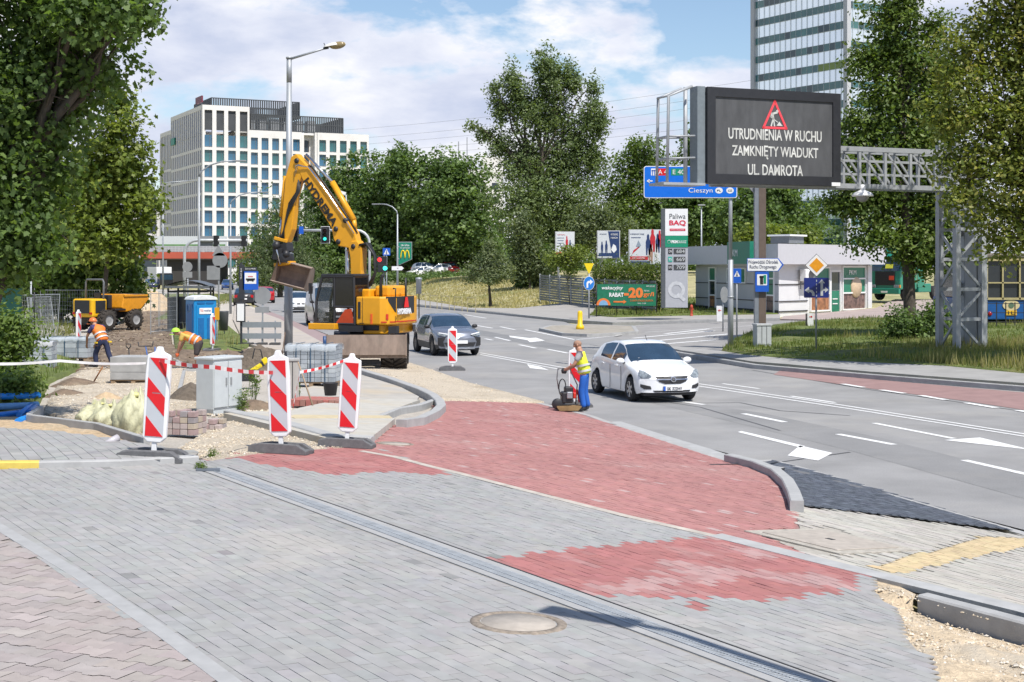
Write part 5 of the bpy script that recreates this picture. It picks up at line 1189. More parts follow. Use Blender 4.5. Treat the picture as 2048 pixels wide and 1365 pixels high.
for px, py, Y, arr, lb in ((1440, 632, 78, -1, 'low white fork sign with red arrow pointing left by the kiosk lawn'), (1621, 645, 68, 1, 'low white fork sign with red arrow pointing right on the verge')):
    th, u, g = sign_on('entrance_marker', lb, 'road sign', px, .1, Y, 0, 'white entrance markers at the filling station')
    plate(th, [(-6*u, 0), (6*u, 0), (7*u, 26*u), (3*u, 31*u), (-7*u, 31*u)] if arr < 0 else [(-6*u, 0), (6*u, 0), (6*u, 29*u), (-6*u, 29*u)], 0, 0, M('marker_white', (.7, .7, .7), .4, var=.1, stain=((.4, .4, .4), 2, .5, .5)), .08)
    if arr > 0: MB().box((-8*u, .06, 14*u), (2*u, .1, 29*u)).build('back_panel', blackp, th)
    mb = MB(); mb.box((0, -.012, 22*u), (5*u, .008, 1*u)); mb.prism([(arr*4*u, 22*u), (arr*1*u, 24.5*u), (arr*1*u, 19.5*u)], (0, -.016, 0), (1, 0, 0), (0, 0, 1), (0, .008, 0)); mb.build('arrow', red_s, th)
th, u, g = sign_on('round_sign', 'round road sign seen edge-on from behind beside the tall mast', 'road sign', 1448, .1, 70, R(52))
pole(th, hgt(576, 70)-g, .035); MB().prism(circ(16*u), (0, -.03, hgt(590, 70)-g), (1, 0, 0), (0, 0, 1), (0, .02, 0)).build('disc', signgrey, th)
th, u, g = sign_on('route_sign', 'small white pointed sign on the lamp beside the crossing', 'road sign', 796, 0, 113)
plate(th, [(-12*u, -4*u), (8*u, -4*u), (12*u, 0), (8*u, 4*u), (-12*u, 4*u)], hgt(537, 113)-g, -.25, whitep); MB().box((0, -.1, hgt(537, 113)-g), (.08, .3, .08)).build('clamp', galv, th)
# --- leaf-shaped green restaurant sign on the lamp post
th, u, g = sign_on('restaurant_sign', 'green leaf-shaped board with yellow arches on the lamp post', 'advertising sign', 810, 0, 114)
zc = hgt(508, 114)-g; gp = [(-14*u, 24*u), (14*u, 24*u), (14*u, -11*u), (-14*u, -24*u)]
plate(th, gp, zc, -.0, signgrey, .1); plate(th, [(a*.93, b*.94) for a, b in gp], zc, -.01, M('leaf_sign_green', (.008, .20, .12), .4), .01, 'face')
mb = MB()
for sx in (-1, 1):
    pts = [(sx*(4.2+4.2*math.cos(a))*u, -.03, zc+(-9+16*math.sin(a))*u) for a in [math.pi*i/12 for i in range(13)]]
    mb.tube(pts, 1.15*u, 6)
mb.build('arches', yel_s, th); text(th, '24h 500m', .2, whitep, (0, -.025, zc+17*u), width=17*u, height=4*u); text(th, 'w prawo', .2, whitep, (0, -.025, zc+11*u), width=20*u, height=3*u)
MB().box((-13*u, .12, zc+14*u), (.12, .3, .1)).box((-13*u, .12, zc-10*u), (.12, .3, .1)).build('bracket', galv, th)
# --- fuel price pylon
def pylon():
    Y = 82; x = (1353-CX)/FPX*Y; g = gz(x, Y); u = Y/FPX; th = thing('price_pylon', 'tall white and green fuel price pylon with three digital prices', 'price sign', (x, Y, g+.1), R(-4))
    z0, z1 = hgt(616, Y)-g-.1, hgt(418, Y)-g-.1; Hh = z1-z0; w = 45*u
    MB().box((0, .3, (z0+z1)/2), (w, .6, Hh)).build('body', M('pylon_grey', (.40, .41, .44), .45, var=.05), th, .02)
    MB().box((-w/2-.11, .3, (z0+z1)/2), (.24, .64, Hh+.04)).build('side_frame', M('pylon_dark', (.09, .10, .11), .5), th, .02)
    zz = lambda py: hgt(py, Y)-g-.1
    MB().box((0, -.012, (zz(418)+zz(472))/2), (w, .02, zz(418)-zz(472)-.02)).build('top_panel', whitep, th)
    MB().box((0, -.014, (zz(472)+zz(495))/2), (w, .02, zz(472)-zz(495))).build('brand_band', grn_s, th)
    dk = M('text_dark', (.08, .08, .09), .5); rd = M('text_red', (.6, .02, .06), .5)
    text(th, 'Paliwa', .3, dk, (2*u, -.03, zz(433)), width=32*u, height=10*u); text(th, 'BAQ', .4, rd, (2*u, -.03, zz(447)), width=33*u, height=12*u, bold=.012)
    MB().box((2*u, -.028, zz(460)), (31*u, .012, 4.5*u)).build('red_bar', rd, th); text(th, 'dobre ceny paliw', .1, whitep, (2*u, -.038, zz(460)), width=27*u, height=2.4*u)
    MB().lathe([(3.0*u, -.004), (3.6*u, 0), (3.0*u, .004)], 16, (-15*u, -.03, zz(484)), 'Y').build('drop_emblem', whitep, th)
    text(th, 'PKM', .2, whitep, (-4*u, -.03, zz(484)), width=12*u, height=6*u, bold=.01); text(th, 'OLKUSZ', .2, whitep, (11*u, -.03, zz(484)), width=17*u, height=5.5*u)
    lcd = M('price_lcd', (.06, .062, .065), .4); seg = M('price_digit', (.55, .57, .57), .5)
    for k, (lab, pr, mm) in enumerate((('ON', '6.84', blackp), ('95', '6.69', M('tile_teal', (.02, .36, .27), .4)), ('LPG', '3.09' if False else '7.09', blackp))):
        zc = zz(503+16*k)
        MB().box((-12.5*u, -.014, zc), (8*u, .02, 10*u)).build('fuel_tile', mm, th); text(th, lab, .2, whitep, (-12.5*u, -.03, zc), width=6*u, height=5*u)
        MB().box((6*u, -.014, zc), (23*u, .02, 10*u)).build('price_display', lcd, th); text(th, pr.replace('.', ''), .2, seg, (8*u, -.03, zc), width=16*u, height=7*u)
    q = MB(); zc = zz(580); r0, r1 = 10*u, 17*u; P0 = []
    for i in range(28):
        a = 2*math.pi*i/28; q_ = i
        P0.append([(r*math.cos(a), -.016, zc+r*1.0*math.sin(a)) for r in (r0, r1)])
    P0.append(P0[0]); q.grid(P0, smooth=False); q.box((9*u, -.016, zc-15*u), (20*u, .004, 7*u), (0, .7, 0)); q.build('big_letter', M('pylon_light', (.52, .53, .55), .45), th)
pylon()
# --- promotion banner
def banner():
    Y = 90; u = Y/FPX; x = (1253-CX)/FPX*Y; g = gz(x, Y); th = thing('promotion_banner', 'green discount banner with orange minus twenty stretched between posts', 'banner', (x, Y, g), R(-6))
    zz = lambda py: hgt(py, Y)-g; w = 117*u
    MB().box((0, 0, (zz(569)+zz(612))/2), (w, .03, zz(569)-zz(612))).build('sheet', M('banner_green', (.012, .17, .09), .5, var=.15), th)
    p = MB()
    for xx in (-w/2-.05, -w/6, w/6, w/2+.05): p.tube([(xx, .06, -.2), (xx, .06, zz(567))], .035, 7)
    p.build('post', blackp, th)
    og = M('text_orange', (.78, .20, .04), .5)
    text(th, 'wakacyjny', .4, whitep, (-28*u, -.03, zz(577)), width=43*u, height=9*u, shear=.25, bold=.008); text(th, 'RABAT', .4, whitep, (-20*u, -.03, zz(590)), width=29*u, height=8.5*u, bold=.015)
    text(th, '-20', .6, og, (14*u, -.03, zz(586)), width=38*u, height=21*u, bold=.03); text(th, 'gr/l', .4, og, (44*u, -.03, zz(590)), width=21*u, height=11*u, bold=.01)
    text(th, 'PB/ON', .1, whitep, (40*u, -.03, zz(582)), width=10*u, height=3*u); text(th, 'PKM OLKUSZ', .1, whitep, (48*u, -.03, zz(573)), width=17*u, height=3*u)
    text(th, 'Z KARTĄ STAŁEGO KLIENTA', .1, og, (30*u, -.03, zz(602)), width=46*u, height=5*u); text(th, '14.06 - 31.08', .1, whitep, (30*u, -.03, zz(607)), width=16*u, height=2.6*u)
    mb = MB(); mb.box((-16*u, -.03, zz(604)), (20*u, .01, 3*u)); mb.prism([(-6*u, 4*u), (0, 0), (-6*u, -4*u)], (0, -.035, zz(604)), (1, 0, 0), (0, 0, 1), (0, .01, 0)); mb.build('arrow', og, th)
    mb = MB(); mb.prism([(r*math.cos(a)*u-46*u, r*math.sin(a)*u) for r, a in [(14, math.pi*i/12) for i in range(13)]], (0, -.03, zz(611)), (1, 0, 0), (0, 0, 1), (0, .01, 0)); mb.build('picture_disc', og, th)
    mb = MB(); mb.prism([(9*math.cos(math.pi*i/12)*u-46*u, 10*math.sin(math.pi*i/12)*u) for i in range(13)], (0, -.045, zz(611)), (1, 0, 0), (0, 0, 1), (0, .01, 0)); mb.build('picture_sky', M('picture_blue', (.2, .4, .62), .5), th)
banner()
# --- billboards
def billboard(px, y0, y1, w, Y, rz, label, kind):
    x = (px-CX)/FPX*Y; g = gz(x, Y); u = Y/FPX; th = thing('billboard', label, 'billboard', (x, Y, g), rz, 'billboards behind the thuja hedge')
    zt, zb = hgt(y0, Y)-g, hgt(y1, Y)-g; h = zt-zb; W = w*u/math.cos(rz); zc = (zt+zb)/2
    MB().box((0, .08, zc), (W+.12, .12, h+.12)).build('frame', M('billboard_frame', (.5, .5, .5), .5), th)
    MB().tube([(-W*.35, .2, -.2), (-W*.35, .2, zt)], .09, 8).tube([(W*.35, .2, -.2), (W*.35, .2, zt)], .09, 8).build('post', galv, th)
    MB().box((0, 0, zc), (W, .03, h)).build('sheet', M('poster_white', (.60, .62, .64), .5, var=.05), th)
    rd = M('poster_red', (.5, .02, .03), .5); nv = M('poster_navy', (.02, .045, .14), .5); sk = M('poster_skin', (.35, .2, .14), .6)
    def rect(cx, cz, a, b, m, nm='print', yy=-.022): MB().box((cx*W, yy, zc+cz*h), (a*W, .01, b*h)).build(nm, m, th)
    def poly(pts, m, nm='print', yy=-.028): MB().prism([(a*W, b*h) for a, b in pts], (0, yy, zc), (1, 0, 0), (0, 0, 1), (0, .008, 0)).build(nm, m, th)
    def figure(cx, cz, sc, m):
        poly([(cx+a*sc, cz+b*sc*1.1) for a, b in [(-.08, -.4), (-.1, .1), (-.05, .22), (-.05, .34), (0, .4), (.05, .34), (.05, .22), (.11, .1), (.09, -.4), (.03, -.4), (0, -.05), (-.03, -.4)]], m, 'figure', -.036)
    if kind == 0:
        rect(-.28, -.38, .44, .24, rd, 'red_block'); text(th, 'RUSZ GŁOWĄ', .2, rd, (-.2*W, -.03, zc+.4*h), width=.42*W, height=.05*h)
        for k in range(4): rect(-.25, .28-k*.1, .4-.05*(k % 2), .018, nv)
        figure(.1, .1, .62, rd); figure(.28, -.02, .55, nv)
    elif kind == 1:
        poly([(-.02, .5), (.5, .5), (.5, -.5), (.18, -.5)], nv, 'navy_field'); rect(0, -.38, .9, .12, nv)
        figure(-.3, -.1, .5, nv); figure(-.1, -.08, .55, nv); text(th, 'WYBIERZ', .2, whitep, (.27*W, -.045, zc+.38*h), width=.34*W, height=.07*h); text(th, 'NABÓR', .2, whitep, (.27*W, -.045, zc+.26*h), width=.32*W, height=.08*h)
        poly([(.12, -.2), (.22, .02), (.34, -.05), (.38, -.2), (.25, -.32)], whitep, 'emblem', -.044); text(th, 'SPRAWDŹ', .2, nv, (-.25*W, -.03, zc+.4*h), width=.32*W, height=.05*h)
    else:
        text(th, 'WSPIERAMY PASJE', .2, nv, (-.26*W, -.03, zc+.38*h), width=.44*W, height=.05*h); rect(-.3, .28, .3, .02, nv)
        poly([(-.42, -.22), (-.38, -.1), (-.2, .02), (-.18, .0), (-.34, -.14)], rd, 'swoosh'); poly([(-.3, .02), (-.22, .2), (-.14, .05), (-.2, -.02)], M('poster_grey', (.25, .3, .36), .5), 'emblem')
        for cx, cz, sc, m in ((.08, .08, .55, nv), (.22, .2, .6, rd), (.38, .12, .5, nv), (.44, .25, .45, rd), (.16, -.18, .5, sk), (.34, -.15, .45, M('poster_light', (.62, .6, .58), .5))): figure(cx, cz, sc*1.3, m)
        rect(-.2, -.33, .56, .1, rd, 'red_block', -.045); text(th, 'W SERCU KATOWIC', .2, whitep, (-.22*W, -.056, zc-.33*h), width=.4*W, height=.05*h); rect(-.16, -.45, .62, .06, nv, 'navy_strip', -.045)
billboard(1130, 465, 517, 36, 118, R(6), 'leftmost billboard, white with red block and a red figure', 0)
billboard(1217, 463, 516, 43, 114, R(-4), 'middle billboard, half white and half navy', 1)
billboard(1291, 461, 528, 64, 108, R(0), 'widest billboard with a crowd of figures and a red strip', 2)
# --- fence
def fence():
    mgrey = M('fence_grey', (.22, .24, .25), .6, var=.1); P = []
    for px, Y in ((1080, 116), (1120, 111), (1165, 106), (1210, 101), (1260, 97), (1312, 93)): P.append(((px-CX)/FPX*Y, Y))
    th = thing('slat_fence', 'grey slatted mesh fence with pale posts below the billboards', 'fence', (P[0][0], P[0][1], 0)); o = Vector((P[0][0], P[0][1], 0)); slat = M('fence_slat', (.17, .185, .19), .6, var=.2, scale=.6)
    for a, b in zip(P[:-1], P[1:]):
        A, B = Vector((*a, gz(*a)))-o, Vector((*b, gz(*b)))-o; L = (B-A).xy.length; an = math.atan2(B.y-A.y, B.x-A.x); n = 2
        pn = MB()
        for k in range(11): pn.box(((A.x+B.x)/2, (A.y+B.y)/2, (A.z+B.z)/2+.2+k*.19), (L-.08, .03, .145), Euler((0, -math.atan2(B.z-A.z, L), an)).to_matrix())
        pn.build('slat_panel', slat, th)
        for i in range(2):
            p = A.lerp(B, i/2); MB().box((p.x, p.y, p.z+1.1), (.1, .1, 2.3)).build('post', M('fence_post_pale', (.45, .47, .48), .5), th)
fence()
# --- bollard, hydrant, railings, cylinder
c = on(1160, 664); u = c.y/FPX; th = thing('bollard', 'yellow plastic bollard on the traffic island', 'bollard', c+Vector((0, 0, .12)))
MB().lathe([(0, 0), (8*u, 0), (8.5*u, 5*u), (6.5*u, 9*u), (5*u, 10*u), (5*u, 33*u), (4.4*u, 36*u), (2*u, 37.5*u), (0, 37.5*u)], 18).build('body', M('bollard_yellow', (.78, .50, .01), .45, var=.06), th)
Y = 86; x = (1383-CX)/FPX*Y; u = Y/FPX; th = thing('hydrant', 'small red hydrant on the lawn beside the pylon', 'hydrant', (x, Y, gz(x, Y)+.1))
MB().lathe([(0, 0), (3.4*u, 0), (3.4*u, 2*u), (2.4*u, 3*u), (2.4*u, 16*u), (3.2*u, 17*u), (2.8*u, 21*u), (0, 24*u)], 12).tube([(-4*u, 0, 14*u), (4*u, 0, 14*u)], 1.3*u, 8).build('body', M('hydrant_red', (.45, .06, .03), .5, var=.2), th)
Y = 72; x = (838-CX)/FPX*Y; u = Y/FPX; th = thing('detector_post', 'grey cylinder on a black post behind the excavator', 'post', (x, Y, gz(x, Y)))
MB().tube([(0, 0, 0), (0, 0, hgt(556, Y)-gz(x, Y))], 1.2*u, 8).build('pole', blackp, th); MB().lathe([(0, hgt(588, Y)), (5.5*u, hgt(588, Y)), (5.5*u, hgt(560, Y)), (6.5*u, hgt(559, Y)), (6.5*u, hgt(556, Y)), (0, hgt(555, Y))], 16, (0, -.2, -gz(x, Y))).build('cylinder', galv, th)
rail = M('rail_yellow_grey', (.42, .36, .20), .6, var=.3, scale=3)
def railing():
    th = thing('pedestrian_railing', 'worn yellow tubular railing bay', 'railing', group='tubular railings along the far footway'); mb = MB()
    mb.tube([(0, 0, 0), (0, 0, 1.05), (1.9, 0, 1.05), (1.9, 0, 0)], .03, 7, smooth=False).tube([(0, 0, .62), (1.9, 0, .62)], .022, 6); mb.build('rail', rail, th); return th
r0 = railing(); k = 0
for a, b, n in (((-3.8, 101.5), (-9.2, 116.5), 5), ((-10.2, 122), (-20, 158), 10), ((-21, 161), (-36, 222), 12)):
    A, B = Vector((*a, 0)), Vector((*b, 0)); d = (B-A).normalized()
    for i in range(n):
        p = A.lerp(B, i/n)+Vector((1.2, .3, 0)); o = r0 if k == 0 else dup(r0); k += 1
        o.location = (p.x, p.y, gz(p.x, p.y)+.1); o.rotation_euler = (0, 0, math.atan2(d.y, d.x))
r0['label'] = 'worn yellow tubular railing bay along the far footway'
for o in [q for q in COL.objects if q.name.startswith('pedestrian_railing')]: o['label'] = r0['label']
# --- traffic signals
def signal_head(par, loc, name='signal_head', green=True, red=False):
    hd = MB().box((0, 0, 0), (.34, .3, 1.0)).build(name, blackp, par, .03); hd.location = loc
    for k, (m, on_) in enumerate((('lens_red', red), ('lens_amber', False), ('lens_green', green))):
        col = ((.8, .03, .03), (.5, .25, .02), (.05, .75, .62))[k]
        MB().lathe([(0, -.17), (.11, -.165), (.13, -.15)], 14, (0, 0, .31-.31*k), 'Y').build('lens', M(m+('_lit' if on_ else ''), col if on_ else tuple(c*.05 for c in col), .3, emit=1.2 if on_ else None), hd)
        MB().lathe([(.14, -.15), (.15, -.3)], 14, (0, 0, .31-.31*k), 'Y').build('hood', blackp, hd)
    return hd
def arm_mast(name, label, px, Y, ytop, xend, rz=0):
    x = (px-CX)/FPX*Y; g = gz(x, Y); u = Y/FPX; th = thing(name, label, 'traffic signal', (x, Y, g)); h = hgt(ytop, Y)-g; e = (xend-px)*u; s = 1 if e > 0 else -1; r = 26*u
    pts = [(0, 0, -.2), (0, 0, h-r)]+[(s*r*(1-math.cos(a)), 0, h-r+r*math.sin(a)) for a in [R(18*i) for i in range(1, 6)]]+[(e, 0, h)]
    MB().tube(pts, .1, 10).build('mast_arm', M('mast_white', (.50, .52, .53), .5, .2), th); return th, u, h
th, u, h = arm_mast('signal_mast', 'white curved signal mast on the right, its arm crossing behind the boom', 739, 108, 461, 592)
signal_head(th, (-88*u, -.2, h-.35)); signal_head(th, (-146*u, -.2, h-.35), green=False)
pl_ = MB().box((-136*u+0, -.12, h), (9*u, .04, 15*u)).build('blue_plate', blue_s, th)
bk = MB().box((-88*u, -.06, h-.35), (18*u, .03, 34*u)).build('backing_board', M('board_white_edge', (.7, .7, .7), .5), th); MB().box((-88*u, -.09, h-.35), (16.5*u, .03, 32*u)).build('board_face', blackp, bk)
th, u, h = arm_mast('signal_mast', 'white curved signal mast on the left, signs and heads seen from behind', 369, 96, 481, 495)
for px in (432, 488): MB().box(((px-369)*u, .1, h-.05), (10*u, .4, 22*u)).build('signal_head', blackp, th, .03)
for px, w in ((412, 26), (470, 26)): MB().box(((px-369)*u, .14, h-.05), (w*u, .04, 20*u)).build('sign_back', signgrey, th)
th, u, g = sign_on('pedestrian_signal', 'pedestrian signal heads with a red and a green lens by the crossing', 'traffic signal', 768, 0, 109)
pole(th, hgt(512, 109)-g, .05); h1 = MB().box((-.15, -.1, hgt(521, 109)-g), (.75, .3, .62)).build('signal_head', blackp, th, .03); MB().lathe([(0, -.26), (.16, -.255), (.18, -.24)], 14, (-.32, 0, hgt(520, 109)-g), 'Y').build('lens', M('lens_red_lit', (.8, .03, .03), .3, emit=1.2), th)
h2 = MB().box((-.1, -.1, hgt(537, 109)-g), (.75, .3, .62)).build('signal_head', blackp, th, .03); MB().lathe([(0, -.26), (.16, -.255), (.18, -.24)], 14, (.1, 0, hgt(537, 109)-g), 'Y').build('lens', M('lens_green_lit', (.05, .75, .62), .3, emit=1.2), th)
# --- sign backs left of the road
th, u, g = sign_on('sign_cluster', 'grey sign backs: a triangle over discs on one post near the far shelter', 'road sign', 437, 0, 92)
Y = 92; zz = lambda py: hgt(py, Y)-g; pole(th, zz(490), .05)
plate(th, [(-13*u, -9*u), (13*u, -9*u), (0, 13*u)], zz(503), -.02, signgrey, name='triangle_back'); plate(th, circ(15*u), zz(521), -.02, signgrey, name='disc_back', x=3*u); plate(th, rounded(26*u, 28*u, u), zz(546), -.02, signgrey, name='plate_back', x=-10*u)
th, u, g = sign_on('round_sign', 'round grey sign back with small plate beside the bus shelter roof', 'road sign', 375, 0, 86)
Y = 86; pole(th, hgt(525, Y)-g, .05); plate(th, circ(10*u), hgt(534, Y)-g, -.02, signgrey, name='disc_back'); plate(th, rounded(19*u, 12*u, u), hgt(550, Y)-g, -.02, signgrey, name='plate_back')
# --- bus stop
c = on(483, 692); Y = c.y; u = Y/FPX; zz = lambda py: hgt(py, Y)-c.z
th = thing('bus_stop_sign', 'blue bus stop sign on a dark totem with white timetable case', 'bus stop sign', c)
dk = M('totem_dark', (.03, .033, .04), .5); MB().box((-1*u, .05, zz(614)), (4*u, .08, zz(530)-zz(692)+.3)).build('post', dk, th); MB().box((0, .05, zz(565)), (11*u, .1, 70*u)).build('totem', dk, th, .01)
MB().box((18*u, .05, zz(540)), (25*u, .06, 11*u)).build('name_board', dk, th); text(th, 'Damrota WORD', .1, whitep, (18*u, .015, zz(538)), width=21*u, height=2.6*u); text(th, 'TRAM BUS', .1, whitep, (-.5*u, -.012, zz(548)), rot=(R(90), R(-90), 0), width=22*u, height=2.5*u)
plate(th, rounded(31*u, 37*u, 1.5*u), zz(561.5), 0, blue_s, .03, x=18*u); plate(th, rounded(23*u, 22*u, .5*u), zz(557), -.006, whitep, .006, 'face', 18*u)
mb = MB(); mb.box((18*u, -.012, zz(559)), (18*u, .008, 3.5*u)).box((18*u, -.012, zz(561)), (13*u, .008, 2.5*u)).prism(circ(1.4*u, 12, 13*u, 0), (0, -.016, zz(562.5)), (1, 0, 0), (0, 0, 1), (0, .008, 0)).prism(circ(1.4*u, 12, 23*u, 0), (0, -.016, zz(562.5)), (1, 0, 0), (0, 0, 1), (0, .008, 0)); mb.build('bus_symbol', blackp, th); MB().box((18*u, -.012, zz(553.5)), (10*u, .008, 1.2*u)).build('red_line', red_s, th)
MB().box((-1*u, -.03, zz(625)), (18*u, .1, 39*u)).build('timetable_case', dk, th, .01); MB().box((-1*u, -.09, zz(625)), (14*u, .02, 34*u)).build('timetable', whitep, th)
# grey-backed temporary barrier with round sign
c = on(524, 692); Y = c.y; u = Y/FPX; zz = lambda py: hgt(py, Y)-c.z
th = thing('road_barrier', 'grey back of a two-plank road barrier with a round sign above', 'road barrier', c)
p = MB()
for x in (-28, 0, 26): p.box((x*u, .05, zz(668)), (2.5*u, .06, 52*u))
p.tube([(1*u, .05, 0), (1*u, .05, zz(575))], 1.6*u, 7); p.build('post', galv, th)
pm = M('plank_back', (.21, .235, .255), .55, var=.08)
for py in (650, 672.5): MB().box((-1*u, 0, zz(py)), (79*u, .05, 11*u)).build('plank', pm, th)
plate(th, circ(17.5*u, 32), zz(592), 0, signgrey, .03, 'disc_back', 0*u); plate(th, rounded(28*u, 12*u, u), zz(620), .0, signgrey, .03, 'plate_back', 0)
for x in (-28, 0, 26): MB().box((x*u, 0, .06), (20*u, .4, .14)).build('foot', M('rubber_foot', (.06, .06, .06), .9), th, .02)
# bus shelter
def shelter():
    Y = 73; x = (383-CX)/FPX*Y; g = gz(x, Y); u = Y/FPX; th = thing('bus_shelter', 'dark bus shelter with curved roof behind the blue toilet', 'bus shelter', (x, Y, g)); zz = lambda py: hgt(py, Y)-g
    P = []
    for i in range(9):
        t = i/8; z = zz(572)+11*u*math.sin(math.pi*t); P.append([((-46+90*t)*u, -1.0, z), ((-46+90*t)*u, .9, z)])
    mb = MB(); mb.grid(P); mb.grid([[(a[0], a[1], a[2]-.1) for a in r] for r in P]); mb.box((0, -1.0, zz(574)), (88*u, .08, .12)); mb.build('roof', M('shelter_roof', (.13, .14, .15), .4, .3), th)
    p = MB()
    for xx in (-40, -33, 38, 44): p.box((xx*u, -.7 if abs(xx) > 38 else .7, zz(575)/2), (.08, .08, zz(575)))
    p.box((0, -.7, zz(583)), (80*u, .08, .1)).box((2*u, .7, zz(583)), (72*u, .08, .1)).box((-36.5*u, 0, zz(583)), (.08, 1.4, .08)); p.build('frame', blackp, th)
    MB().box((-4*u, .7, zz(640)), (76*u, .04, 92*u)).build('back_pane', M('shelter_pane', (.05, .06, .085), .15, spec=.7), th); MB().box((-38*u, 0, zz(640)), (.04, 1.4, 92*u)).build('side_pane', M('shelter_pane2', (.06, .07, .09), .15), th)
    MB().box((0, .35, .45), (50*u, .4, .06)).box((-18*u, .35, .22), (.06, .3, .44)).box((18*u, .35, .22), (.06, .3, .44)).build('bench', M('bench_grey', (.2, .2, .2), .6), th)
shelter()
# power lines across the sky
for i, (y0, y1) in enumerate(((150, 262), (190, 292), (218, 305), (240, 312), (172, 280))):
    Y = 330; a, b = at(1760, y0-30, Y), at(560, y1+8, Y+160); pts = []
    for k in range(25):
        t = k/24; p = a.lerp(b, t); p.z -= 6*math.sin(math.pi*t)*.4; pts.append(p)
    mb = MB().tube(pts, .035, 5); tag(mb.build('power_line', M('wire_grey', (.25, .26, .28), .6)), 'thin power line strung across the sky behind the poplar', 'power line', 'power lines across the sky')
# ================================================================== VEHICLES
tyre = M('tyre_rubber', (.022, .022, .023), .85, var=.2, scale=20)
glassc = M('car_glass', (.025, .05, .085), .04, spec=1.0, var=.3, scale=1.2)
trim = M('car_trim_black', (.025, .025, .027), .5)
chrome = M('chrome', (.6, .6, .62), .15, .95, var=.03)
alloy = M('alloy', (.42, .43, .45), .3, .8, var=.05)
alloyd = M('alloy_dark', (.05, .05, .055), .35, .5)
lens_c = M('headlight_lens', (.22, .25, .27), .08, var=.6, scale=9, spec=1.0)
lens_r = M('taillight_lens', (.42, .01, .015), .15)
amber = M('indicator_amber', (.7, .25, .02), .2)
def paint(name, rgb): return M(name, rgb, .28, var=.02, coat=.8, spec=.5)
def wheel(par, loc, r=.31, w=.2, side=1, spokes=6, rim=alloy, name='wheel'):
    o = MB().lathe([(r*.66, -w/2), (r*.9, -w/2), (r*.98, -w*.36), (r, -w*.2), (r, w*.2), (r*.98, w*.36), (r*.9, w/2), (r*.66, w/2), (r*.62, 0)], 28, axis='Y').build(name, tyre, par); o.location = loc
    m = MB(); y = side*w*.43
    m.lathe([(r*.68, y), (r*.60, y), (r*.58, y-side*.05), (r*.1, y-side*.07)], 24, axis='Y', mi=1); m.lathe([(r*.70, y*.9), (r*.69, y*1.04), (r*.62, y*1.04), (r*.60, y*.8)], 28, axis='Y')
    for k in range(spokes):
        a = 2*math.pi*k/spokes; X = Matrix.Rotation(a, 4, 'Y'); m.X = X
        m.add([(-r*.09, y*1.0, r*.08), (r*.09, y*1.0, r*.08), (r*.13, y*1.02, r*.64), (-r*.13, y*1.02, r*.64), (-r*.07, y*.7, r*.08), (r*.07, y*.7, r*.08), (r*.1, y*.7, r*.64), (-r*.1, y*.7, r*.64)], [(0, 1, 2, 3), (4, 7, 6, 5), (0, 3, 7, 4), (1, 5, 6, 2)])
    m.X = Matrix.Identity(4); m.lathe([(0, y*1.06), (r*.14, y*1.05), (r*.15, y*.9)], 14, axis='Y'); m.build('rim', [rim, alloyd], o, recalc=True)
    return o
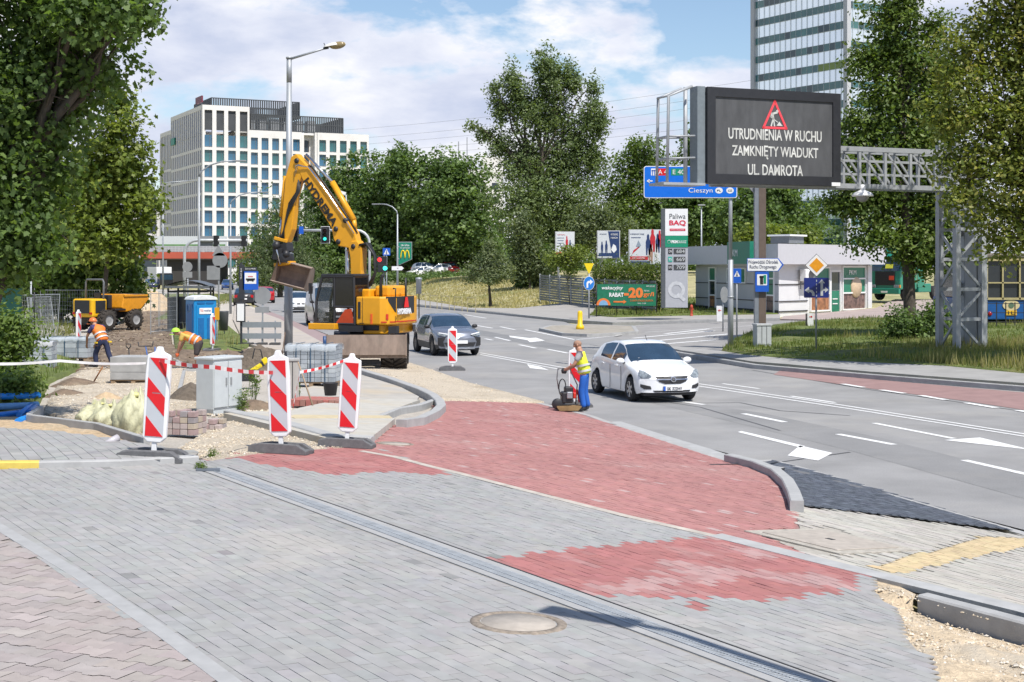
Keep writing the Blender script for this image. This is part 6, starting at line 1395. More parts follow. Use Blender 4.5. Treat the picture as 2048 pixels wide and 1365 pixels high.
def car(name, label, cat, L, W, top, belt, wpl, axles, r, col, loc, rz, ws, rw, sides, bowf=.3, bowr=.22, tumble=.42, sill=.24, arch=.07, cladding=None, rimmat=alloy, spokes=6, group=None, detail=True, ns=90):
    th = thing(name, label, cat, loc, rz, group)
    S_ = np.unique(np.concatenate([np.linspace(0, L, ns), np.array([a for q in sides for a in q]+list(ws)+list(rw))]))
    def I(tab, s): return float(np.interp(s, [a for a, _ in tab], [b for _, b in tab]))
    def Is(tab, s, h=.09): return sum(I(tab, min(L, max(0, s+d*h))) for d in (-1, -.5, 0, .5, 1))/5
    def zl(s):
        z = sill+.05*max(0, 1-s/.35)+.07*max(0, 1-(L-s)/.4)
        for a in axles:
            R_ = r+arch; d = abs(s-a)
            if d < R_: z = max(z, r+math.sqrt(R_*R_-d*d))
        return z
    prof = [(0, .93), (.12, .965), (.4, 1.0), (.75, .985), (1, .95)]
    TT = [0, .14, .3, .5, .7, .86, 1.0]
    def ring(s):
        w = Is(wpl, s)*W/2; tp = Is(top, s, .05); be = min(Is(belt, s), tp-.012); z0 = min(zl(s), be-.05); h = tp-be; g = min(1, max(0, (h-.06)/.3))
        out = []
        for t in TT: out.append((w*float(np.interp(t, [a for a, _ in prof], [b for _, b in prof])), z0+(be-z0)*t))
        wb = out[-1][0]; zs = be+h*(.5+.41*g); yr = wb-(tumble*h*g+(1-g)*.13*wb)
        lo = (wb+(yr-wb)*.06, be+(zs-be)*.06); hi = (wb+(yr-wb)*.93, be+(zs-be)*.93)
        out += [lo, ((lo[0]+hi[0])/2+.012*g, (lo[1]+hi[1])/2), hi, (yr, zs), (yr*.9, zs+(tp-zs)*.45), (yr*.55, zs+(tp-zs)*.85), (0, tp)]
        return out, w
    def xs(s, y, w):
        q = (abs(y)/max(.1, W/2))**2.4
        return L/2-(s+bowf*q*math.exp(-s/.42)-bowr*q*math.exp(-(L-s)/.4))
    rows = []
    for s in S_:
        rg_, w = ring(s); full = [(-y, z) for y, z in rg_]+[(y, z) for y, z in rg_[-2::-1]]
        rows.append([(xs(s, y, w), y, z) for y, z in full])
    nC = len(rows[0]); half = nC//2; nT = len(TT)
    body, wsg, rwg, sl, sr, cl = MB(), MB(), MB(), MB(), MB(), MB(); V = {}
    for i in range(len(rows)-1):
        sm = (S_[i]+S_[i+1])/2
        for k in range(nC-1):
            kk = k if k < half else nC-2-k; q = (rows[i][k], rows[i][k+1], rows[i+1][k+1], rows[i+1][k]); dst = body
            if kk >= nT+3 and ws[0] < sm < ws[1]: dst = wsg
            elif kk >= nT+3 and rw[0] < sm < rw[1]: dst = rwg
            elif nT <= kk < nT+2 and any(a < sm < b for a, b in sides): dst = sl if k < half else sr
            elif cladding and kk < 2: dst = cl
            dst.add(q, [(0, 1, 2, 3)], 0, True)
    for i_, sgn in ((0, 1), (len(rows)-1, -1)):   # closed nose and tail
        s = S_[i_]; rg_, w = ring(s); P = []
        for y, z in rg_: P.append([(xs(s, yy, w), yy, z) for yy in np.linspace(-y, y, 11)])
        body.grid(P)
    body.build('body', col, th)
    wsg.build('windscreen', glassc, th); rwg.build('rear_window', glassc, th)
    for m in (sl, sr):
        if m.f: m.build('side_window', glassc, th)
    if cl.f: cl.build('cladding', cladding, th)
    ub = MB(); ub.box((0, 0, sill+.06), (L-.5, W*.78, .2)).box((0, 0, .55), (L-.9, W*.62, .5)); ub.build('underbody', trim, th)
    for a in axles:
        for sd in (-1, 1): wheel(th, (L/2-a, sd*(W/2-.115), r), r, .205, sd, spokes, rimmat)
    def front(y, z, out=.012, s0=0.0):
        q = (abs(y)/(W/2))**2.4; zz = np.interp(z, [b for _, b in top[:4]], [a for a, _ in top[:4]]) if z > top[0][1] else 0
        return (L/2-(s0+zz+bowf*q*math.exp(-zz/.42))+out, y, z)
    def rear(y, z, out=.012): return (-L/2+bowr*(abs(y)/(W/2))**2.4-out, y, z)
    def patch(nm, poly, mat, fn=front, par=None, out=.012, thick=.03, mirror=False, n=1):
        for sg in ((1, -1) if mirror else (1,)):
            mb = MB(); Q = []
            for a, b in zip(poly, poly[1:]+poly[:1]):
                for i in range(6): Q.append((sg*(a[0]+(b[0]-a[0])*i/6), a[1]+(b[1]-a[1])*i/6))
            cy, cz = sum(p[0] for p in Q)/len(Q), sum(p[1] for p in Q)/len(Q); ring0 = [fn(y, z, out) for y, z in Q]; ring1 = [fn(y, z, out-thick) for y, z in Q]; mid = [fn((y+cy)/2, (z+cz)/2, out) for y, z in Q]; c = fn(cy, cz, out); m = len(Q)
            mb.add(ring1+ring0+mid+[c], [(i, (i+1) % m, m+(i+1) % m, m+i) for i in range(m)]+[(m+i, m+(i+1) % m, 2*m+(i+1) % m, 2*m+i) for i in range(m)]+[(2*m+i, 2*m+(i+1) % m, 3*m) for i in range(m)])
            o = mb.build(nm, mat, par or th)
        return o
    def mirrors(s, z, mat):
        w = Is(wpl, s)*W/2
        for sg in (-1, 1):
            o = MB().ball((0, 0, 0), (.075, .115, .08), 12, 8).build('wing_mirror', mat, th); o.location = (L/2-s-.02, sg*(w+.06), z)
            MB().box((0, -sg*.1, -.05), (.06, .1, .04)).build('arm', trim, o)
    return th, dict(front=front, rear=rear, patch=patch, mirrors=mirrors, L=L, W=W)
def place(front_r, rear_r, front_l, axf, L):
    # ground points of three wheels as seen in the photo -> centre and heading
    A, B, C_ = G(*front_r), G(*rear_r), G(*front_l); d = (A-B); d.z = 0; d.normalize(); F = (A+C_)/2
    c = F-d*(L/2-axf); c.z = gz(c.x, c.y); return c, math.atan2(d.y, d.x)
def plate_txt(th, o, txt, w=.46): text(th, txt, .1, M('plate_ink', (.02, .02, .03), .5), o, rot=(R(90), 0, R(90)), width=w, height=.075, ext=.003)
# --- white hatchback
hatch = dict(L=4.02, W=1.74, top=[(0, .56), (.06, .70), (.16, .80), (.40, .90), (.95, 1.0), (1.5, 1.30), (1.78, 1.425), (2.1, 1.475), (2.6, 1.455), (3.1, 1.37), (3.42, 1.26), (3.74, 1.0), (3.93, .86), (4.02, .72)],
  belt=[(0, .56), (.1, .68), (.4, .80), (.95, .90), (2, .935), (3.0, 1.0), (3.7, .99), (4.02, .72)], wpl=[(0, .93), (.25, .965), (.8, .985), (2, 1), (3.2, .99), (3.75, .95), (4.02, .9)], axles=(.80, 3.31), r=.305,
  ws=(.98, 1.72), rw=(3.22, 3.66), sides=((1.32, 2.12), (2.2, 2.98)))
wp = paint('car_white', (.78, .79, .80))
c, rz = place((1264.6, 802.8), (1194, 785.5), (1377, 799), .80, 4.02)
th, K = car('hatchback', 'white five-door hatchback driving towards the viewer beside the worker with the plate compactor', 'car', col=wp, loc=c, rz=rz, tumble=.46, sill=.21, **hatch)
P = K['patch']
P('grille', [(-.43, .66), (.43, .66), (.36, .53), (.2, .475), (-.2, .475), (-.36, .53)], trim); P('grille_bar', [(-.42, .60), (.42, .60), (.40, .575), (-.40, .575)], chrome, out=.024)
P('emblem', [(.072*math.cos(2*math.pi*i/10), .59+.072*math.sin(2*math.pi*i/10)) for i in range(10)], chrome, out=.04); P('emblem_disc', [(.052*math.cos(2*math.pi*i/10), .59+.052*math.sin(2*math.pi*i/10)) for i in range(10)], trim, out=.045); P('emblem_bolt', [(-.06, .6), (.005, .598), (-.004, .588), (.06, .58), (-.005, .582), (.004, .592)], chrome, out=.052)
P('headlight', [(.52, .67), (.60, .61), (.76, .615), (.80, .68), (.77, .81), (.68, .79)], lens_c, mirror=True, out=.018); P('fog_intake', [(.56, .42), (.78, .47), (.78, .40), (.70, .345), (.54, .35)], trim, mirror=True)
P('lower_intake', [(-.5, .315), (.5, .315), (.46, .27), (-.46, .27)], trim); P('number_plate', [(-.26, .42), (.26, .42), (.26, .31), (-.26, .31)], whitep, out=.035); P('plate_band', [(-.26, .42), (-.21, .42), (-.21, .31), (-.26, .31)], blue_s, out=.040)
plate_txt(th, (2.01+.044, .03, .365), 'SK 322HY', .40); K['mirrors'](1.22, .98, wp)
for z, x0 in ((.80, .55), (.80, -.45)):
    for sg in (-1, 1): MB().box((x0-.25, sg*.862, z+.05), (.2, .03, .035)).build('door_handle', wp, th, .01)
for x in (.42, -.36):
    for sg in (-1, 1): MB().box((x+.25, sg*.868, .55), (.008, .01, .6)).build('door_gap', trim, th)
MB().tube([(.3, 0, 1.47), (.18, 0, 1.60)], .008, 5).build('aerial', trim, th)
for sg in (-.3, .3): MB().box((1.03, sg, .985), (.03, .55, .015), (0, .35, .05)).build('wiper', trim, th)
MB().box((.93, -.42, 1.035), (.01, .12, .07), (0, -.7, 0)).build('window_sticker', whitep, th)
# --- grey crossover
cross = dict(L=4.36, W=1.83, top=[(0, .62), (.05, .82), (.18, .93), (.6, 1.02), (1.12, 1.08), (1.6, 1.34), (1.95, 1.50), (2.3, 1.56), (2.9, 1.54), (3.5, 1.42), (4.0, 1.2), (4.25, 1.0), (4.36, .8)],
  belt=[(0, .62), (.1, .78), (.5, .90), (1.1, 1.0), (2, 1.04), (3.2, 1.12), (4, 1.08), (4.36, .8)], wpl=[(0, .9), (.3, .97), (.85, 1.0), (2.1, .96), (3.3, 1.0), (4.0, .95), (4.36, .88)], axles=(.93, 3.57), r=.345,
  ws=(1.14, 1.9), rw=(3.5, 4.1), sides=((1.5, 2.36), (2.44, 3.15)))
c, rz = place((867, 711.5), (837, 704.5), (950, 709), .93, 4.36)
gp_ = M('car_grey', (.26, .28, .33), .25, .55, var=.03, coat=.8)
th, K = car('crossover_car', 'silver grey crossover car coming past the excavator, behind the far warning board', 'car', col=gp_, loc=c, rz=rz, cladding=trim, sill=.25, rimmat=alloyd, spokes=10, **cross)
P = K['patch']; P('headlight', [(.40, .80), (.78, .86), (.84, .90), (.84, .80), (.6, .745)], lens_c, mirror=True, out=.018); P('light_bar', [(.42, .835), (.8, .90), (.8, .875), (.42, .81)], whitep, mirror=True, out=.03)
P('grille', [(-.62, .52), (.62, .52), (.52, .36), (-.52, .36)], trim); P('side_intake', [(.55, .74), (.84, .70), (.84, .40), (.60, .36), (.66, .55)], trim, mirror=True); P('number_plate', [(-.26, .60), (.26, .60), (.26, .48), (-.26, .48)], whitep, out=.035)
P('lower_trim', [(-.6, .33), (.6, .33), (.56, .27), (-.56, .27)], alloy); K['mirrors'](1.42, 1.08, trim)
# --- white executive car
mpv = dict(L=4.34, W=1.80, top=[(0, .55), (.05, .74), (.3, .86), (.8, .98), (1.15, 1.06), (1.7, 1.40), (2.1, 1.53), (2.7, 1.55), (3.4, 1.5), (3.9, 1.3), (4.2, 1.0), (4.34, .75)],
  belt=[(0, .55), (.1, .7), (.4, .82), (1.1, .97), (2.5, 1.02), (4, 1.03), (4.34, .75)], wpl=[(0, .9), (.3, .96), (1, .99), (3.4, 1), (4.0, .95), (4.34, .88)], axles=(.85, 3.52), r=.325, ws=(1.17, 2.0), rw=(3.55, 4.1), sides=((1.5, 2.3), (2.4, 3.3)))
Fc = G(602, 626); hd = Vector((.26, -1, 0)).normalized(); rz0 = math.atan2(hd.y, hd.x)
th, K = car('executive_car', 'white car with black twin grille approaching behind the lamp post', 'car', col=wp, loc=Fc-hd*2.17, rz=rz0, spokes=5, ns=60, **mpv)
P = K['patch']; P('grille', [(.03, .72), (.30, .71), (.26, .60), (.04, .60)], trim, mirror=True); P('headlight', [(.42, .74), (.80, .80), (.80, .70), (.5, .65)], lens_c, mirror=True, out=.018); P('lower_intake', [(-.6, .42), (.6, .42), (.5, .30), (-.5, .30)], trim); P('number_plate', [(-.26, .52), (.26, .52), (.26, .42), (-.26, .42)], M('plate_grey', (.5, .5, .5), .5), out=.03); K['mirrors'](1.4, 1.03, wp)
# --- delivery van behind the excavator cab
van = dict(L=5.5, W=2.05, top=[(0, .8), (.05, 1.05), (.3, 1.2), (.9, 1.42), (1.5, 2.0), (1.85, 2.33), (2.3, 2.45), (5.2, 2.45), (5.42, 2.3), (5.5, 2.0)], belt=[(0, .8), (.1, 1.0), (.6, 1.2), (1.2, 1.3), (5.3, 1.35), (5.5, 1.3)], wpl=[(0, .9), (.35, .97), (1, 1), (5.2, 1), (5.5, .97)], axles=(1.0, 4.4), r=.35, ws=(.95, 1.75), rw=(5.44, 5.46), sides=((1.3, 2.2), (2.45, 3.4)))
Fc = G(668, 655); hd = Vector((.27, -1, 0)).normalized()
th, K = car('delivery_van', 'silver delivery van half hidden behind the excavator cab', 'van', col=M('van_silver', (.50, .51, .53), .35, .3, var=.05, coat=.5), loc=Fc-hd*2.75, rz=math.atan2(hd.y, hd.x), tumble=.14, bowf=.25, bowr=.05, ns=60, **van)
P = K['patch']; P('headlight', [(.62, .95), (.92, 1.05), (.92, .85), (.68, .8)], lens_c, mirror=True, out=.018); P('grille', [(-.5, .85), (.5, .85), (.45, .65), (-.45, .65)], trim); P('bumper', [(-.95, .55), (.95, .55), (.95, .35), (-.95, .35)], trim); K['mirrors'](1.25, 1.4, trim)
# --- far cars
rdp = paint('car_red', (.42, .015, .02)); blp = paint('car_blue', (.02, .06, .20)); bkp = paint('car_black', (.02, .02, .024)); sgp = paint('car_grey_flat', (.2, .21, .22))
def simple(px, py, hd, spec, col, name, label, group=None, tail=False, Y=None):
    if Y: x = (px-CX)/FPX*Y; c = Vector((x, Y, gz(x, Y)))
    else: c = G(px, py)
    hd = Vector((*hd, 0)).normalized(); L = spec['L']
    th, K = car(name, label, 'car', col=col, loc=c-hd*L/2*(-1 if tail else 1), rz=math.atan2(hd.y, hd.x), ns=44, group=group, **spec); P = K['patch']
    P('headlight', [(.45, .74), (.80, .80), (.80, .66), (.5, .62)], lens_c, mirror=True, out=.018); P('grille', [(-.38, .68), (.38, .68), (.34, .5), (-.34, .5)], trim)
    P('taillight', [(.55, .95), (.82, .95), (.84, .7), (.6, .72)], lens_r, K['rear'], mirror=True, out=.03); P('number_plate', [(-.26, .66), (.26, .66), (.26, .54), (-.26, .54)], whitep, K['rear'], out=.03); return th
simple(531, 607, (-.22, 1), cross, rdp, 'crossover_car', 'red crossover car seen from behind, driving away past the bus stop sign', tail=True)
simple(455, 580, (.2, -1), mpv, blp, 'family_car', 'dark blue car approaching from under the red bridge')
simple(310, 578, (.5, -1), cross, paint('car_navy', (.015, .025, .09)), 'crossover_car', 'navy car far off at the left end of the bridge')
simple(488, 612, (-.2, 1), cross, bkp, 'crossover_car', 'black car mostly hidden by the bus stop totem, driving away', tail=True)
gc = 'cars parked before the wood'
for px, hd, sp, col, lb in ((848, (-.95, -.3), hatch, wp, 'small white parked car left of the bigger white one'), (878, (.75, -.6), mpv, wp, 'white parked car nose-on between small white and red cars'), (912, (.5, -.85), hatch, rdp, 'red car parked under the wood beyond the hedge'), (955, (-.95, -.3), mpv, sgp, 'grey parked car partly behind the small lawn tree'), (812, (-.95, -.3), hatch, wp, 'leftmost white parked car glimpsed behind the lamp post')):
    simple(px, 550, hd, sp, col, 'parked_car', lb, gc, Y=182)
# white box lorry far left
Y = 225; x = (322-CX)/FPX*Y; th = thing('box_lorry', 'white box lorry far away left of the bridge tunnel', 'lorry', (x, Y, 0), R(-60))
MB().box((-.9, 0, 2.1), (5.2, 2.4, 2.6)).build('box', whitep, th, .03); MB().box((2.3, 0, 1.5), (1.5, 2.2, 1.9)).build('cab', bkp, th, .1); MB().box((3.06, 0, 1.8), (.04, 1.9, .8)).build('windscreen', glassc, th)
for xx in (2.2, -2.0):
    for sg in (-1, 1): wheel(th, (xx, sg*1.0, .45), .45, .28, sg)
# --- green tractor unit at the station
def truck():
    Y = 98; c = Vector(((1788-CX)/FPX*Y, Y, 0)); c.z = gz(c.x, c.y)+.05; u = Y/FPX
    th = thing('tractor_lorry', 'green long-nosed fuel lorry cab parked behind the kiosk', 'lorry', c, R(-140)); gr = paint('lorry_green', (.01, .21, .135))
    # +x forward
    b = MB(); b.prism([(-.95, .75), (.98, .75), (1.02, 1.4), (.98, 2.0), (.72, 3.05), (.35, 3.25), (-.95, 3.45)], (0, -1.22, 0), (1, 0, 0), (0, 0, 1), (0, 2.44, 0)); b.build('cab', gr, th, .08)
    MB().prism([(-.9, 3.46), (.3, 3.27), (.1, 3.65), (-.9, 3.95)], (0, -1.05, 0), (1, 0, 0), (0, 0, 1), (0, 2.1, 0)).build('air_deflector', gr, th, .08)
    MB().box((.62, 0, 3.05), (.6, 2.3, .12), (0, .3, 0)).build('sun_visor', gr, th, .02)
    MB().prism([(1.01, 2.03), (.76, 2.95), (.73, 2.95), (.98, 2.03)], (0, -1.1, 0), (1, 0, 0), (0, 0, 1), (0, 2.2, 0)).build('windscreen', glassc, th)
    for sg in (-1, 1):
        MB().prism([(.1, 2.1), (.8, 2.1), (.62, 2.85), (.1, 2.85)], (0, sg*1.225-.01, 0), (1, 0, 0), (0, 0, 1), (0, .02, 0)).build('side_window', glassc, th)
        MB().box((.95, sg*1.42, 2.4), (.2, .16, .75)).build('wing_mirror', blackp, th, .03); MB().box((1.06, sg*.95, .98), (.08, .42, .2)).build('headlight', lens_c, th, .02); MB().box((1.05, sg*1.2, .98), (.08, .1, .2)).build('indicator', amber, th)
        for xx in (.15, -3.3): wheel(th, (xx, sg*1.05, .5), .5, .3, sg, 8)
        MB().prism([(-.55, .8), (.8, .8), (.62, 1.12), (.15, 1.22), (-.35, 1.12)], (0, sg*1.18-.06, 0), (1, 0, 0), (0, 0, 1), (0, .12, 0)).build('mudguard', gr, th, .02)
        MB().box((-1.9, sg*.95, .85), (1.5, .5, .6)).build('fuel_tank', gr, th, .06); MB().box((-1.4, sg*1.19, 2.0), (.8, .05, 2.2)).build('side_fairing', gr, th, .02)
        MB().lathe([(.42, -.01), (.52, 0), (.42, .01)], 20, (-.55, sg*1.24, 2.25), 'Y').build('ring_emblem', whitep, th)
    g = MB()
    for k in range(6): g.box((1.04, 0, 1.15+k*.145), (.06, 1.5, .1))
    g.build('grille', blackp, th); MB().box((1.035, 0, 1.52), (.04, 1.6, .95)).build('grille_back', trim, th); MB().box((1.04, 0, .65), (.2, 2.4, .4)).build('bumper', gr, th, .05)
    MB().box((1.09, .55, 1.55), (.02, .38, .3)).build('hazard_plate', M('hazard_orange', (.6, .06, .02), .5), th); MB().box((1.15, 0, .6), (.02, .52, .12)).build('number_plate', whitep, th); MB().box((-2.2, 0, .8), (3.8, .9, .35)).build('chassis', trim, th)
    MB().box((.98, .3, 2.35), (.02, .6, .3), (0, -.25, 0)).build('cab_sign', M('cab_yellow', (.6, .6, .05), .5), th)
truck()
# --- blue tram end at the right edge
def tram():
    Y = 64; c = Vector(((2022-CX)/FPX*Y, Y, 0)); c.z = gz(c.x, c.y)+.1; u = Y/FPX; th = thing('service_tram', 'blue and cream tram end parked behind the lattice tower', 'tram', c, 0)
    zz = lambda py: hgt(py, Y)-c.z
    bl = M('tram_blue', (.01, .09, .30), .4, var=.1); cr = M('tram_cream', (.42, .36, .18), .5); W = 2.3
    MB().box((0, 4, (zz(600)+zz(640))/2), (W, 8, zz(600)-zz(640))).build('lower_body', bl, th, .05); MB().box((0, 4, zz(645)-.25), (W-.2, 7.8, .6)).build('underframe', trim, th)
    MB().box((0, 4, zz(557)), (W-.06, 7.9, zz(515)-zz(600))).build('upper_body', M('tram_dark', (.03, .035, .04), .2), th, .05)
    f = MB(); f.box((0, -.02, zz(598)), (W, .08, .1)).box((0, -.02, zz(566)), (W, .08, .06)).box((0, -.02, zz(518)), (W, .08, .2))
    for x in (-W/2+.06, -W/6, W/6, W/2-.06): f.box((x, -.02, zz(557)), (.07, .08, zz(515)-zz(600)))
    f.build('window_frame', cr, th); MB().box((0, 4, zz(512)), (W+.1, 8.2, .25)).build('roof', M('tram_roof', (.16, .14, .12), .7), th, .08)
    MB().prism([(a*1.6, b) for a, b in circ(.24, 20)], (0, -.03, zz(611)), (1, 0, 0), (0, 0, 1), (0, .03, 0)).build('crest', M('crest_cream', (.6, .5, .28), .5), th); MB().prism(circ(.13, 12), (0, -.045, zz(611)), (1, 0, 0), (0, 0, 1), (0, .02, 0)).build('crest_core', M('crest_green', (.1, .16, .1), .5), th)
    MB().box((0, -.02, zz(626)), (.5, .04, .22)).build('number_board', M('board_yellow', (.7, .42, .02), .5), th); text(th, '1L', .2, blackp, (0, -.05, zz(626)), width=.3, height=.14)
    for sg in (-1, 1): MB().lathe([(0, -.05), (.09, -.04), (.1, 0)], 12, (sg*.95, 0, zz(628)), 'Y').build('tail_light', lens_r, th)
    for sg in (-1, 1): wheel(th, (sg*.75, 1.6, .35), .35, .15, sg)
    w = thing('depot_fence', 'low dark mesh fence in the grass before the blue tram', 'fence', c+Vector((0, -2.2, 0))); mb = MB()
    for k in range(12): mb.box((-2.2+k*.4, 0, .5), (.04, .04, 1.1))
    for z in (.2, .6, 1.0): mb.box((0, 0, z), (4.6, .03, .03))
    mb.build('mesh', trim, w)
tram()
# ================================================================== WORKS: MACHINES
exy = M('machine_yellow', (.72, .335, .012), .42, var=.08, scale=2, stain=((.30, .20, .10), 2.5, .62, .5))
exb = M('machine_black', (.022, .022, .025), .5, var=.15)
mud = M('muddy_steel', (.27, .205, .165), .75, .1, var=.3, scale=4, stretch=(1, 1, .4), stain=((.30, .25, .20), 3, .55, .6))
hose = M('hose_black', (.018, .018, .018), .5)
mtyre = M('machine_tyre', (.045, .038, .032), .95, var=.4, scale=9)
orange_r = M('reflector_orange', (.75, .12, .02), .4); stripe_r = M('stripe_red', (.55, .03, .015), .45)
def alphaglass(name, rgb, a):
    m = M(name, rgb, .04, var=.02, spec=1.0); m.node_tree.nodes['Principled BSDF'].inputs['Alpha'].default_value = a; return m
cabg = alphaglass('cab_glass', (.015, .022, .026), .32)
def big_wheel(par, loc, r, w, rz=0.0, rimc=exy, lugs=20):
    o = MB(); o.lathe([(r*.55, -w/2), (r*.84, -w/2), (r*.93, -w*.4), (r*.94, 0), (r*.93, w*.4), (r*.84, w/2), (r*.55, w/2)], 28, axis='Y')
    for k in range(lugs):
        a = 2*math.pi*k/lugs
        for sg in (-1, 1):
            o.X = Matrix.Rotation(a+(math.pi/lugs if sg > 0 else 0), 4, 'Y'); o.box((0, sg*w*.25, r*.955), (r*.14, w*.52, r*.1), (0, 0, sg*.5))
    o.X = Matrix.Identity(4); q = o.build('wheel', mtyre, par); q.location = loc; q.rotation_euler = (0, 0, rz)
    MB().lathe([(r*.56, -w*.4), (r*.5, -w*.3), (r*.18, -w*.36), (.0, -w*.36)], 20, axis='Y').lathe([(r*.56, w*.4), (r*.5, w*.3), (r*.18, w*.36), (.0, w*.36)], 20, axis='Y').build('rim', rimc, q); return q
def excavator():
    C = Vector((-4.75, 47.6, .06)); h = math.atan2(.37, -.93);
    def TX(k, o): m = MB(); m.X = Matrix.Translation((o, 0, 0)) @ Matrix.Diagonal((k, 1, 1, 1)); return m
    CW = lambda: TX(.593, -.19)
    CB = lambda: TX(.935, -.25)
    BM = lambda: TX(.876, -.09)
    th = thing('wheeled_excavator', 'yellow and black wheeled excavator with raised folded boom and brown dozer blade', 'excavator', C, h)
    uz = -h+R(-87)                      # undercarriage turned against the upper part, blade to the viewer
    U = Matrix.Rotation(uz, 4, 'Z')     # its own x axis points to the viewer
    def upart(name, mb, m, bevel=0): q = mb.build(name, m, th, bevel); q.matrix_local = U; return q
    upart('chassis', MB().box((0, 0, .72), (3.4, .9, .42)).box((0, 0, 1.0), (1.3, 1.3, .3)).box((1.35, 0, .55), (.3, 1.9, .25)).box((-1.35, 0, .55), (.3, 1.9, .25)), exb, .03)
    for x in (1.3, -1.3):
        for y in (-.84, .84): big_wheel(th, U @ Vector((x, y, .5)), .52, .85, uz, exy)
    for y in (-1.0, 1.0): upart('mudguard', MB().grid([[(-1.3+.66*math.cos(a), y-.28, .5+.62*math.sin(a)), (-1.3+.66*math.cos(a), y+.28, .5+.62*math.sin(a))] for a in [R(20*i+10) for i in range(9)]]), exb)
    bl = MB(); P = []
    for i in range(9):
        a = R(-55+110*i/8); P.append((2.55-.32*math.cos(a), .82+.40*math.sin(a)))
    rows = [[(x, y, z) for x, z in P]+[(x+.06, y, z) for x, z in P[::-1]] for y in (-1.27, 1.27)]
    bl.grid(rows, close=True, smooth=False)
    for r_ in rows: bl.add(r_, [tuple(range(len(r_)))])
    bl.box((2.40, 0, .46), (.06, 2.54, .10)).box((2.42, -1.26, .83), (.25, .04, .70)).box((2.42, 1.26, .83), (.25, .04, .70)).box((2.56, 0, .84), (.03, 2.5, .64)); upart('dozer_blade', bl, mud)
    upart('blade_arm', MB().box((1.95, -.5, .6), (1.0, .14, .2)).box((1.95, .5, .6), (1.0, .14, .2)).box((2.0, 0, .28), (.25, .8, .12)), exb, .02)
    MB().lathe([(.0, 1.12), (.75, 1.12), (.75, 1.28), (.0, 1.28)], 24).build('turntable', exb, th)
    MB().prism([(1.4, 1.15), (-.9, 1.15), (-.9, -1.2), (1.0, -1.2), (1.4, .2)], (0, 0, 1.24), (1, 0, 0), (0, 1, 0), (0, 0, .2)).build('platform', exb, th, .03)
    plan = [(.12, 1.24), (.12, -1.24), (-1.35, -1.24), (-1.72, -1.1), (-1.92, -.7), (-1.97, 0), (-1.92, .7), (-1.72, 1.1), (-1.35, 1.24)]
    cw = CW().prism(plan, (0, 0, 1.42), (1, 0, 0), (0, 1, 0), (0, 0, .92)).prism([(-.2, 1.1), (-.2, -1.1), (-1.3, -1.1), (-1.6, -.9), (-1.72, 0), (-1.6, .9), (-1.3, 1.1)], (0, 0, 1.12), (1, 0, 0), (0, 1, 0), (0, 0, .32)).build('counterweight', exy, th, .05)
    def rim(a0, a1, z0, z1, m, nm, out=.012):    # a band following the curved rear
        pts = plan[2:]; P = []; L = [0]
        for a, b in zip(pts[:-1], pts[1:]): L.append(L[-1]+math.dist(a, b))
        def pt(t):
            d = t*L[-1]; i = max(j for j in range(len(L)-1) if L[j] <= d+1e-9); f = (d-L[i])/(L[i+1]-L[i]); a, b = pts[i], pts[i+1]; x, y = a[0]+(b[0]-a[0])*f, a[1]+(b[1]-a[1])*f
            n = Vector((x+.7, y*.9)).normalized()*out; return x+n.x, y+n.y
        rows = []
        for i in range(13):
            t = i/12; q = pt(a0+(a1-a0)*t); z0_ = z0(t) if callable(z0) else z0; rows.append([(q[0], q[1], z0_), (q[0], q[1], z1)])
        return CW().grid(rows, smooth=True).build(nm, m, th)
    rim(.30, .90, lambda t: 1.78 if t < .72 else 1.78+(t-.72)*1.9, 2.345, exb, 'rear_panel'); rim(.02, .98, 1.50, 1.54, stripe_r, 'red_stripe', .016)
    rim(.02, .30, 1.14, 1.36, exb, 'corner_skirt', -.06); rim(.66, .86, 1.14, 1.38, exb, 'corner_skirt', -.04)
    rim(.86, .90, 1.60, 1.78, stripe_r, 'red_flash', .02)
    text(th, 'HYDREMA', .3, whitep, (-1.43, .30, 1.86), rot=(R(90), 0, R(-88)), width=1.12, height=.19, bold=.02)
    tz = CW(); tz.prism([(-.17, 0), (.17, 0), (.06, .34), (-.06, .34)], (-2.03, .1, 1.98), (.0, -1, 0), (0, 0, 1), (-.03, 0, 0)); tz.build('warning_triangle', M('triangle_red', (.72, .02, .02), .4, emit=.05), th)
    CW().box((-.1, 1.245, 1.9), (.16, .02, .55)).build('side_vent', exb, th, .01); CW().box((-.85, 1.245, 1.62), (.12, .02, .34)).build('orange_label', orange_r, th)
    CW().box((-.3, 1.246, 1.9), (.012, .01, .85)).box((-.25, 1.246, 1.48), (.3, .01, .02)).build('panel_gap', exb, th)
    CW().box((-.8, -.2, 2.5), (.9, 1.3, .38)).build('engine_hood', exy, th, .08); CW().box((.0, .3, 2.44), (.55, .8, .28)).build('service_box', exy, th, .05); CW().box((-.3, -.6, 2.42), (.5, .5, .5)).build('valve_block', exb, th, .04)
    CW().tube([(-1.0, .75, 2.3), (-1.0, .75, 2.85), (-1.08, .75, 3.0), (-1.2, .75, 3.06)], [.09, .07, .07, .06], 10).build('exhaust', exb, th); CW().tube([(-1.75, -.2, 2.3), (-1.75, -.2, 2.95)], .05, 8).tube([(-1.7, .5, 2.3), (-1.7, .5, 2.6), (-1.55, .5, 2.6)], .03, 6).build('rear_rail', exb, th)
    # cab
    fr = CB(); x0, x1, y0, y1 = .18, 1.72, .28, 1.24
    P = lambda a, b, t=.075: fr.tube([a, b], t*.62, 6, smooth=False)
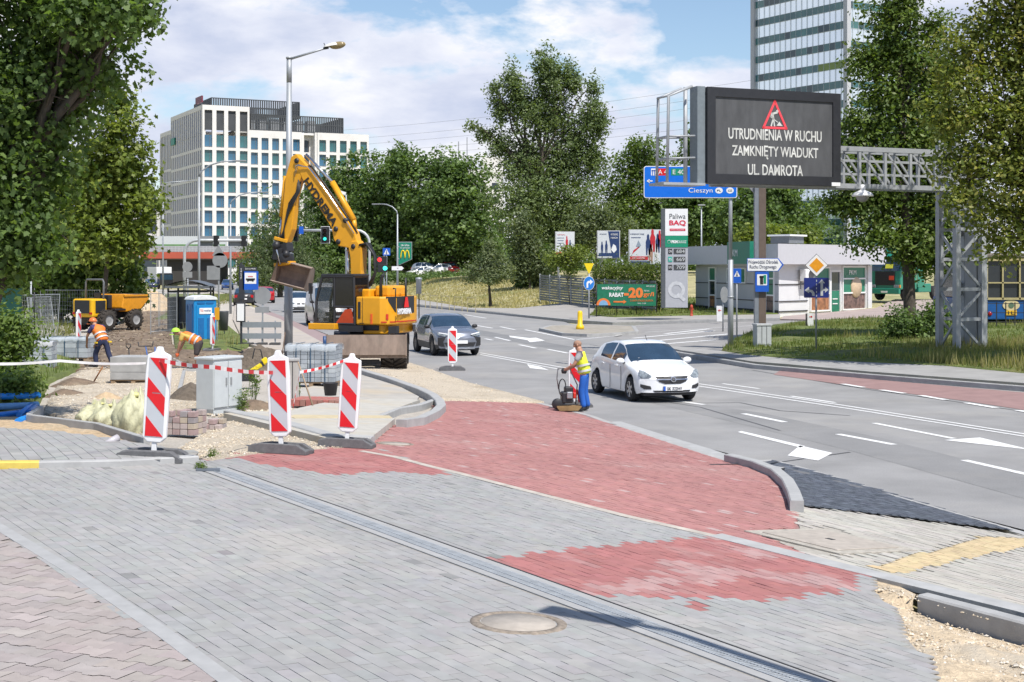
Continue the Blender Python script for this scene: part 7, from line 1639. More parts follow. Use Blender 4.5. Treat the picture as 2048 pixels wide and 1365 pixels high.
    for y in (y0, y1):
        P((x0, y, 1.42), (x0+.04, y, 2.98)); P((x1, y, 1.42), (x1-.02, y, 2.2)); P((x1-.02, y, 2.2), (x1-.25, y, 2.98)); P((.98, y, 1.42), (.98, y, 3.0)); P((x0, y, 1.44), (x1, y, 1.44)); P((x0+.04, y, 2.98), (x1-.25, y, 2.98)); P((x0, y, 2.0), (.98, y, 2.0))
    for z, xx in ((1.44, x1), (2.98, x1-.25), (1.44, x0), (2.98, x0+.04)): P((xx, y0, z), (xx, y1, z))
    fr.build('cab_frame', exb, th)
    CB().box((.84, .76, 3.03), (1.36, 1.04, .1)).build('cab_roof', exb, th, .04)
    CB().box((x0+.02, .76, 2.2), (.03, .88, 1.5)).box((.58, y1, 2.5), (.76, .02, .95)).build('rear_pane', M('cab_dark_pane', (.008, .008, .01), .1, spec=.6), th)
    CB().box((1.34, y1, 2.2), (.66, .015, 1.5)).build('door_pane', cabg, th); CB().box((1.34, y0, 2.2), (.66, .015, 1.5)).build('right_pane', cabg, th); CB().prism([(1.72, 1.46), (1.70, 2.2), (1.48, 2.95), (1.47, 2.95), (1.68, 2.2), (1.70, 1.46)], (0, y0, 0), (1, 0, 0), (0, 0, 1), (0, y1-y0, 0)).build('windscreen', cabg, th)
    CB().box((.5, .76, 1.75), (.5, .5, .16)).box((.3, .76, 2.2), (.14, .48, .85), (0, -.15, 0)).build('seat', M('seat_black', (.03, .028, .028), .8), th, .05); CB().prism([(.2, 1.46), (.92, 1.46), (.55, 1.92), (.3, 1.95)], (0, y1+.012, 0), (1, 0, 0), (0, 0, 1), (0, .012, 0)).build('door_reflection', M('reflection_orange', (.45, .05, .01), .4), th)  # orange reflection on the lower door, painted as a flat shape
    CB().tube([(1.3, .76, 1.45), (1.4, .76, 1.95)], .05, 8).tube([(1.28, .95, 1.45), (1.2, .98, 2.0)], .03, 6).build('joystick_console', exb, th)
    CB().box((1.35, 1.36, 1.36), (1.05, .3, .2)).build('side_step', exy, th, .02); CB().box((.3, 1.3, 1.3), (.9, .12, .2)).build('step_bracket', exb, th)
    CB().tube([(1.75, 1.2, 1.5), (1.95, 1.25, 2.5), (1.85, 1.25, 2.75)], .018, 6).box((1.9, 1.3, 2.6), (.05, .2, .35)).build('wing_mirror', exb, th)
    # boom assembly in the plane y = -.35
    yb = -.30
    def arm(name, poly, w, m=exy, y=yb, bevel=.03): return BM().prism(poly, (0, y-w/2, 0), (1, 0, 0), (0, 0, 1), (0, w, 0)).build(name, m, th, bevel)
    arm('boom_base', [(.45, 2.2), (.98, 2.2), (1.02, 3.6), (1.1, 3.95), (.98, 4.18), (.72, 4.2), (.52, 3.95), (.55, 3.2)], .42)
    b0, b1 = Vector((.88, 4.0)), Vector((3.38, 6.95)); d = (b1-b0).normalized(); n = Vector((-d.y, d.x))      # n points up-left of the boom
    Lb = (b1-b0).length; Q = lambda a, b: tuple(b0+d*a+n*b)
    arm('boom', [Q(-.16, -.1), Q(-.12, .16), Q(.35, .34), Q(.95, .36), Q(3.2, .26), Q(Lb+.1, .14), Q(Lb+.16, -.1), Q(3.2, -.24), Q(1.1, -.34), Q(.75, -.52), Q(.45, -.5), Q(.1, -.2)], .36)
    for a, b in ((.55, -.4), (.95, -.2), (.9, .3), (0, 0), (Lb, 0)):
        q = Q(a, b); BM().lathe([(0, -.24), (.085, -.235), (.09, .235), (0, .24)], 12, (q[0], yb, q[1]), 'Y').build('pin', exb, th)
    ang = math.atan2(d.y, d.x)
    q = Q(2.1, -.12); t = text(th, 'HYDREMA', .4, M('lettering_black', (.02, .018, .016), .5), (q[0]*.876-.09, yb+.195, q[1]), width=1.95, height=.27, bold=.015)
    e = Vector((d.x*.876, d.y)).normalized(); t.rotation_euler = Matrix(((-e.x, -e.y, 0), (0, 0, 1), (-e.y, e.x, 0))).to_euler()
    c0, c1, c2 = Q(.75, .5), Q(2.35, .62), Q(3.85, .36); Y3 = lambda q, y=yb: (q[0], y, q[1])
    BM().tube([Y3(c0), Y3(c1)], .115, 14).tube([Y3(Q(.5, .35)), Y3(c0)], .09, 10).build('boom_cylinder', exy, th); BM().tube([Y3(c1), Y3(c2)], .055, 10).build('cylinder_rod', chrome, th)
    for k, (o, yy) in enumerate(((.30, .14), (.34, .02), (.31, .22), (.38, .1))):
        BM().tube([Y3(Q(.3, o), yb+yy), Y3(Q(1.2, o+.02), yb+yy), Y3(Q(2.4, o), yb+yy), Y3(Q(3.35, o-.05), yb+yy), Y3(Q(3.75, -.05-.03*k), yb+yy+.03), Y3(Q(3.5, -.4), yb+yy)], .026 if k != 2 else .02, 6).build('hydraulic_line', chrome if k in (0, 2) else hose, th)
    BM().tube([(1.12, yb+.1, 2.5), (1.2, yb+.1, 3.9)], .05, 8).build('lift_rod', chrome, th)
    for k in range(6):
        r_ = .34+.03*k; BM().tube([(.62-r_*.0, yb+.08*k-.2, 4.05), (.62-r_*.6, yb+.08*k-.2, 4.1), (.62-r_*1.3, yb+.08*k-.2, 3.7), (.62-r_*1.35, yb+.08*k-.2, 3.1), (.62-r_*.8, yb+.08*k-.2, 2.7), (.6, yb+.08*k-.2, 2.6)], .045, 7).build('hose', hose, th)
    arm('stick', [(3.12, 6.55), (3.2, 7.0), (3.42, 7.2), (3.66, 7.1), (3.92, 6.4), (4.12, 4.5), (4.08, 4.2), (3.84, 4.15), (3.62, 4.6), (3.46, 5.8), (3.3, 6.2)], .34)
    BM().tube([(3.98, yb, 6.45), (4.18, yb, 5.05)], .11, 12).build('bucket_cylinder', exy, th); BM().tube([(4.18, yb, 5.05), (4.3, yb, 4.2)], .05, 8).build('bucket_rod', chrome, th)
    for k in range(4): BM().tube([(3.3, yb+.2-.06*k, 6.3), (3.36-.04*k, yb+.22, 5.9), (3.7, yb+.24, 5.5-.1*k), (3.95, yb+.2, 4.6), (4.25-.1*k, yb+.2, 4.0)], .025, 6).build('hose', hose, th)
    # tiltrotator and grading bucket
    BM().box((4.05, yb, 3.95), (.5, .45, .3), (0, .2, 0)).lathe([(.3, -.16), (.34, 0), (.3, .16), (0, .16)], 16, (4.02, yb, 3.62)).box((4.2, yb+.2, 3.75), (.4, .2, .4)).tube([(4.35, yb, 4.2), (4.5, yb+.15, 3.6)], .06, 8).ball((4.25, yb+.25, 4.05), .16).ball((3.85, yb+.2, 3.75), .14).build('tiltrotator', exb, th, .02)
    BM().box((4.05, yb, 3.42), (.75, .4, .12), (0, .1, 0)).box((4.1, yb+.2, 4.25), (.6, .06, .12), (0, -.2, 0)).build('coupler', exy, th, .02); BM().tube([(4.32, yb+.28, 4.2), (4.05, yb+.3, 3.4)], .035, 8).build('tilt_rod', chrome, th)
    bk = MB(); prof = [(-.35, .38), (-.1, .5), (.2, .48), (.42, .25), (.5, -.05), (.42, -.34), (.1, -.48), (-.38, -.52)]
    rows = []
    for w in (-.72, .72): rows.append([(w, y, z) for y, z in prof]+[(w, y*.93-.01, z*.93) for y, z in prof[::-1]])
    bk.grid(rows, close=True, smooth=False)
    for sg in (-.72, .72): bk.add([(sg, y, z) for y, z in prof], [tuple(range(len(prof)))]); bk.add([(sg*.96, y, z) for y, z in prof], [tuple(range(len(prof)))])
    o = bk.build('bucket', mud, th); o.scale = (.86, .86, .86); o.location = (3.12, yb, 3.02); o.rotation_euler = Euler((R(-18), R(14), -h+R(-10)))
    return th
excavator()
def dumper():
    g = at(213, 655, 73); c = Vector(((213-CX)/FPX*73, 73, gz((213-CX)/FPX*73, 73)+.1)); th = thing('site_dumper', 'yellow articulated site dumper with tilted skip and roll bar', 'dumper', c, R(63)); yl = M('dumper_yellow', (.75, .42, .01), .45, var=.06); th.scale = (.88,)*3; ok = M('skip_orange', (.66, .27, .01), .5, var=.12, stain=((.3, .2, .1), 2, .6, .5))
    for x, y in ((1.25, .95), (1.25, -.95), (-1.0, .95), (-1.0, -.95)): big_wheel(th, (x, y, .58), .6, .46, 0, M('rim_grey', (.3, .3, .3), .6), 16)
    MB().box((.1, 0, .85), (3.2, .9, .4)).build('chassis', exb, th, .03); MB().box((-1.35, 0, 1.28), (1.2, 1.5, 1.05)).build('engine_hood', yl, th, .1)
    MB().box((-1.97, 0, 1.35), (.04, 1.1, .75)).box((-1.3, -.765, 1.35), (.8, .03, .7)).build('grille', exb, th, .01)
    MB().box((-1.95, .62, .98), (.05, .2, .12)).box((-1.95, -.62, .98), (.05, .2, .12)).build('tail_light', lens_r, th)
    MB().box((-.5, 0, 1.5), (.5, .55, .14)).box((-.72, 0, 1.85), (.12, .5, .65)).build('seat', exb, th, .04); MB().box((-.1, 0, 1.6), (.3, .8, .8)).build('console', exb, th, .05)
    MB().tube([(-1.0, .68, 1.2), (-.95, .68, 2.75), (-.95, .6, 2.9), (-.95, -.6, 2.9), (-.95, -.68, 2.75), (-1.0, -.68, 1.2)], .055, 8).build('roll_bar', M('roll_bar_grey', (.12, .125, .13), .5), th)
    for sg in (-1, 1): MB().box((.1, sg*.8, 1.15), (.9, .35, .1)).build('mudguard', exb, th, .02)
    P = [(.25, 1.25), (.45, 2.05), (2.35, 1.95), (2.6, 1.75), (1.9, 1.15), (.6, 1.0)]
    MB().prism(P, (0, -.95, 0), (1, 0, 0), (0, 0, 1), (0, 1.9, 0)).build('skip', ok, th, .05); MB().box((1.4, 0, 2.01), (1.8, 1.7, .03)).build('load_soil', soil, th); MB().box((1.4, .97, 1.95), (2.0, .08, .1)).box((1.4, -.97, 1.95), (2.0, .08, .1)).build('skip_rim', ok, th)
dumper()
# --- plate compactor
def compactor():
    A = G(1135, 823); th = thing('plate_compactor', 'small petrol plate compactor with bent handle on the road edge', 'compactor', A+Vector((0, 0, .01)), R(8))
    MB().prism([(-.28, .10), (-.22, .02), (.22, .02), (.30, .10), (.30, .13), (-.28, .13)], (0, -.2, 0), (1, 0, 0), (0, 0, 1), (0, .42, 0)).build('base_plate', M('plate_rust', (.22, .14, .06), .7, var=.3), th)
    MB().box((-.02, 0, .32), (.26, .3, .26)).box((.02, -.02, .5), (.2, .2, .14)).build('engine', exb, th, .03); MB().box((.02, -.17, .38), (.14, .06, .16)).build('cylinder_head', alloy, th, .02); MB().box((.16, .02, .36), (.08, .2, .14)).build('air_filter', stripe_r, th, .02); MB().lathe([(0, -.05), (.12, -.05), (.13, -.04), (.13, .04), (.12, .05), (0, .05)], 16, (-.25, -.08, .17), 'Y').build('belt_cover', exb, th)
    MB().tube([(.2, .05, .15), (.24, .05, .6), (.06, .05, .98), (-.22, .05, .98), (-.24, .05, .75), (-.2, .05, .5)], .016, 6).build('handle', M('handle_grey', (.25, .25, .25), .4, .5), th)
    o = MB(); o.tube([(.15*math.cos(t)*.55-.13, -.05, .55+.2*math.sin(t)) for t in [2*math.pi*i/16 for i in range(17)]], .014, 6, caps=False); o.build('lifting_hoop', exb, th); MB().tube([(.22, -.05, .5), (.27, -.05, .2)], .02, 6).build('lever', stripe_r, th)
compactor()
# ================================================================== WORKS: BOARDS, STACKS, SMALL THINGS
rub = M('recycled_rubber', (.125, .125, .13), .9, var=.2, scale=18, bump=.003); bw = M('board_white', (.80, .80, .80), .35, var=.03); bred = M('board_red', (.66, .012, .02), .35, var=.04); bgrey = M('board_reflective', (.50, .52, .55), .4, var=.04)
def board(px, py, label, rz=0.0, k=1.0, Y=None, tilt=0.0, fold=R(0)):
    g = G(px, py); th = thing('warning_board', label, 'warning board', g, rz, 'red and white warning boards on rubber feet'); th.scale = (k, k, k)
    b = MB(); b.prism([(-.40, 0), (.40, 0), (.40, .05), (.26, .13), (-.2, .13), (-.34, .13 if False else .11), (-.40, .09)], (0, -.2, 0), (1, 0, 0), (0, 0, 1), (0, .12, 0)).prism([(-.40, 0), (.40, 0), (.40, .05), (.26, .13), (-.2, .13), (-.34, .11), (-.40, .09)], (0, .1, 0), (1, 0, 0), (0, 0, 1), (0, .12, 0)).box((-.32, .01, .05), (.16, .18, .1)).box((.02, .01, .06), (.2, .18, .12)).box((.34, .01, .03), (.12, .18, .06))
    ft = b.build('foot', rub, th, .008); ft.rotation_euler = slope_rot(g.x, g.y, 0, rz)
    def part(nm, mb, m, bev=0): o = mb.build(nm, m, th, bev); o.location = (0, 0, .12); o.rotation_euler = (0, tilt, 0); return o
    part('stem', MB().box((0, 0, .06), (.06, .04, .14)), bw, .005)
    pl = part('plate', MB().prism([(-.145, .16), (-.155, .9), (-.14, 1.16), (-.05, 1.2), (-.03, 1.26), (.03, 1.26), (.05, 1.2), (.14, 1.16), (.155, .9), (.145, .16), (.08, .1), (-.08, .1)], (0, -.035, 0), (1, 0, 0), (0, 0, 1), (0, .07, 0)), bw, .012)
    X0, X1, Z1, Z0 = -.112, .112, 1.125, .175; F = lambda P: [(X0+(X1-X0)*a, Z1-(Z1-Z0)*b) for a, b in P]
    def face(nm, Ps, m, y): 
        mb = MB()
        for P in Ps: mb.prism(F(P), (0, y, 0), (1, 0, 0), (0, 0, 1), (0, .003, 0))
        o = mb.build(nm, m, pl); return o
    face('white_face', [[(0, 0), (1, 0), (1, 1), (0, 1)]], bgrey, -.040)
    face('red_stripes', [[(.04, 0), (1, 0), (1, .25)], [(0, .25), (1, .50), (1, .74), (0, .49)], [(0, .74), (1, 1), (0, 1)]], bred, -.0435)
    MB().box((0, -.042, .70), (.1, .003, .012)).build('maker_mark', M('faint_grey', (.3, .3, .33), .5), pl)
board(308, 921, 'left front warning board beside the yellow sacks', R(-6), 1.02, tilt=R(3.6))
board(562, 906, 'middle warning board in front of the cable cabinet and rubble', R(-8), 1.0, tilt=R(-2))
board(694, 894, 'right front warning board at the corner of the red paving', R(-4), .98, tilt=R(3.6))
board(905, 741, 'lone warning board standing out on the road before the grey crossover', R(4), 1.04)
board(1150, 814, 'warning board behind the plate compactor and its operator', R(2), 1.05)
for px, py, lb in ((425, 704, 'warning board seen edge-on right of the man in green cap'), (157, 692, 'warning board seen edge-on at the far end of the wrapped pallet')): board(px, py, lb, R(78), 1.05)
# pavers on pallets
wood = M('pallet_wood', (.30, .21, .13), .85, var=.25, scale=6, stretch=(1, 6, 1))
def pallet(name, label, px, py, size, rz, mat, rows, wrapm=None, group=None, pal=True, seed=1, nx=4, ny=3, dz=0.0, skip=0.0):
    g = G(px, py)+Vector((0, 0, dz)); th = thing(name, label, 'stack', g, rz, group); W, D, H = size; rr = random.Random(seed); z0 = .13 if pal else 0
    if pal:
        p = MB()
        for x in (-W/2+.08, 0, W/2-.08): p.box((x, 0, .05), (.1, D, .09))
        for k in range(5): p.box((0, -D/2+D*(k+.5)/5, .112), (W, D/7, .03))
        p.build('pallet', wood, th)
    mb = MB()
    for k in range(rows):
        for i in range(nx):
            for j in range(ny):
                if k == rows-1 and rr.random() < skip: continue
                mb.box((-W/2+W*(i+.5)/nx+rr.uniform(-.004, .004), -D/2+D*(j+.5)/ny, z0+H*(k+.5)/rows), (W/nx-.012, D/ny-.012, H/rows-.008), mi=rr.randrange(len(mat)))
    mb.build('paver_stack', mat, th, .004)
    if wrapm:
        w = MB(); rows_ = []
        for i in range(21):
            x = -W/2-.03+(W+.06)*i/20; jj = lambda: rr.uniform(-.015, .015)
            rows_.append([(x, -D/2-.02+jj(), z0+H*.86+rr.uniform(-.018, .018)), (x, -D/2-.03+jj(), z0+H), (x, -D/4, z0+H+.04+jj()), (x, D/4, z0+H+.04+jj()), (x, D/2+.03, z0+H), (x, D/2+.02, z0+H*.86)])
        w.grid(rows_); w.build('plastic_wrap', wrapm, th)
        s = MB()
        for x in (-W*.3, 0, W*.3): s.box((x, -D/2-.02, z0+H/2), (.02, .01, H)).box((x, 0, z0+H+.05), (.02, D, .01))
        s.build('strap', M('strap_blue', (.03, .08, .14), .5), th)
    return th
pg = [M('paver_grey_a', (.33, .36, .39), .85, var=.1), M('paver_grey_b', (.40, .43, .45), .85, var=.1), M('paver_grey_c', (.27, .30, .33), .85, var=.1)]
pp = [M('paver_pink_a', (.36, .26, .25), .85, var=.15), M('paver_pink_b', (.42, .35, .33), .85, var=.15), M('paver_pink_c', (.30, .27, .27), .85, var=.15), M('paver_cream', (.44, .37, .29), .85, var=.15)]
prd = [M('paver_red_a', (.38, .13, .11), .85, var=.1), M('paver_red_b', (.32, .16, .13), .85, var=.1)]
film = alphaglass('film_white', (.70, .76, .80), .42); filmg = alphaglass('film_grey', (.62, .62, .62), .6)
pallet('paver_pallet', 'wrapped pallet of grey pavers below the excavator blade', 630, 772, (1.25, .9, .92), R(-6), pg, 8, film, nx=7, ny=4, seed=3)
pallet('paver_pallet', 'wrapped pallet of pale kerbstones left of the man in navy trousers', 140, 722, (1.5, .9, .62), R(-4), pg, 4, film, nx=4, ny=3, seed=4)
pallet('paver_pallet', 'pallet of pavers under torn grey film at the grass bank', 72, 745, (1.0, .9, .72), R(8), pg, 6, filmg, nx=4, ny=3, seed=5)
pallet('kerb_pallet', 'pallet of long grey kerbstones in two layers behind the left board', 277, 768, (1.15, .9, .56), R(-2), [concd], 3, None, nx=1, ny=5, seed=6)
pallet('loose_paver_pile', 'untidy pile of pinkish pavers beside the grey cable cabinet', 372, 868, (.50, .42, .36), R(-14), pp, 4, None, pal=False, nx=4, ny=3, seed=7, skip=.3)
pallet('loose_paver_pile', 'low row of cream and pink pavers right of the taller pile', 420, 858, (.46, .30, .16), R(-12), pp, 2, None, pal=False, nx=5, ny=2, seed=8, skip=.2)
pallet('red_paver_layer', 'layer of red pavers on a pallet under the black bucket', 640, 812, (1.1, .8, .14), R(-10), prd, 1, None, pal=False, nx=9, ny=6, seed=9, dz=.02)
b = thing('rubber_bucket', 'black rubber bucket standing on the red pavers', 'bucket', G(661, 806)+Vector((.0, 0, .16))); MB().lathe([(0, 0), (.125, 0), (.16, .26), (.168, .27), (.155, .27), (.12, .02), (0, .02)], 20).build('body', M('bucket_black', (.03, .03, .035), .6), b)
b = MB(); b.box((0, 0, .27), (.018, .02, .3)).box((0, 0, .6), (.04, .04, .3)); gq = G(640, 772)
o = thing('spirit_level_tube', 'dark blue tool standing up on the wrapped paver pallet', 'tool', gq+Vector((.12, 0, .9))); MB().tube([(0, 0, 0), (0, 0, .38)], .045, 10).build('body', M('tool_navy', (.02, .06, .16), .4), o)
# cabinets, pillar, pipes, sacks
def cabinet():
    g = G(438, 826); th = thing('cable_cabinet', 'light grey double-door cable cabinet with sloping base', 'electrical cabinet', g, R(60)); m = M('cabinet_grey', (.50, .53, .54), .5, var=.05, stain=((.36, .36, .35), 2.5, .62, .4)); Hh = 1.0
    MB().box((0, 0, .5+.05), (.78, .42, .92)).build('case', m, th, .012); MB().prism([(-.36, 0), (.36, 0), (.39, .1), (-.39, .1)], (0, -.2, 0), (1, 0, 0), (0, 0, 1), (0, .4, 0)).build('plinth', m, th); MB().box((0, 0, 1.03), (.84, .48, .05)).build('roof', m, th, .015)
    for x in (-.195, .195):
        d = MB().box((x, -.22, .55), (.37, .02, .84)).build('door', m, th, .006); MB().box((x+(.13 if x < 0 else -.13), -.24, .6), (.025, .03, .14)).build('handle', signgrey, d, .004)
cabinet()
g = G(580, 806); th = thing('concrete_pillar', 'weathered pale concrete meter pillar at the foot of the street lamp', 'pillar', g, R(10)); MB().box((0, 0, .45), (.36, .34, .9)).build('body', M('pillar_concrete', (.40, .385, .36), .9, var=.15, scale=5, stretch=(1, 1, .3)), th, .01); MB().box((0, 0, .915), (.4, .38, .05)).build('cap', conc, th, .008); MB().box((.05, -.18, .45), (.012, .012, .86)).build('seam', darkg, th)
pb = M('pipe_blue', (.015, .22, .68), .35, var=.1); pb2 = M('pipe_blue_pale', (.16, .34, .58), .45, var=.1)
def pipe(a, b, r, m, lb, dz=.08):
    A, B = G(*a)+Vector((0, 0, dz)), G(*b)+Vector((0, 0, dz)); o = MB(); d = (B-A).normalized(); o.tube([A, B], r, 16, caps=False).tube([A, B], r*.86, 16, caps=False).tube([A, A+d*.02], r*1.0, 16).tube([B-d*.12, B], r*1.12, 16, caps=False)
    tag(o.build('plastic_pipe', m), lb, 'pipe', 'blue plastic pipes in the grass')
pipe((-70, 818), (78, 812), .06, pb, 'uppermost bright blue pipe lying at the left edge', .2); pipe((-60, 822), (75, 816), .06, pb2, 'dusty pale blue pipe second from the top at the left edge', .05); pipe((-60, 838), (40, 826), .05, pb, 'blue pipe below the pale one, running into the shrubs', .0); pipe((38, 838), (62, 818), .05, pb, 'short blue pipe end rising diagonally by the kerb', .06); pipe((60, 832), (70, 820), .05, pb, 'stubby blue pipe end against the inward kerb', .06); pipe((36, 850), (54, 842), .055, pb, 'lowest short blue pipe stub by the sand', .05)
def sack(px, py, r, h, rz, label, seed, top=.35, lean=(0, 0)):
    rr = random.Random(seed); g = G(px, py); th = thing('rubble_sack', label, 'sack', g, rz, 'pale yellow rubble sacks'); rows = []; n = 40; m = 18
    for i in range(m+1):
        t = i/m; pr = (.80+.28*math.sin(math.pi*min(1, t*1.25)))*(1 if t < .72 else 1-(t-.72)/.28*(1-top)); row = []
        for k in range(n):
            a = 2*math.pi*k/n; q = r*pr*(1+.09*math.sin(5*a+seed+t*4)+.06*math.sin(9*a-t*9+seed)+.05*math.sin(14*a+t*15)+rr.uniform(-.018, .018)); row.append((q*math.cos(a)+lean[0]*t, q*.85*math.sin(a)+lean[1]*t, h*t*(1+.10*math.sin(4*a+seed)*t)+(.06*math.sin(3*a+seed) if t > .9 else 0)))
        rows.append(row)
    mb = MB(); mb.grid(rows, close=True); mb.add(rows[0], [tuple(range(n))]); mb.add(rows[-1], [tuple(range(n))]); mb.build('body', M('sack_yellow', (.50, .49, .32), .5, var=.3, scale=9, bump=.035, bscale=9, stretch=(1, 1, .5)), th)
    MB().ball((lean[0]*1.05, lean[1], h*.97), (r*top*.8, r*top*.7, h*.07), 12, 6).build('tied_top', M('sack_knot', (.58, .56, .24), .5, var=.15), th)
sack(262, 868, .26, .60, 0, 'biggest yellow rubble sack, upright behind the left board', 2, .42, (.06, 0)); sack(212, 856, .25, .36, .5, 'middle slumped yellow rubble sack', 5, .35, (.08, 0)); sack(182, 845, .27, .30, 1.0, 'leftmost low yellow rubble sack lying behind the kerb', 9, .5, (.16, 0))
# mounds
def mound(px, py, rx, ry, h, mat, label, seed, name='soil_heap'):
    g = G(px, py); rg = random.Random(seed); from_n = __import__('mathutils').noise; rows = []
    for i in range(23):
        t = i/22; row = []
        for k in range(52):
            a = 2*math.pi*k/52; e = 1+.18*from_n.noise(Vector((math.cos(a)*1.5, math.sin(a)*1.5, seed))); x, y = rx*t*e*math.cos(a), ry*t*e*math.sin(a)
            z = h*(math.cos(math.pi*t)*.5+.5)**.8+(.16*h*from_n.noise(Vector((x*3, y*3, seed)))+.10*h*from_n.noise(Vector((x*9, y*9, seed))))*(1.1-t)-.06*t; row.append((x, y, z))
        rows.append(row)
    o = MB().grid(rows, close=True).build(name, mat); o.location = g; tag(o, label, 'heap', 'heaps of soil and sand')
mound(525, 742, 1.5, .9, .75, soild, 'dark soil heap left of the street lamp foot', 1); mound(300, 622, 2.6, 3.5, 1.5, sandm, 'big pale sand heap beyond the dumper', 2); mound(378, 800, .6, .9, .34, soild, 'grey soil heap between kerb and cable cabinet', 3); mound(120, 692, 1.5, .8, .3, sandm, 'low sand heap behind the wrapped kerb pallet', 4); mound(505, 818, .8, .6, .18, soil, 'low rubble heap below the weeds', 5); mound(215, 800, .5, .5, .16, sandm, 'small sand heap behind the yellow sacks', 6); mound(150, 770, .7, 1.2, .17, soil, 'torn soil bank edge beside the grass', 7); mound(130, 790, .6, .9, .13, soil, 'dry root-filled soil edge above the blue pipes', 8)
# toilet, bin, fences, shovels
def toilet():
    Y = 62; x = (402-CX)/FPX*Y; g = Vector((x, Y, gz(x, Y))); u = Y/FPX; th = thing('portable_toilet', 'blue portable toilet with white roof and door label', 'portable toilet', g, R(33)); bl = M('toilet_blue', (.01, .22, .52), .4, var=.06); bd = M('toilet_blue_dark', (.01, .13, .36), .45, var=.06); h = hgt(600, Y)-g.z
    MB().box((0, 0, h/2), (1.02, 1.02, h)).build('cabin', bl, th, .03); MB().prism([(-.56, 0), (.56, 0), (.50, .12), (.2, .2), (-.2, .2), (-.50, .12)], (0, -.56, h), (1, 0, 0), (0, 0, 1), (0, 1.12, 0)).build('roof', M('toilet_white', (.66, .68, .68), .45), th, .02)
    d = MB().box((0, -.525, h*.46), (.82, .03, h*.86)).build('door', bl, th, .01)
    for xx in (-.2, .2): MB().box((xx, -.545, h*.33), (.26, .02, h*.5)).build('door_panel', bd, d, .02)
    for xx in (-.2, .2): MB().box((xx, -.545, h*.93), (.34, .02, .07)).build('vent', bd, th)
    MB().box((0, -.55, h*.74), (.56, .02, .26)).build('label', whitep, th); text(th, 'TOI', .1, bred, (-.18, -.565, h*.75), width=.14, height=.1); text(th, 'mobilet', .1, blue_d, (.08, -.565, h*.75), width=.3, height=.08)
    MB().box((-.52, 0, h*.5), (.02, .7, h*.8)).lathe([(0, 0), (.0, .0)], 4).build('side_panel', bd, th, .02); MB().lathe([(.14, -.01), (.17, .01), (.14, .02)], 16, (-.54, .1, h*.8), 'X').build('side_vent', M('vent_pale', (.3, .42, .55), .5), th)
    o = thing('yellow_notice', 'yellow notice board fixed beside the blue toilet', 'notice', (433/1*0+(434-CX)/FPX*60.5, 60.5, hgt(640, 60.5))); MB().box((0, 0, .26), (.2, .03, .52)).build('panel', exy, o); MB().tube([(0, .04, -1.6), (0, .04, .5)], .02, 6).build('pole', galv, o)
toilet()
Y = 66; x = (447-CX)/FPX*Y; th = thing('litter_bin', 'dark litter bin on a post right of the toilet', 'litter bin', (x, Y, gz(x, Y))); MB().lathe([(0, .35), (.2, .35), (.24, 1.2), (.25, 1.25), (.2, 1.25), (.18, .4), (0, .4)], 16).build('body', M('bin_grey', (.07, .075, .08), .5), th); MB().tube([(0, .2, -.1), (0, .2, 1.1)], .03, 6).build('post', galv, th)
def mesh_panel(label, px, py, w, h, rz, tiltx=0, n=24):
    g = G(px, py); th = thing('mesh_fence_panel', label, 'fence panel', g, rz, 'galvanised mesh fence panels'); f = MB(); f.tube([(-w/2, 0, 0), (-w/2, 0, h), (w/2, 0, h), (w/2, 0, 0)], .021, 6, smooth=False).tube([(-w/2, 0, .15), (w/2, 0, .15)], .015, 5); f.build('frame', galv, th); m = MB()
    for i in range(1, n): m.box((-w/2+w*i/n, 0, h/2), (.006, .006, h))
    for z in range(1, 9): m.box((0, 0, h*z/9), (w, .006, .006))
    m.build('mesh', steel, th); th.rotation_euler = (tiltx, 0, rz); return th
mesh_panel('leaning mesh panel beside the dark post at the left trees', 75, 682, 2.4, 2.0, R(65), R(4)); mesh_panel('second leaning mesh panel against the first at the left trees', 88, 680, 2.2, 1.9, R(82), R(-7)); mesh_panel('mesh panel left of the bus shelter along the dirt track', 328, 668, 2.6, 2.0, R(75)); mesh_panel('long mesh panel behind the dumper', 140, 650, 3.5, 2.0, R(-4)); mesh_panel('mesh panel running from the shelter to the toilet', 352, 655, 2.2, 2.0, R(-20))
g = G(62, 690); th = thing('dark_post', 'thin dark post in front of the left trees', 'post', g); MB().tube([(0, 0, -.1), (0, 0, 2.9)], .045, 8).tube([(.12, .05, -.1), (.12, .05, 2.7)], .03, 6).build('pole', exb, th)
th = thing('green_screen', 'dark green netting fence glimpsed at the left edge under the maple', 'fence', at(8, 672, 48)); MB().box((-.5, 0, .8), (2.2, .03, 1.6)).build('netting', M('net_green', (.005, .05, .038), .8, var=.3, scale=3), th); MB().tube([(-.6, .03, 0), (-.6, .03, 2.1)], .03, 6).tube([(.9, .03, 0), (.9, .03, 2.1)], .03, 6).build('post', galv, th)
def tool(label, px, py, top, m2, kind, name='shovel'):
    g = G(px, py); th = thing(name, label, 'tool', g, 0, 'hand tools left upright in the works'); T = Vector(top); MB().tube([(0, 0, 0), T*.85], .018, 6).build('shaft', m2, th)
    if kind == 'D': MB().tube([T*.85, T*.95+Vector((-.07, 0, 0)), T+Vector((-.06, 0, .03)), T+Vector((.06, 0, .03)), T*.95+Vector((.07, 0, 0)), T*.85], .016, 6).build('grip', exb, th)
    elif kind == 'T': MB().tube([T*.85+Vector((-.22, 0, .12)), T*.85+Vector((-.2, 0, .0)), T*.85, T*.85+Vector((.2, 0, 0)), T*.85+Vector((.22, 0, .14))], .018, 6).build('grip', exb, th)
    elif kind == 'B': MB().box((0, 0, .03), (.14, .08, .09)).build('head', signgrey, th, .02)
tl = M('tool_blue', (.02, .10, .35), .5); tw = M('tool_wood', (.34, .25, .17), .7)
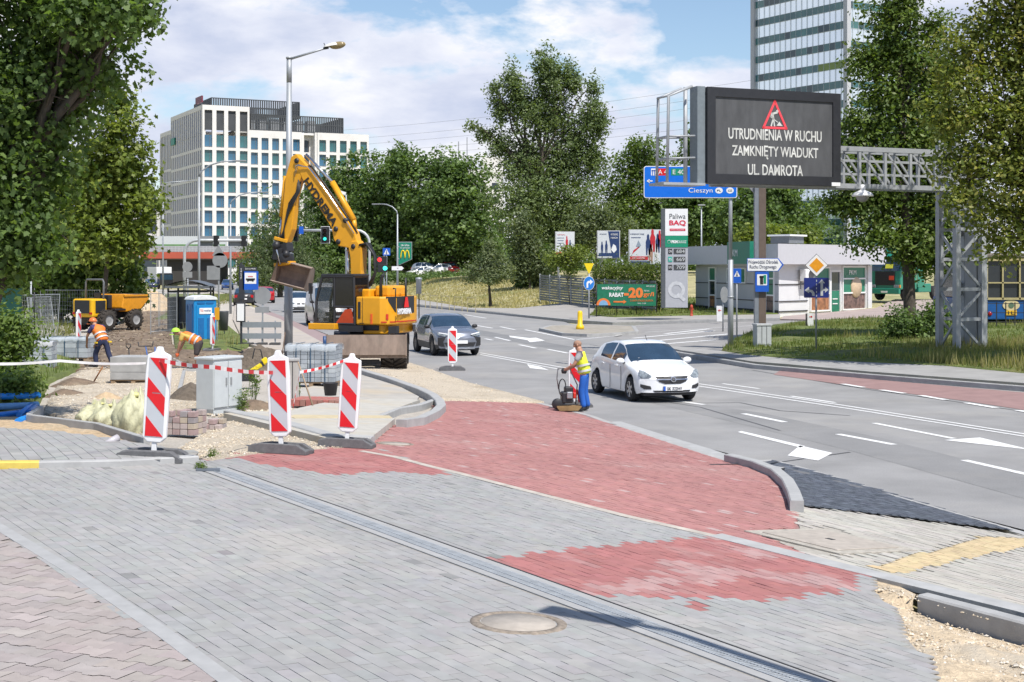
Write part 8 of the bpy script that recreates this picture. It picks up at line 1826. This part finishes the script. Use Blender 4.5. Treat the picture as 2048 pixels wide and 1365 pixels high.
tool('shovel with black D grip standing behind the kerb pallet', 262, 742, (-.08, 0, .75), exb, 'D'); tool('blue handled shovel with wide dark crossbar behind the kerb pallet', 300, 742, (-.15, 0, .85), tl, 'T'); tool('short blue lever standing right of the crossbar shovel', 310, 740, (0, 0, .8), tl, 'n', 'lever'); tool('small shovel stuck in the low sand heap', 127, 690, (0, 0, .5), exb, 'D')
tool('thin rod leaning beside the street lamp foot', 562, 730, (.16, 0, 1.25), M('rod_brown', (.14, .09, .06), .7), 'n', 'rod'); tool('long wooden broom handle leaning across the paver pallet', 629, 822, (-.42, .25, 1.12), tw, 'B', 'broom')
tool('broken stick lying in the soil bank', 180, 745, (.5, 0, .1), tw, 'n', 'stick'); tool('rusty rod lying in the soil below the kerb pallet', 185, 768, (.35, -.2, .5), M('rust_rod', (.30, .13, .05), .7), 'n', 'rod')
# grey machine cover and yellow-black rammer
g = G(435, 742); th = thing('wheelbarrow', 'overturned dark wheelbarrow tray behind the cable cabinet', 'wheelbarrow', g, .2); MB().prism([(-.55, 0), (.5, 0), (.42, .2), (.25, .34), (-.3, .36), (-.5, .22)], (0, -.3, 0), (1, 0, 0), (0, 0, 1), (0, .6, 0)).build('tray', M('tray_dark', (.07, .07, .07), .5), th, .04); MB().tube([(-.5, -.32, .25), (-.3, -.33, .42), (.3, -.33, .40), (.5, -.32, .2)], .02, 6).build('frame', signgrey, th)
g = G(505, 775); th = thing('cut_off_saw', 'yellow and black cut-off saw lying on the rubble by the soil heap', 'power tool', g+Vector((0, 0, .1)), .3); MB().box((.1, 0, .38), (.5, .12, .10), (0, -.55, 0)).box((.3, 0, .55), (.14, .16, .14), (0, -.5, 0)).build('guard', M('tool_yellow', (.75, .55, .01), .45), th, .02); MB().box((-.15, 0, .2), (.4, .25, .28)).tube([(.25, 0, .6), (.2, 0, .82), (.05, 0, .85), (.0, 0, .6)], .018, 6).box((.24, 0, .47), (.06, .13, .12), (0, -.5, 0)).build('engine', exb, th, .03)
MB().tube([(-.65, -.1, .62), (-.3, -.1, .05)], .05, 10).build('black_tube', exb, th)
g = G(225, 893); th = thing('bottle', 'discarded pale bottle with red cap lying by the kerb', 'bottle', g+Vector((0, 0, .06)), 0); o = MB().tube([(-.1, -.09, -.02), (.0, 0, .02), (.06, .06, .05)], [.02, .05, .05], 12).build('body', M('bottle_grey', (.45, .43, .45), .3), th); MB().tube([(-.13, -.115, -.03), (-.1, -.09, -.02)], .022, 10).build('cap', bred, th)
# barrier tape
def tape(pts, label, w=.07, mix=True, n=40, sag=.05):
    P = [Vector(p) for p in pts]; Q = []
    for a, b in zip(P[:-1], P[1:]):
        for i in range(n): t = i/n; q = a.lerp(b, t); q.z -= sag*math.sin(math.pi*t); Q.append(q)
    Q.append(P[-1]); mb = MB()
    for i in range(len(Q)-1):
        a, b = Q[i], Q[i+1]; tw = .25*math.sin(i*.35); h = Vector((0, math.sin(tw)*w/2, math.cos(tw)*w/2))
        mb.add([a-h, b-h, b+h, a+h], [(0, 1, 2, 3)], (i//2) % 2 if mix else 0)
    tag(mb.build('barrier_tape', [M('tape_white', (.72, .70, .68), .4), M('tape_red', (.55, .02, .025), .4)]), label, 'barrier tape', 'red and white barrier tapes')
B1, B2, B3 = G(308, 921), G(562, 906), G(694, 894); up = Vector((0, 0, 1.28)); P_ = at(600, 745, (B2.y+B3.y)/2+.3)
tape([at(-60, 727, 15.6), at(120, 722, 16.2), B1+Vector((-.1, 0, 1.2))], 'twisted white tape running from the left edge to the left board', .03, False, 20, .02)
tape([B1+up*.98, at(430, 735, 17), B2+Vector((-.1, 0, 1.08))], 'striped tape between the left and middle boards', .05, True, 22, .02); tape([P_, B3+up*.985], 'striped tape rising to the top of the right board', .04, True, 26, .02)
tape([P_, P_+Vector((-.05, 0, -.25)), P_+Vector((-.1, 0, -.5))], 'loose tape end knotted on the concrete pillar', .05, True, 8, 0)
# drain, covers
th = thing('drain_channel', 'long steel slot drain crossing the grey paving', 'drain', (0, 0, 0)); N = 60; e1, e2, ed = [], [], []
def chan(v0, v1, h, nm, m):
    rows = []
    for i in range(N+1):
        p = A0.lerp(A2, i/N); q = [p+nn_*v0, p+nn_*v1]; rows.append([(q[0].x, q[0].y, gz(q[0].x, q[0].y)-.06), (q[0].x, q[0].y, gz(q[0].x, q[0].y)+h), (q[1].x, q[1].y, gz(q[1].x, q[1].y)+h), (q[1].x, q[1].y, gz(q[1].x, q[1].y)-.06)])
    MB().grid(rows, smooth=False).build(nm, m, th)
ce = M('drain_concrete', (.335, .333, .328), .9, var=.1, scale=4); chan(.095, .185, .003, 'concrete_edge', ce); chan(-.185, -.095, .003, 'concrete_edge', ce); chan(-.09, .09, -.012, 'channel_bed', M('drain_dark', (.16, .165, .17), .7)); chan(.183, .199, .007, 'edge_gap', darkg)
mb = MB(); L_ = (A2-A0).length; k = 0
while k*.032 < L_:
    p = A0+dd*(k*.032); z = gz(p.x, p.y); mb.box((p.x, p.y, z-.002), (.017, .175, .012), (0, 0, math.atan2(dd.y, dd.x))); k += 1
for v in (-.085, 0, .085):
    a, b_ = A0+nn_*v, A2+nn_*v
    for i in range(12): p, q = a.lerp(b_, i/12), a.lerp(b_, (i+1)/12); mb.box(((p.x+q.x)/2, (p.y+q.y)/2, (gz(p.x, p.y)+gz(q.x, q.y))/2), ((q-p).xy.length, .012, .014), (0, math.atan2(gz(p.x, p.y)-gz(q.x, q.y), (q-p).xy.length), math.atan2(dd.y, dd.x)))
mb.build('grating', steel, th)
def manhole(px, py, r, label, m1):
    g = G(px, py); th = thing('manhole_cover', label, 'manhole cover', g, 0, 'round manhole covers'); th.rotation_euler = slope_rot(g.x, g.y); MB().lathe([(r*.9, -.03), (r*.9, .007), (r, .010), (r*1.12, .004), (r*1.12, -.03)], 40).build('ring', M('manhole_ring', (.24, .20, .16), .9, var=.4, scale=20), th); MB().lathe([(0, .006), (r*.86, .006), (r*.88, -.02)], 40).build('lid', m1, th)
mc = M('manhole_concrete', (.38, .34, .295), .9, var=.15, scale=8, bump=.003); manhole(1037, 1246, .30, 'round sandy manhole cover in the near grey paving', mc); manhole(790, 888, .26, 'round manhole cover in the red paving behind the right board', mc)
hg = G(1660, 1082); th = thing('square_hatch', 'square concrete hatch cover with rough frame in the ribbed slabs', 'hatch', hg+Vector((0, 0, .0)), math.atan2(dd.y, dd.x)); th.rotation_euler = slope_rot(hg.x, hg.y, math.atan2(dd.y, dd.x)+.08); MB().box((0, 0, .0), (1.25, 1.2, .012)).build('frame', M('mortar', (.40, .37, .32), .95, var=.25, scale=14, bump=.006), th); MB().box((0, 0, .010), (.98, .95, .014)).build('lid', mc, th, .01); MB().box((0, 0, .0182), (.09, .06, .004)).build('handle', darkg, th)
g = G(416, 941); o = MB().box((0, 0, .006), (.28, .22, .012)).build('cover_plate', M('plate_slate', (.10, .115, .135), .6, var=.15)); o.location = g; o.rotation_euler = slope_rot(g.x, g.y, .2); tag(o, 'small dark slate cover plate in the grey paving', 'cover plate')
# lamp standing out of frame at the lower right, its shadow falls into the picture
lamp('street_lamp', 'street lamp standing just outside the lower right corner of the picture', G(1325, 1258)+Vector((sd.x, sd.y, 0))*(5.6/sd.z)+Vector((0, 0, -.05)), 5.6, .25, R(150), 'flat', r=.085)
# ================================================================== PEOPLE
skin_ = M('skin_tan', (.42, .22, .145), .55, var=.08); hivo = M('vest_orange', (.80, .20, .03), .7, var=.08); hivy = M('vest_lime', (.66, .75, .05), .7, var=.08); navy = M('trousers_navy', (.015, .022, .06), .85, var=.2); roy = M('trousers_blue', (.012, .10, .42), .8, var=.15); refl = M('reflective_tape', (.50, .51, .52), .4); teeg = M('shirt_grey', (.40, .41, .42), .85); teey = M('shirt_yellow', (.62, .42, .10), .85); teen = M('shirt_violet', (.05, .04, .13), .85); bootm = M('boot_black', (.03, .03, .032), .7); shortm = M('shorts_dark', (.055, .045, .045), .85)
def skin(name, chains, mat, par, sub=1):
    vs, es, rs, key = [], [], [], {}
    for ch in chains:
        prev = None
        for p in ch:
            k = tuple(round(c, 4) for c in p[:3])
            if k not in key: key[k] = len(vs); vs.append(k); rs.append(p[3] if isinstance(p[3], tuple) else (p[3], p[3]))
            if prev is not None and prev != key[k]: es.append((prev, key[k]))
            prev = key[k]
    me = bpy.data.meshes.new(name); me.from_pydata(vs, es, []); o = bpy.data.objects.new(name, me); COL.objects.link(o)
    o.modifiers.new('skin', 'SKIN').use_smooth_shade = True
    for i, r_ in enumerate(rs): me.skin_vertices[0].data[i].radius = r_; me.skin_vertices[0].data[i].use_root = (i == 0)
    s = o.modifiers.new('sub', 'SUBSURF'); s.levels = sub; s.render_levels = sub
    bpy.context.view_layer.update(); m2 = applied(o); bpy.data.objects.remove(o); m2.materials.clear(); m2.materials.append(mat); m2.name = name
    q = bpy.data.objects.new(name, m2); COL.objects.link(q); q.parent = par; return q
def lp(a, b, t): return tuple(a[i]+(b[i]-a[i])*t for i in range(3))
def W(p, r): return (*p, r)
def hand(wr, d, thumb, curl=.5):
    # palm plus five bent fingers; d is the direction of the hand, thumb the side of the thumb
    wr, d, thumb = Vector(wr), Vector(d).normalized(), Vector(thumb).normalized(); pn = d.cross(thumb).normalized(); ch = []; palm = wr+d*.075
    ch.append([W(wr, .026), W(palm, (.036, .018))])
    for k, L in enumerate((.075, .085, .08, .062)):
        b = wr+d*.09+thumb*(.03-.02*k); m = b+d*L*.5+pn*L*.25*curl; e = m+d*L*.35+pn*L*.6*curl; ch.append([W(palm, (.036, .018)), W(b, .0105), W(m, .0095), W(e, .008)])
    b = wr+d*.03+thumb*.04; ch.append([W(wr, .026), W(b, .012), W(b+d*.035+thumb*.02, .0105), W(b+d*.06+thumb*.018+pn*.01, .009)]); return ch
def person(label, loc, rz, J, top, bottom, vest=None, hat=None, hair=None, shorts=False, gloves=None, sc=1.0):
    th = thing('person', label, 'person', loc, rz); th.scale = (sc,)*3
    pe, ch, nk, hd = J['pelvis'], J['chest'], J['neck'], J['head']; wa = lp(pe, ch, .45)
    C = [[W(pe, (.125, .105)), W(wa, (.13, .10)), W(ch, (.155, .115)), W(nk, .058), W(lp(nk, hd, .5), (.066, .08)), W(hd, (.082, .10)), W(lp(nk, hd, 1.55), (.07, .085))]]
    f = Vector(J.get('face', (0, 1, 0))).normalized(); hv = Vector(hd); C.append([W(hd, (.082, .10)), W(hv+f*.105+Vector((0, 0, -.01)), .016)]); C.append([W(lp(nk, hd, .5), (.066, .08)), W(Vector(lp(nk, hd, .55))+f*.075, .03)])
    side = Vector((f.y, -f.x, 0))
    for s in ('l', 'r'):
        sh, el, wr, hi, kn, an = (J[k+s] for k in ('sh', 'el', 'wr', 'hi', 'kn', 'an'))
        C.append([W(ch, (.155, .115)), W(sh, .062), W(lp(sh, el, .45), .052), W(el, .042), W(lp(el, wr, .4), .042), W(wr, .028)]); d = Vector(wr)-Vector(el)
        C += hand(wr, d+Vector((0, 0, -.02)), Vector((0, 0, 1)) if abs(d.normalized().z) < .7 else Vector((0, 1, 0)))
        toe = Vector(an)+Vector(J.get('toe'+s, (0, .2, -.05))); C.append([W(pe, (.125, .105)), W(hi, .088), W(lp(hi, kn, .5), .075), W(kn, .056), W(lp(kn, an, .35), .056), W(an, .038), W(toe, .034)])
    skin('body', C, skin_, th)
    for sg in (-1, 1): MB().ball(tuple(hv+side*sg*.088+Vector((0, 0, .0))), (.018, .025, .035), 8, 6).build('ear', skin_, th); MB().ball(tuple(hv+f*.088+side*sg*.034+Vector((0, 0, .025))), .013, 8, 6).build('eye', bootm, th)
    # shirt with short sleeves, trousers, boots
    T = [[W(lp(pe, ch, .1), (.145, .122)), W(wa, (.145, .118)), W(ch, (.17, .132)), W(lp(ch, nk, .6), .085)]]
    for s in ('l', 'r'): T.append([W(ch, (.17, .132)), W(J['sh'+s], .078), W(lp(J['sh'+s], J['el'+s], .7), .074)])
    skin('shirt', T, top, th)
    B = [[W(lp(pe, ch, .18), (.142, .118)), W(pe, (.145, .125))]]
    for s in ('l', 'r'):
        hi, kn, an = J['hi'+s], J['kn'+s], J['an'+s]
        B.append([W(pe, (.145, .125)), W(hi, .108), W(lp(hi, kn, .5), .094), W(kn, .09 if shorts else .086)]+([] if shorts else [W(lp(kn, an, .5), .08), W(lp(kn, an, .94), .076)]))
    tr = skin('shorts' if shorts else 'trousers', B, bottom, th)
    for s in ('l', 'r'):
        an = J['an'+s]; toe = Vector(an)+Vector(J.get('toe'+s, (0, .2, -.05))); skin('boot', [[W(lp(an, J['kn'+s], .22), .054), W(an, .056), W(lp(an, toe, .5), .05), W(toe, .043)]], bootm, th)
    if vest:
        V = [[W(lp(pe, ch, -.12), (.20, .175)), W(lp(pe, ch, .15), (.195, .17)), W(wa, (.19, .165)), W(lp(pe, ch, .8), (.205, .17)), W(ch, (.20, .165)), W(lp(ch, nk, .6), .105)]]
        for s in ('l', 'r'): V.append([W(ch, (.20, .165)), W(lp(ch, J['sh'+s], .95), .105)])
        v = skin('hi_vis_vest', V, vest, th)
        up = (Vector(ch)-Vector(pe)).normalized(); sx = Vector((1, 0, 0)); fy = up.cross(sx).normalized()*-1
        for t in (.16, .52):
            c = Vector(lp(pe, ch, t)); R0 = []
            for i in range(24): a = 2*math.pi*i/24; R0.append(c+sx*math.cos(a)*.205+fy*math.sin(a)*.172)
            MB().grid([[tuple(p-up*.025) for p in R0], [tuple(p+up*.025) for p in R0]], close=True).build('reflective_band', refl, v)
    if hat:
        m, kind = hat; mb = MB(); q = Vector(lp(nk, hd, 1.25)); rows = []
        for i in range(7): a = R(90*i/6); rows.append([tuple(q+Vector((.115*math.cos(a)*math.cos(b), .135*math.cos(a)*math.sin(b), .12*math.sin(a)-.0))) for b in [2*math.pi*k/18 for k in range(18)]])
        mb.grid(rows, close=True); bx = q+f*.12+Vector((0, 0, -.005)); mb.box(tuple(bx), (.2, .13, .02) if abs(f.y) > .5 else (.13, .2, .02)); mb.build('helmet' if kind == 'helmet' else 'cap', m, th)
    if hair: MB().ball(tuple(Vector(lp(nk, hd, 1.22))-f*.016), (.087, .10, .085), 14, 10).build('hair', hair, th)
    if gloves:
        for s in ('l', 'r'): MB().ball(tuple(Vector(J['wr'+s])+(Vector(J['wr'+s])-Vector(J['el'+s])).normalized()*.08), (.05, .05, .07), 10, 8).build('glove', gloves, th)
    return th
# operator of the plate compactor: standing, slight lean, both hands forward on the handle
J = dict(pelvis=(0, -.02, .93), chest=(0, .06, 1.30), neck=(0, .10, 1.47), head=(0, .16, 1.60), face=(-.15, 1, -.2), shl=(-.2, .07, 1.40), shr=(.2, .07, 1.40), ell=(-.25, .20, 1.14), elr=(.25, .19, 1.13), wrl=(-.15, .42, 1.02), wrr=(.15, .42, 1.00), hil=(-.1, -.02, .90), hir=(.1, -.02, .90), knl=(-.11, .05, .48), knr=(.11, .0, .48), anl=(-.12, -.02, .08), anr=(.12, -.08, .08))
person('bald man in lime vest and blue trousers guiding the plate compactor', G(1168, 823)+Vector((0, 0, -.01)), R(78), J, teeg, roy, hivy, hair=M('hair_stubble', (.33, .20, .14), .9), gloves=bootm, sc=.97)
# man in navy trousers, seen from behind, leaning forward to the left
J = dict(pelvis=(0, -.05, .86), chest=(0, .20, 1.18), neck=(0, .34, 1.31), head=(0, .43, 1.40), face=(0, .8, -.6), shl=(-.19, .23, 1.26), shr=(.19, .23, 1.26), ell=(-.24, .40, .98), elr=(.24, .38, .98), wrl=(-.16, .52, .74), wrr=(.16, .52, .74), hil=(-.1, -.05, .84), hir=(.1, -.05, .84), knl=(-.12, .16, .46), knr=(.12, -.16, .46), anl=(-.12, .10, .08), anr=(.13, -.42, .10))
g1 = G(204, 738); th = person('man in orange vest, helmet and navy trousers stepping left with bent back', Vector((g1.x, g1.y, g1.z-.02)), R(52), J, teen, navy, hivo, hat=(M('helmet_orange', (.70, .18, .05), .4), 'helmet'), sc=1.0)
yp = M('pocket_yellow', (.66, .45, .02), .7)
for p in ((-.17, .02, .80), (.16, -.14, .82)): MB().box(p, (.10, .12, .05)).build('pocket_flap', yp, th, .01)
# man in green cap, bent double to the left
J = dict(pelvis=(0, -.16, .84), chest=(0, .26, 1.04), neck=(0, .42, 1.10), head=(0, .53, 1.14), face=(0, .75, -.65), shl=(-.19, .29, 1.06), shr=(.19, .29, 1.06), ell=(-.2, .38, .78), elr=(.2, .40, .78), wrl=(-.12, .46, .54), wrr=(.12, .50, .54), hil=(-.1, -.16, .82), hir=(.1, -.16, .82), knl=(-.11, -.10, .44), knr=(.11, -.02, .44), anl=(-.11, -.16, .08), anr=(.11, -.06, .08))
g2 = G(388, 741); person('man in lime cap, orange vest and dark shorts bending down over the kerbs', g2, R(85), J, teey, shortm, hivo, hat=(M('cap_lime', (.40, .72, .06), .7), 'cap'), shorts=True, gloves=M('glove_orange', (.65, .13, .04), .7))
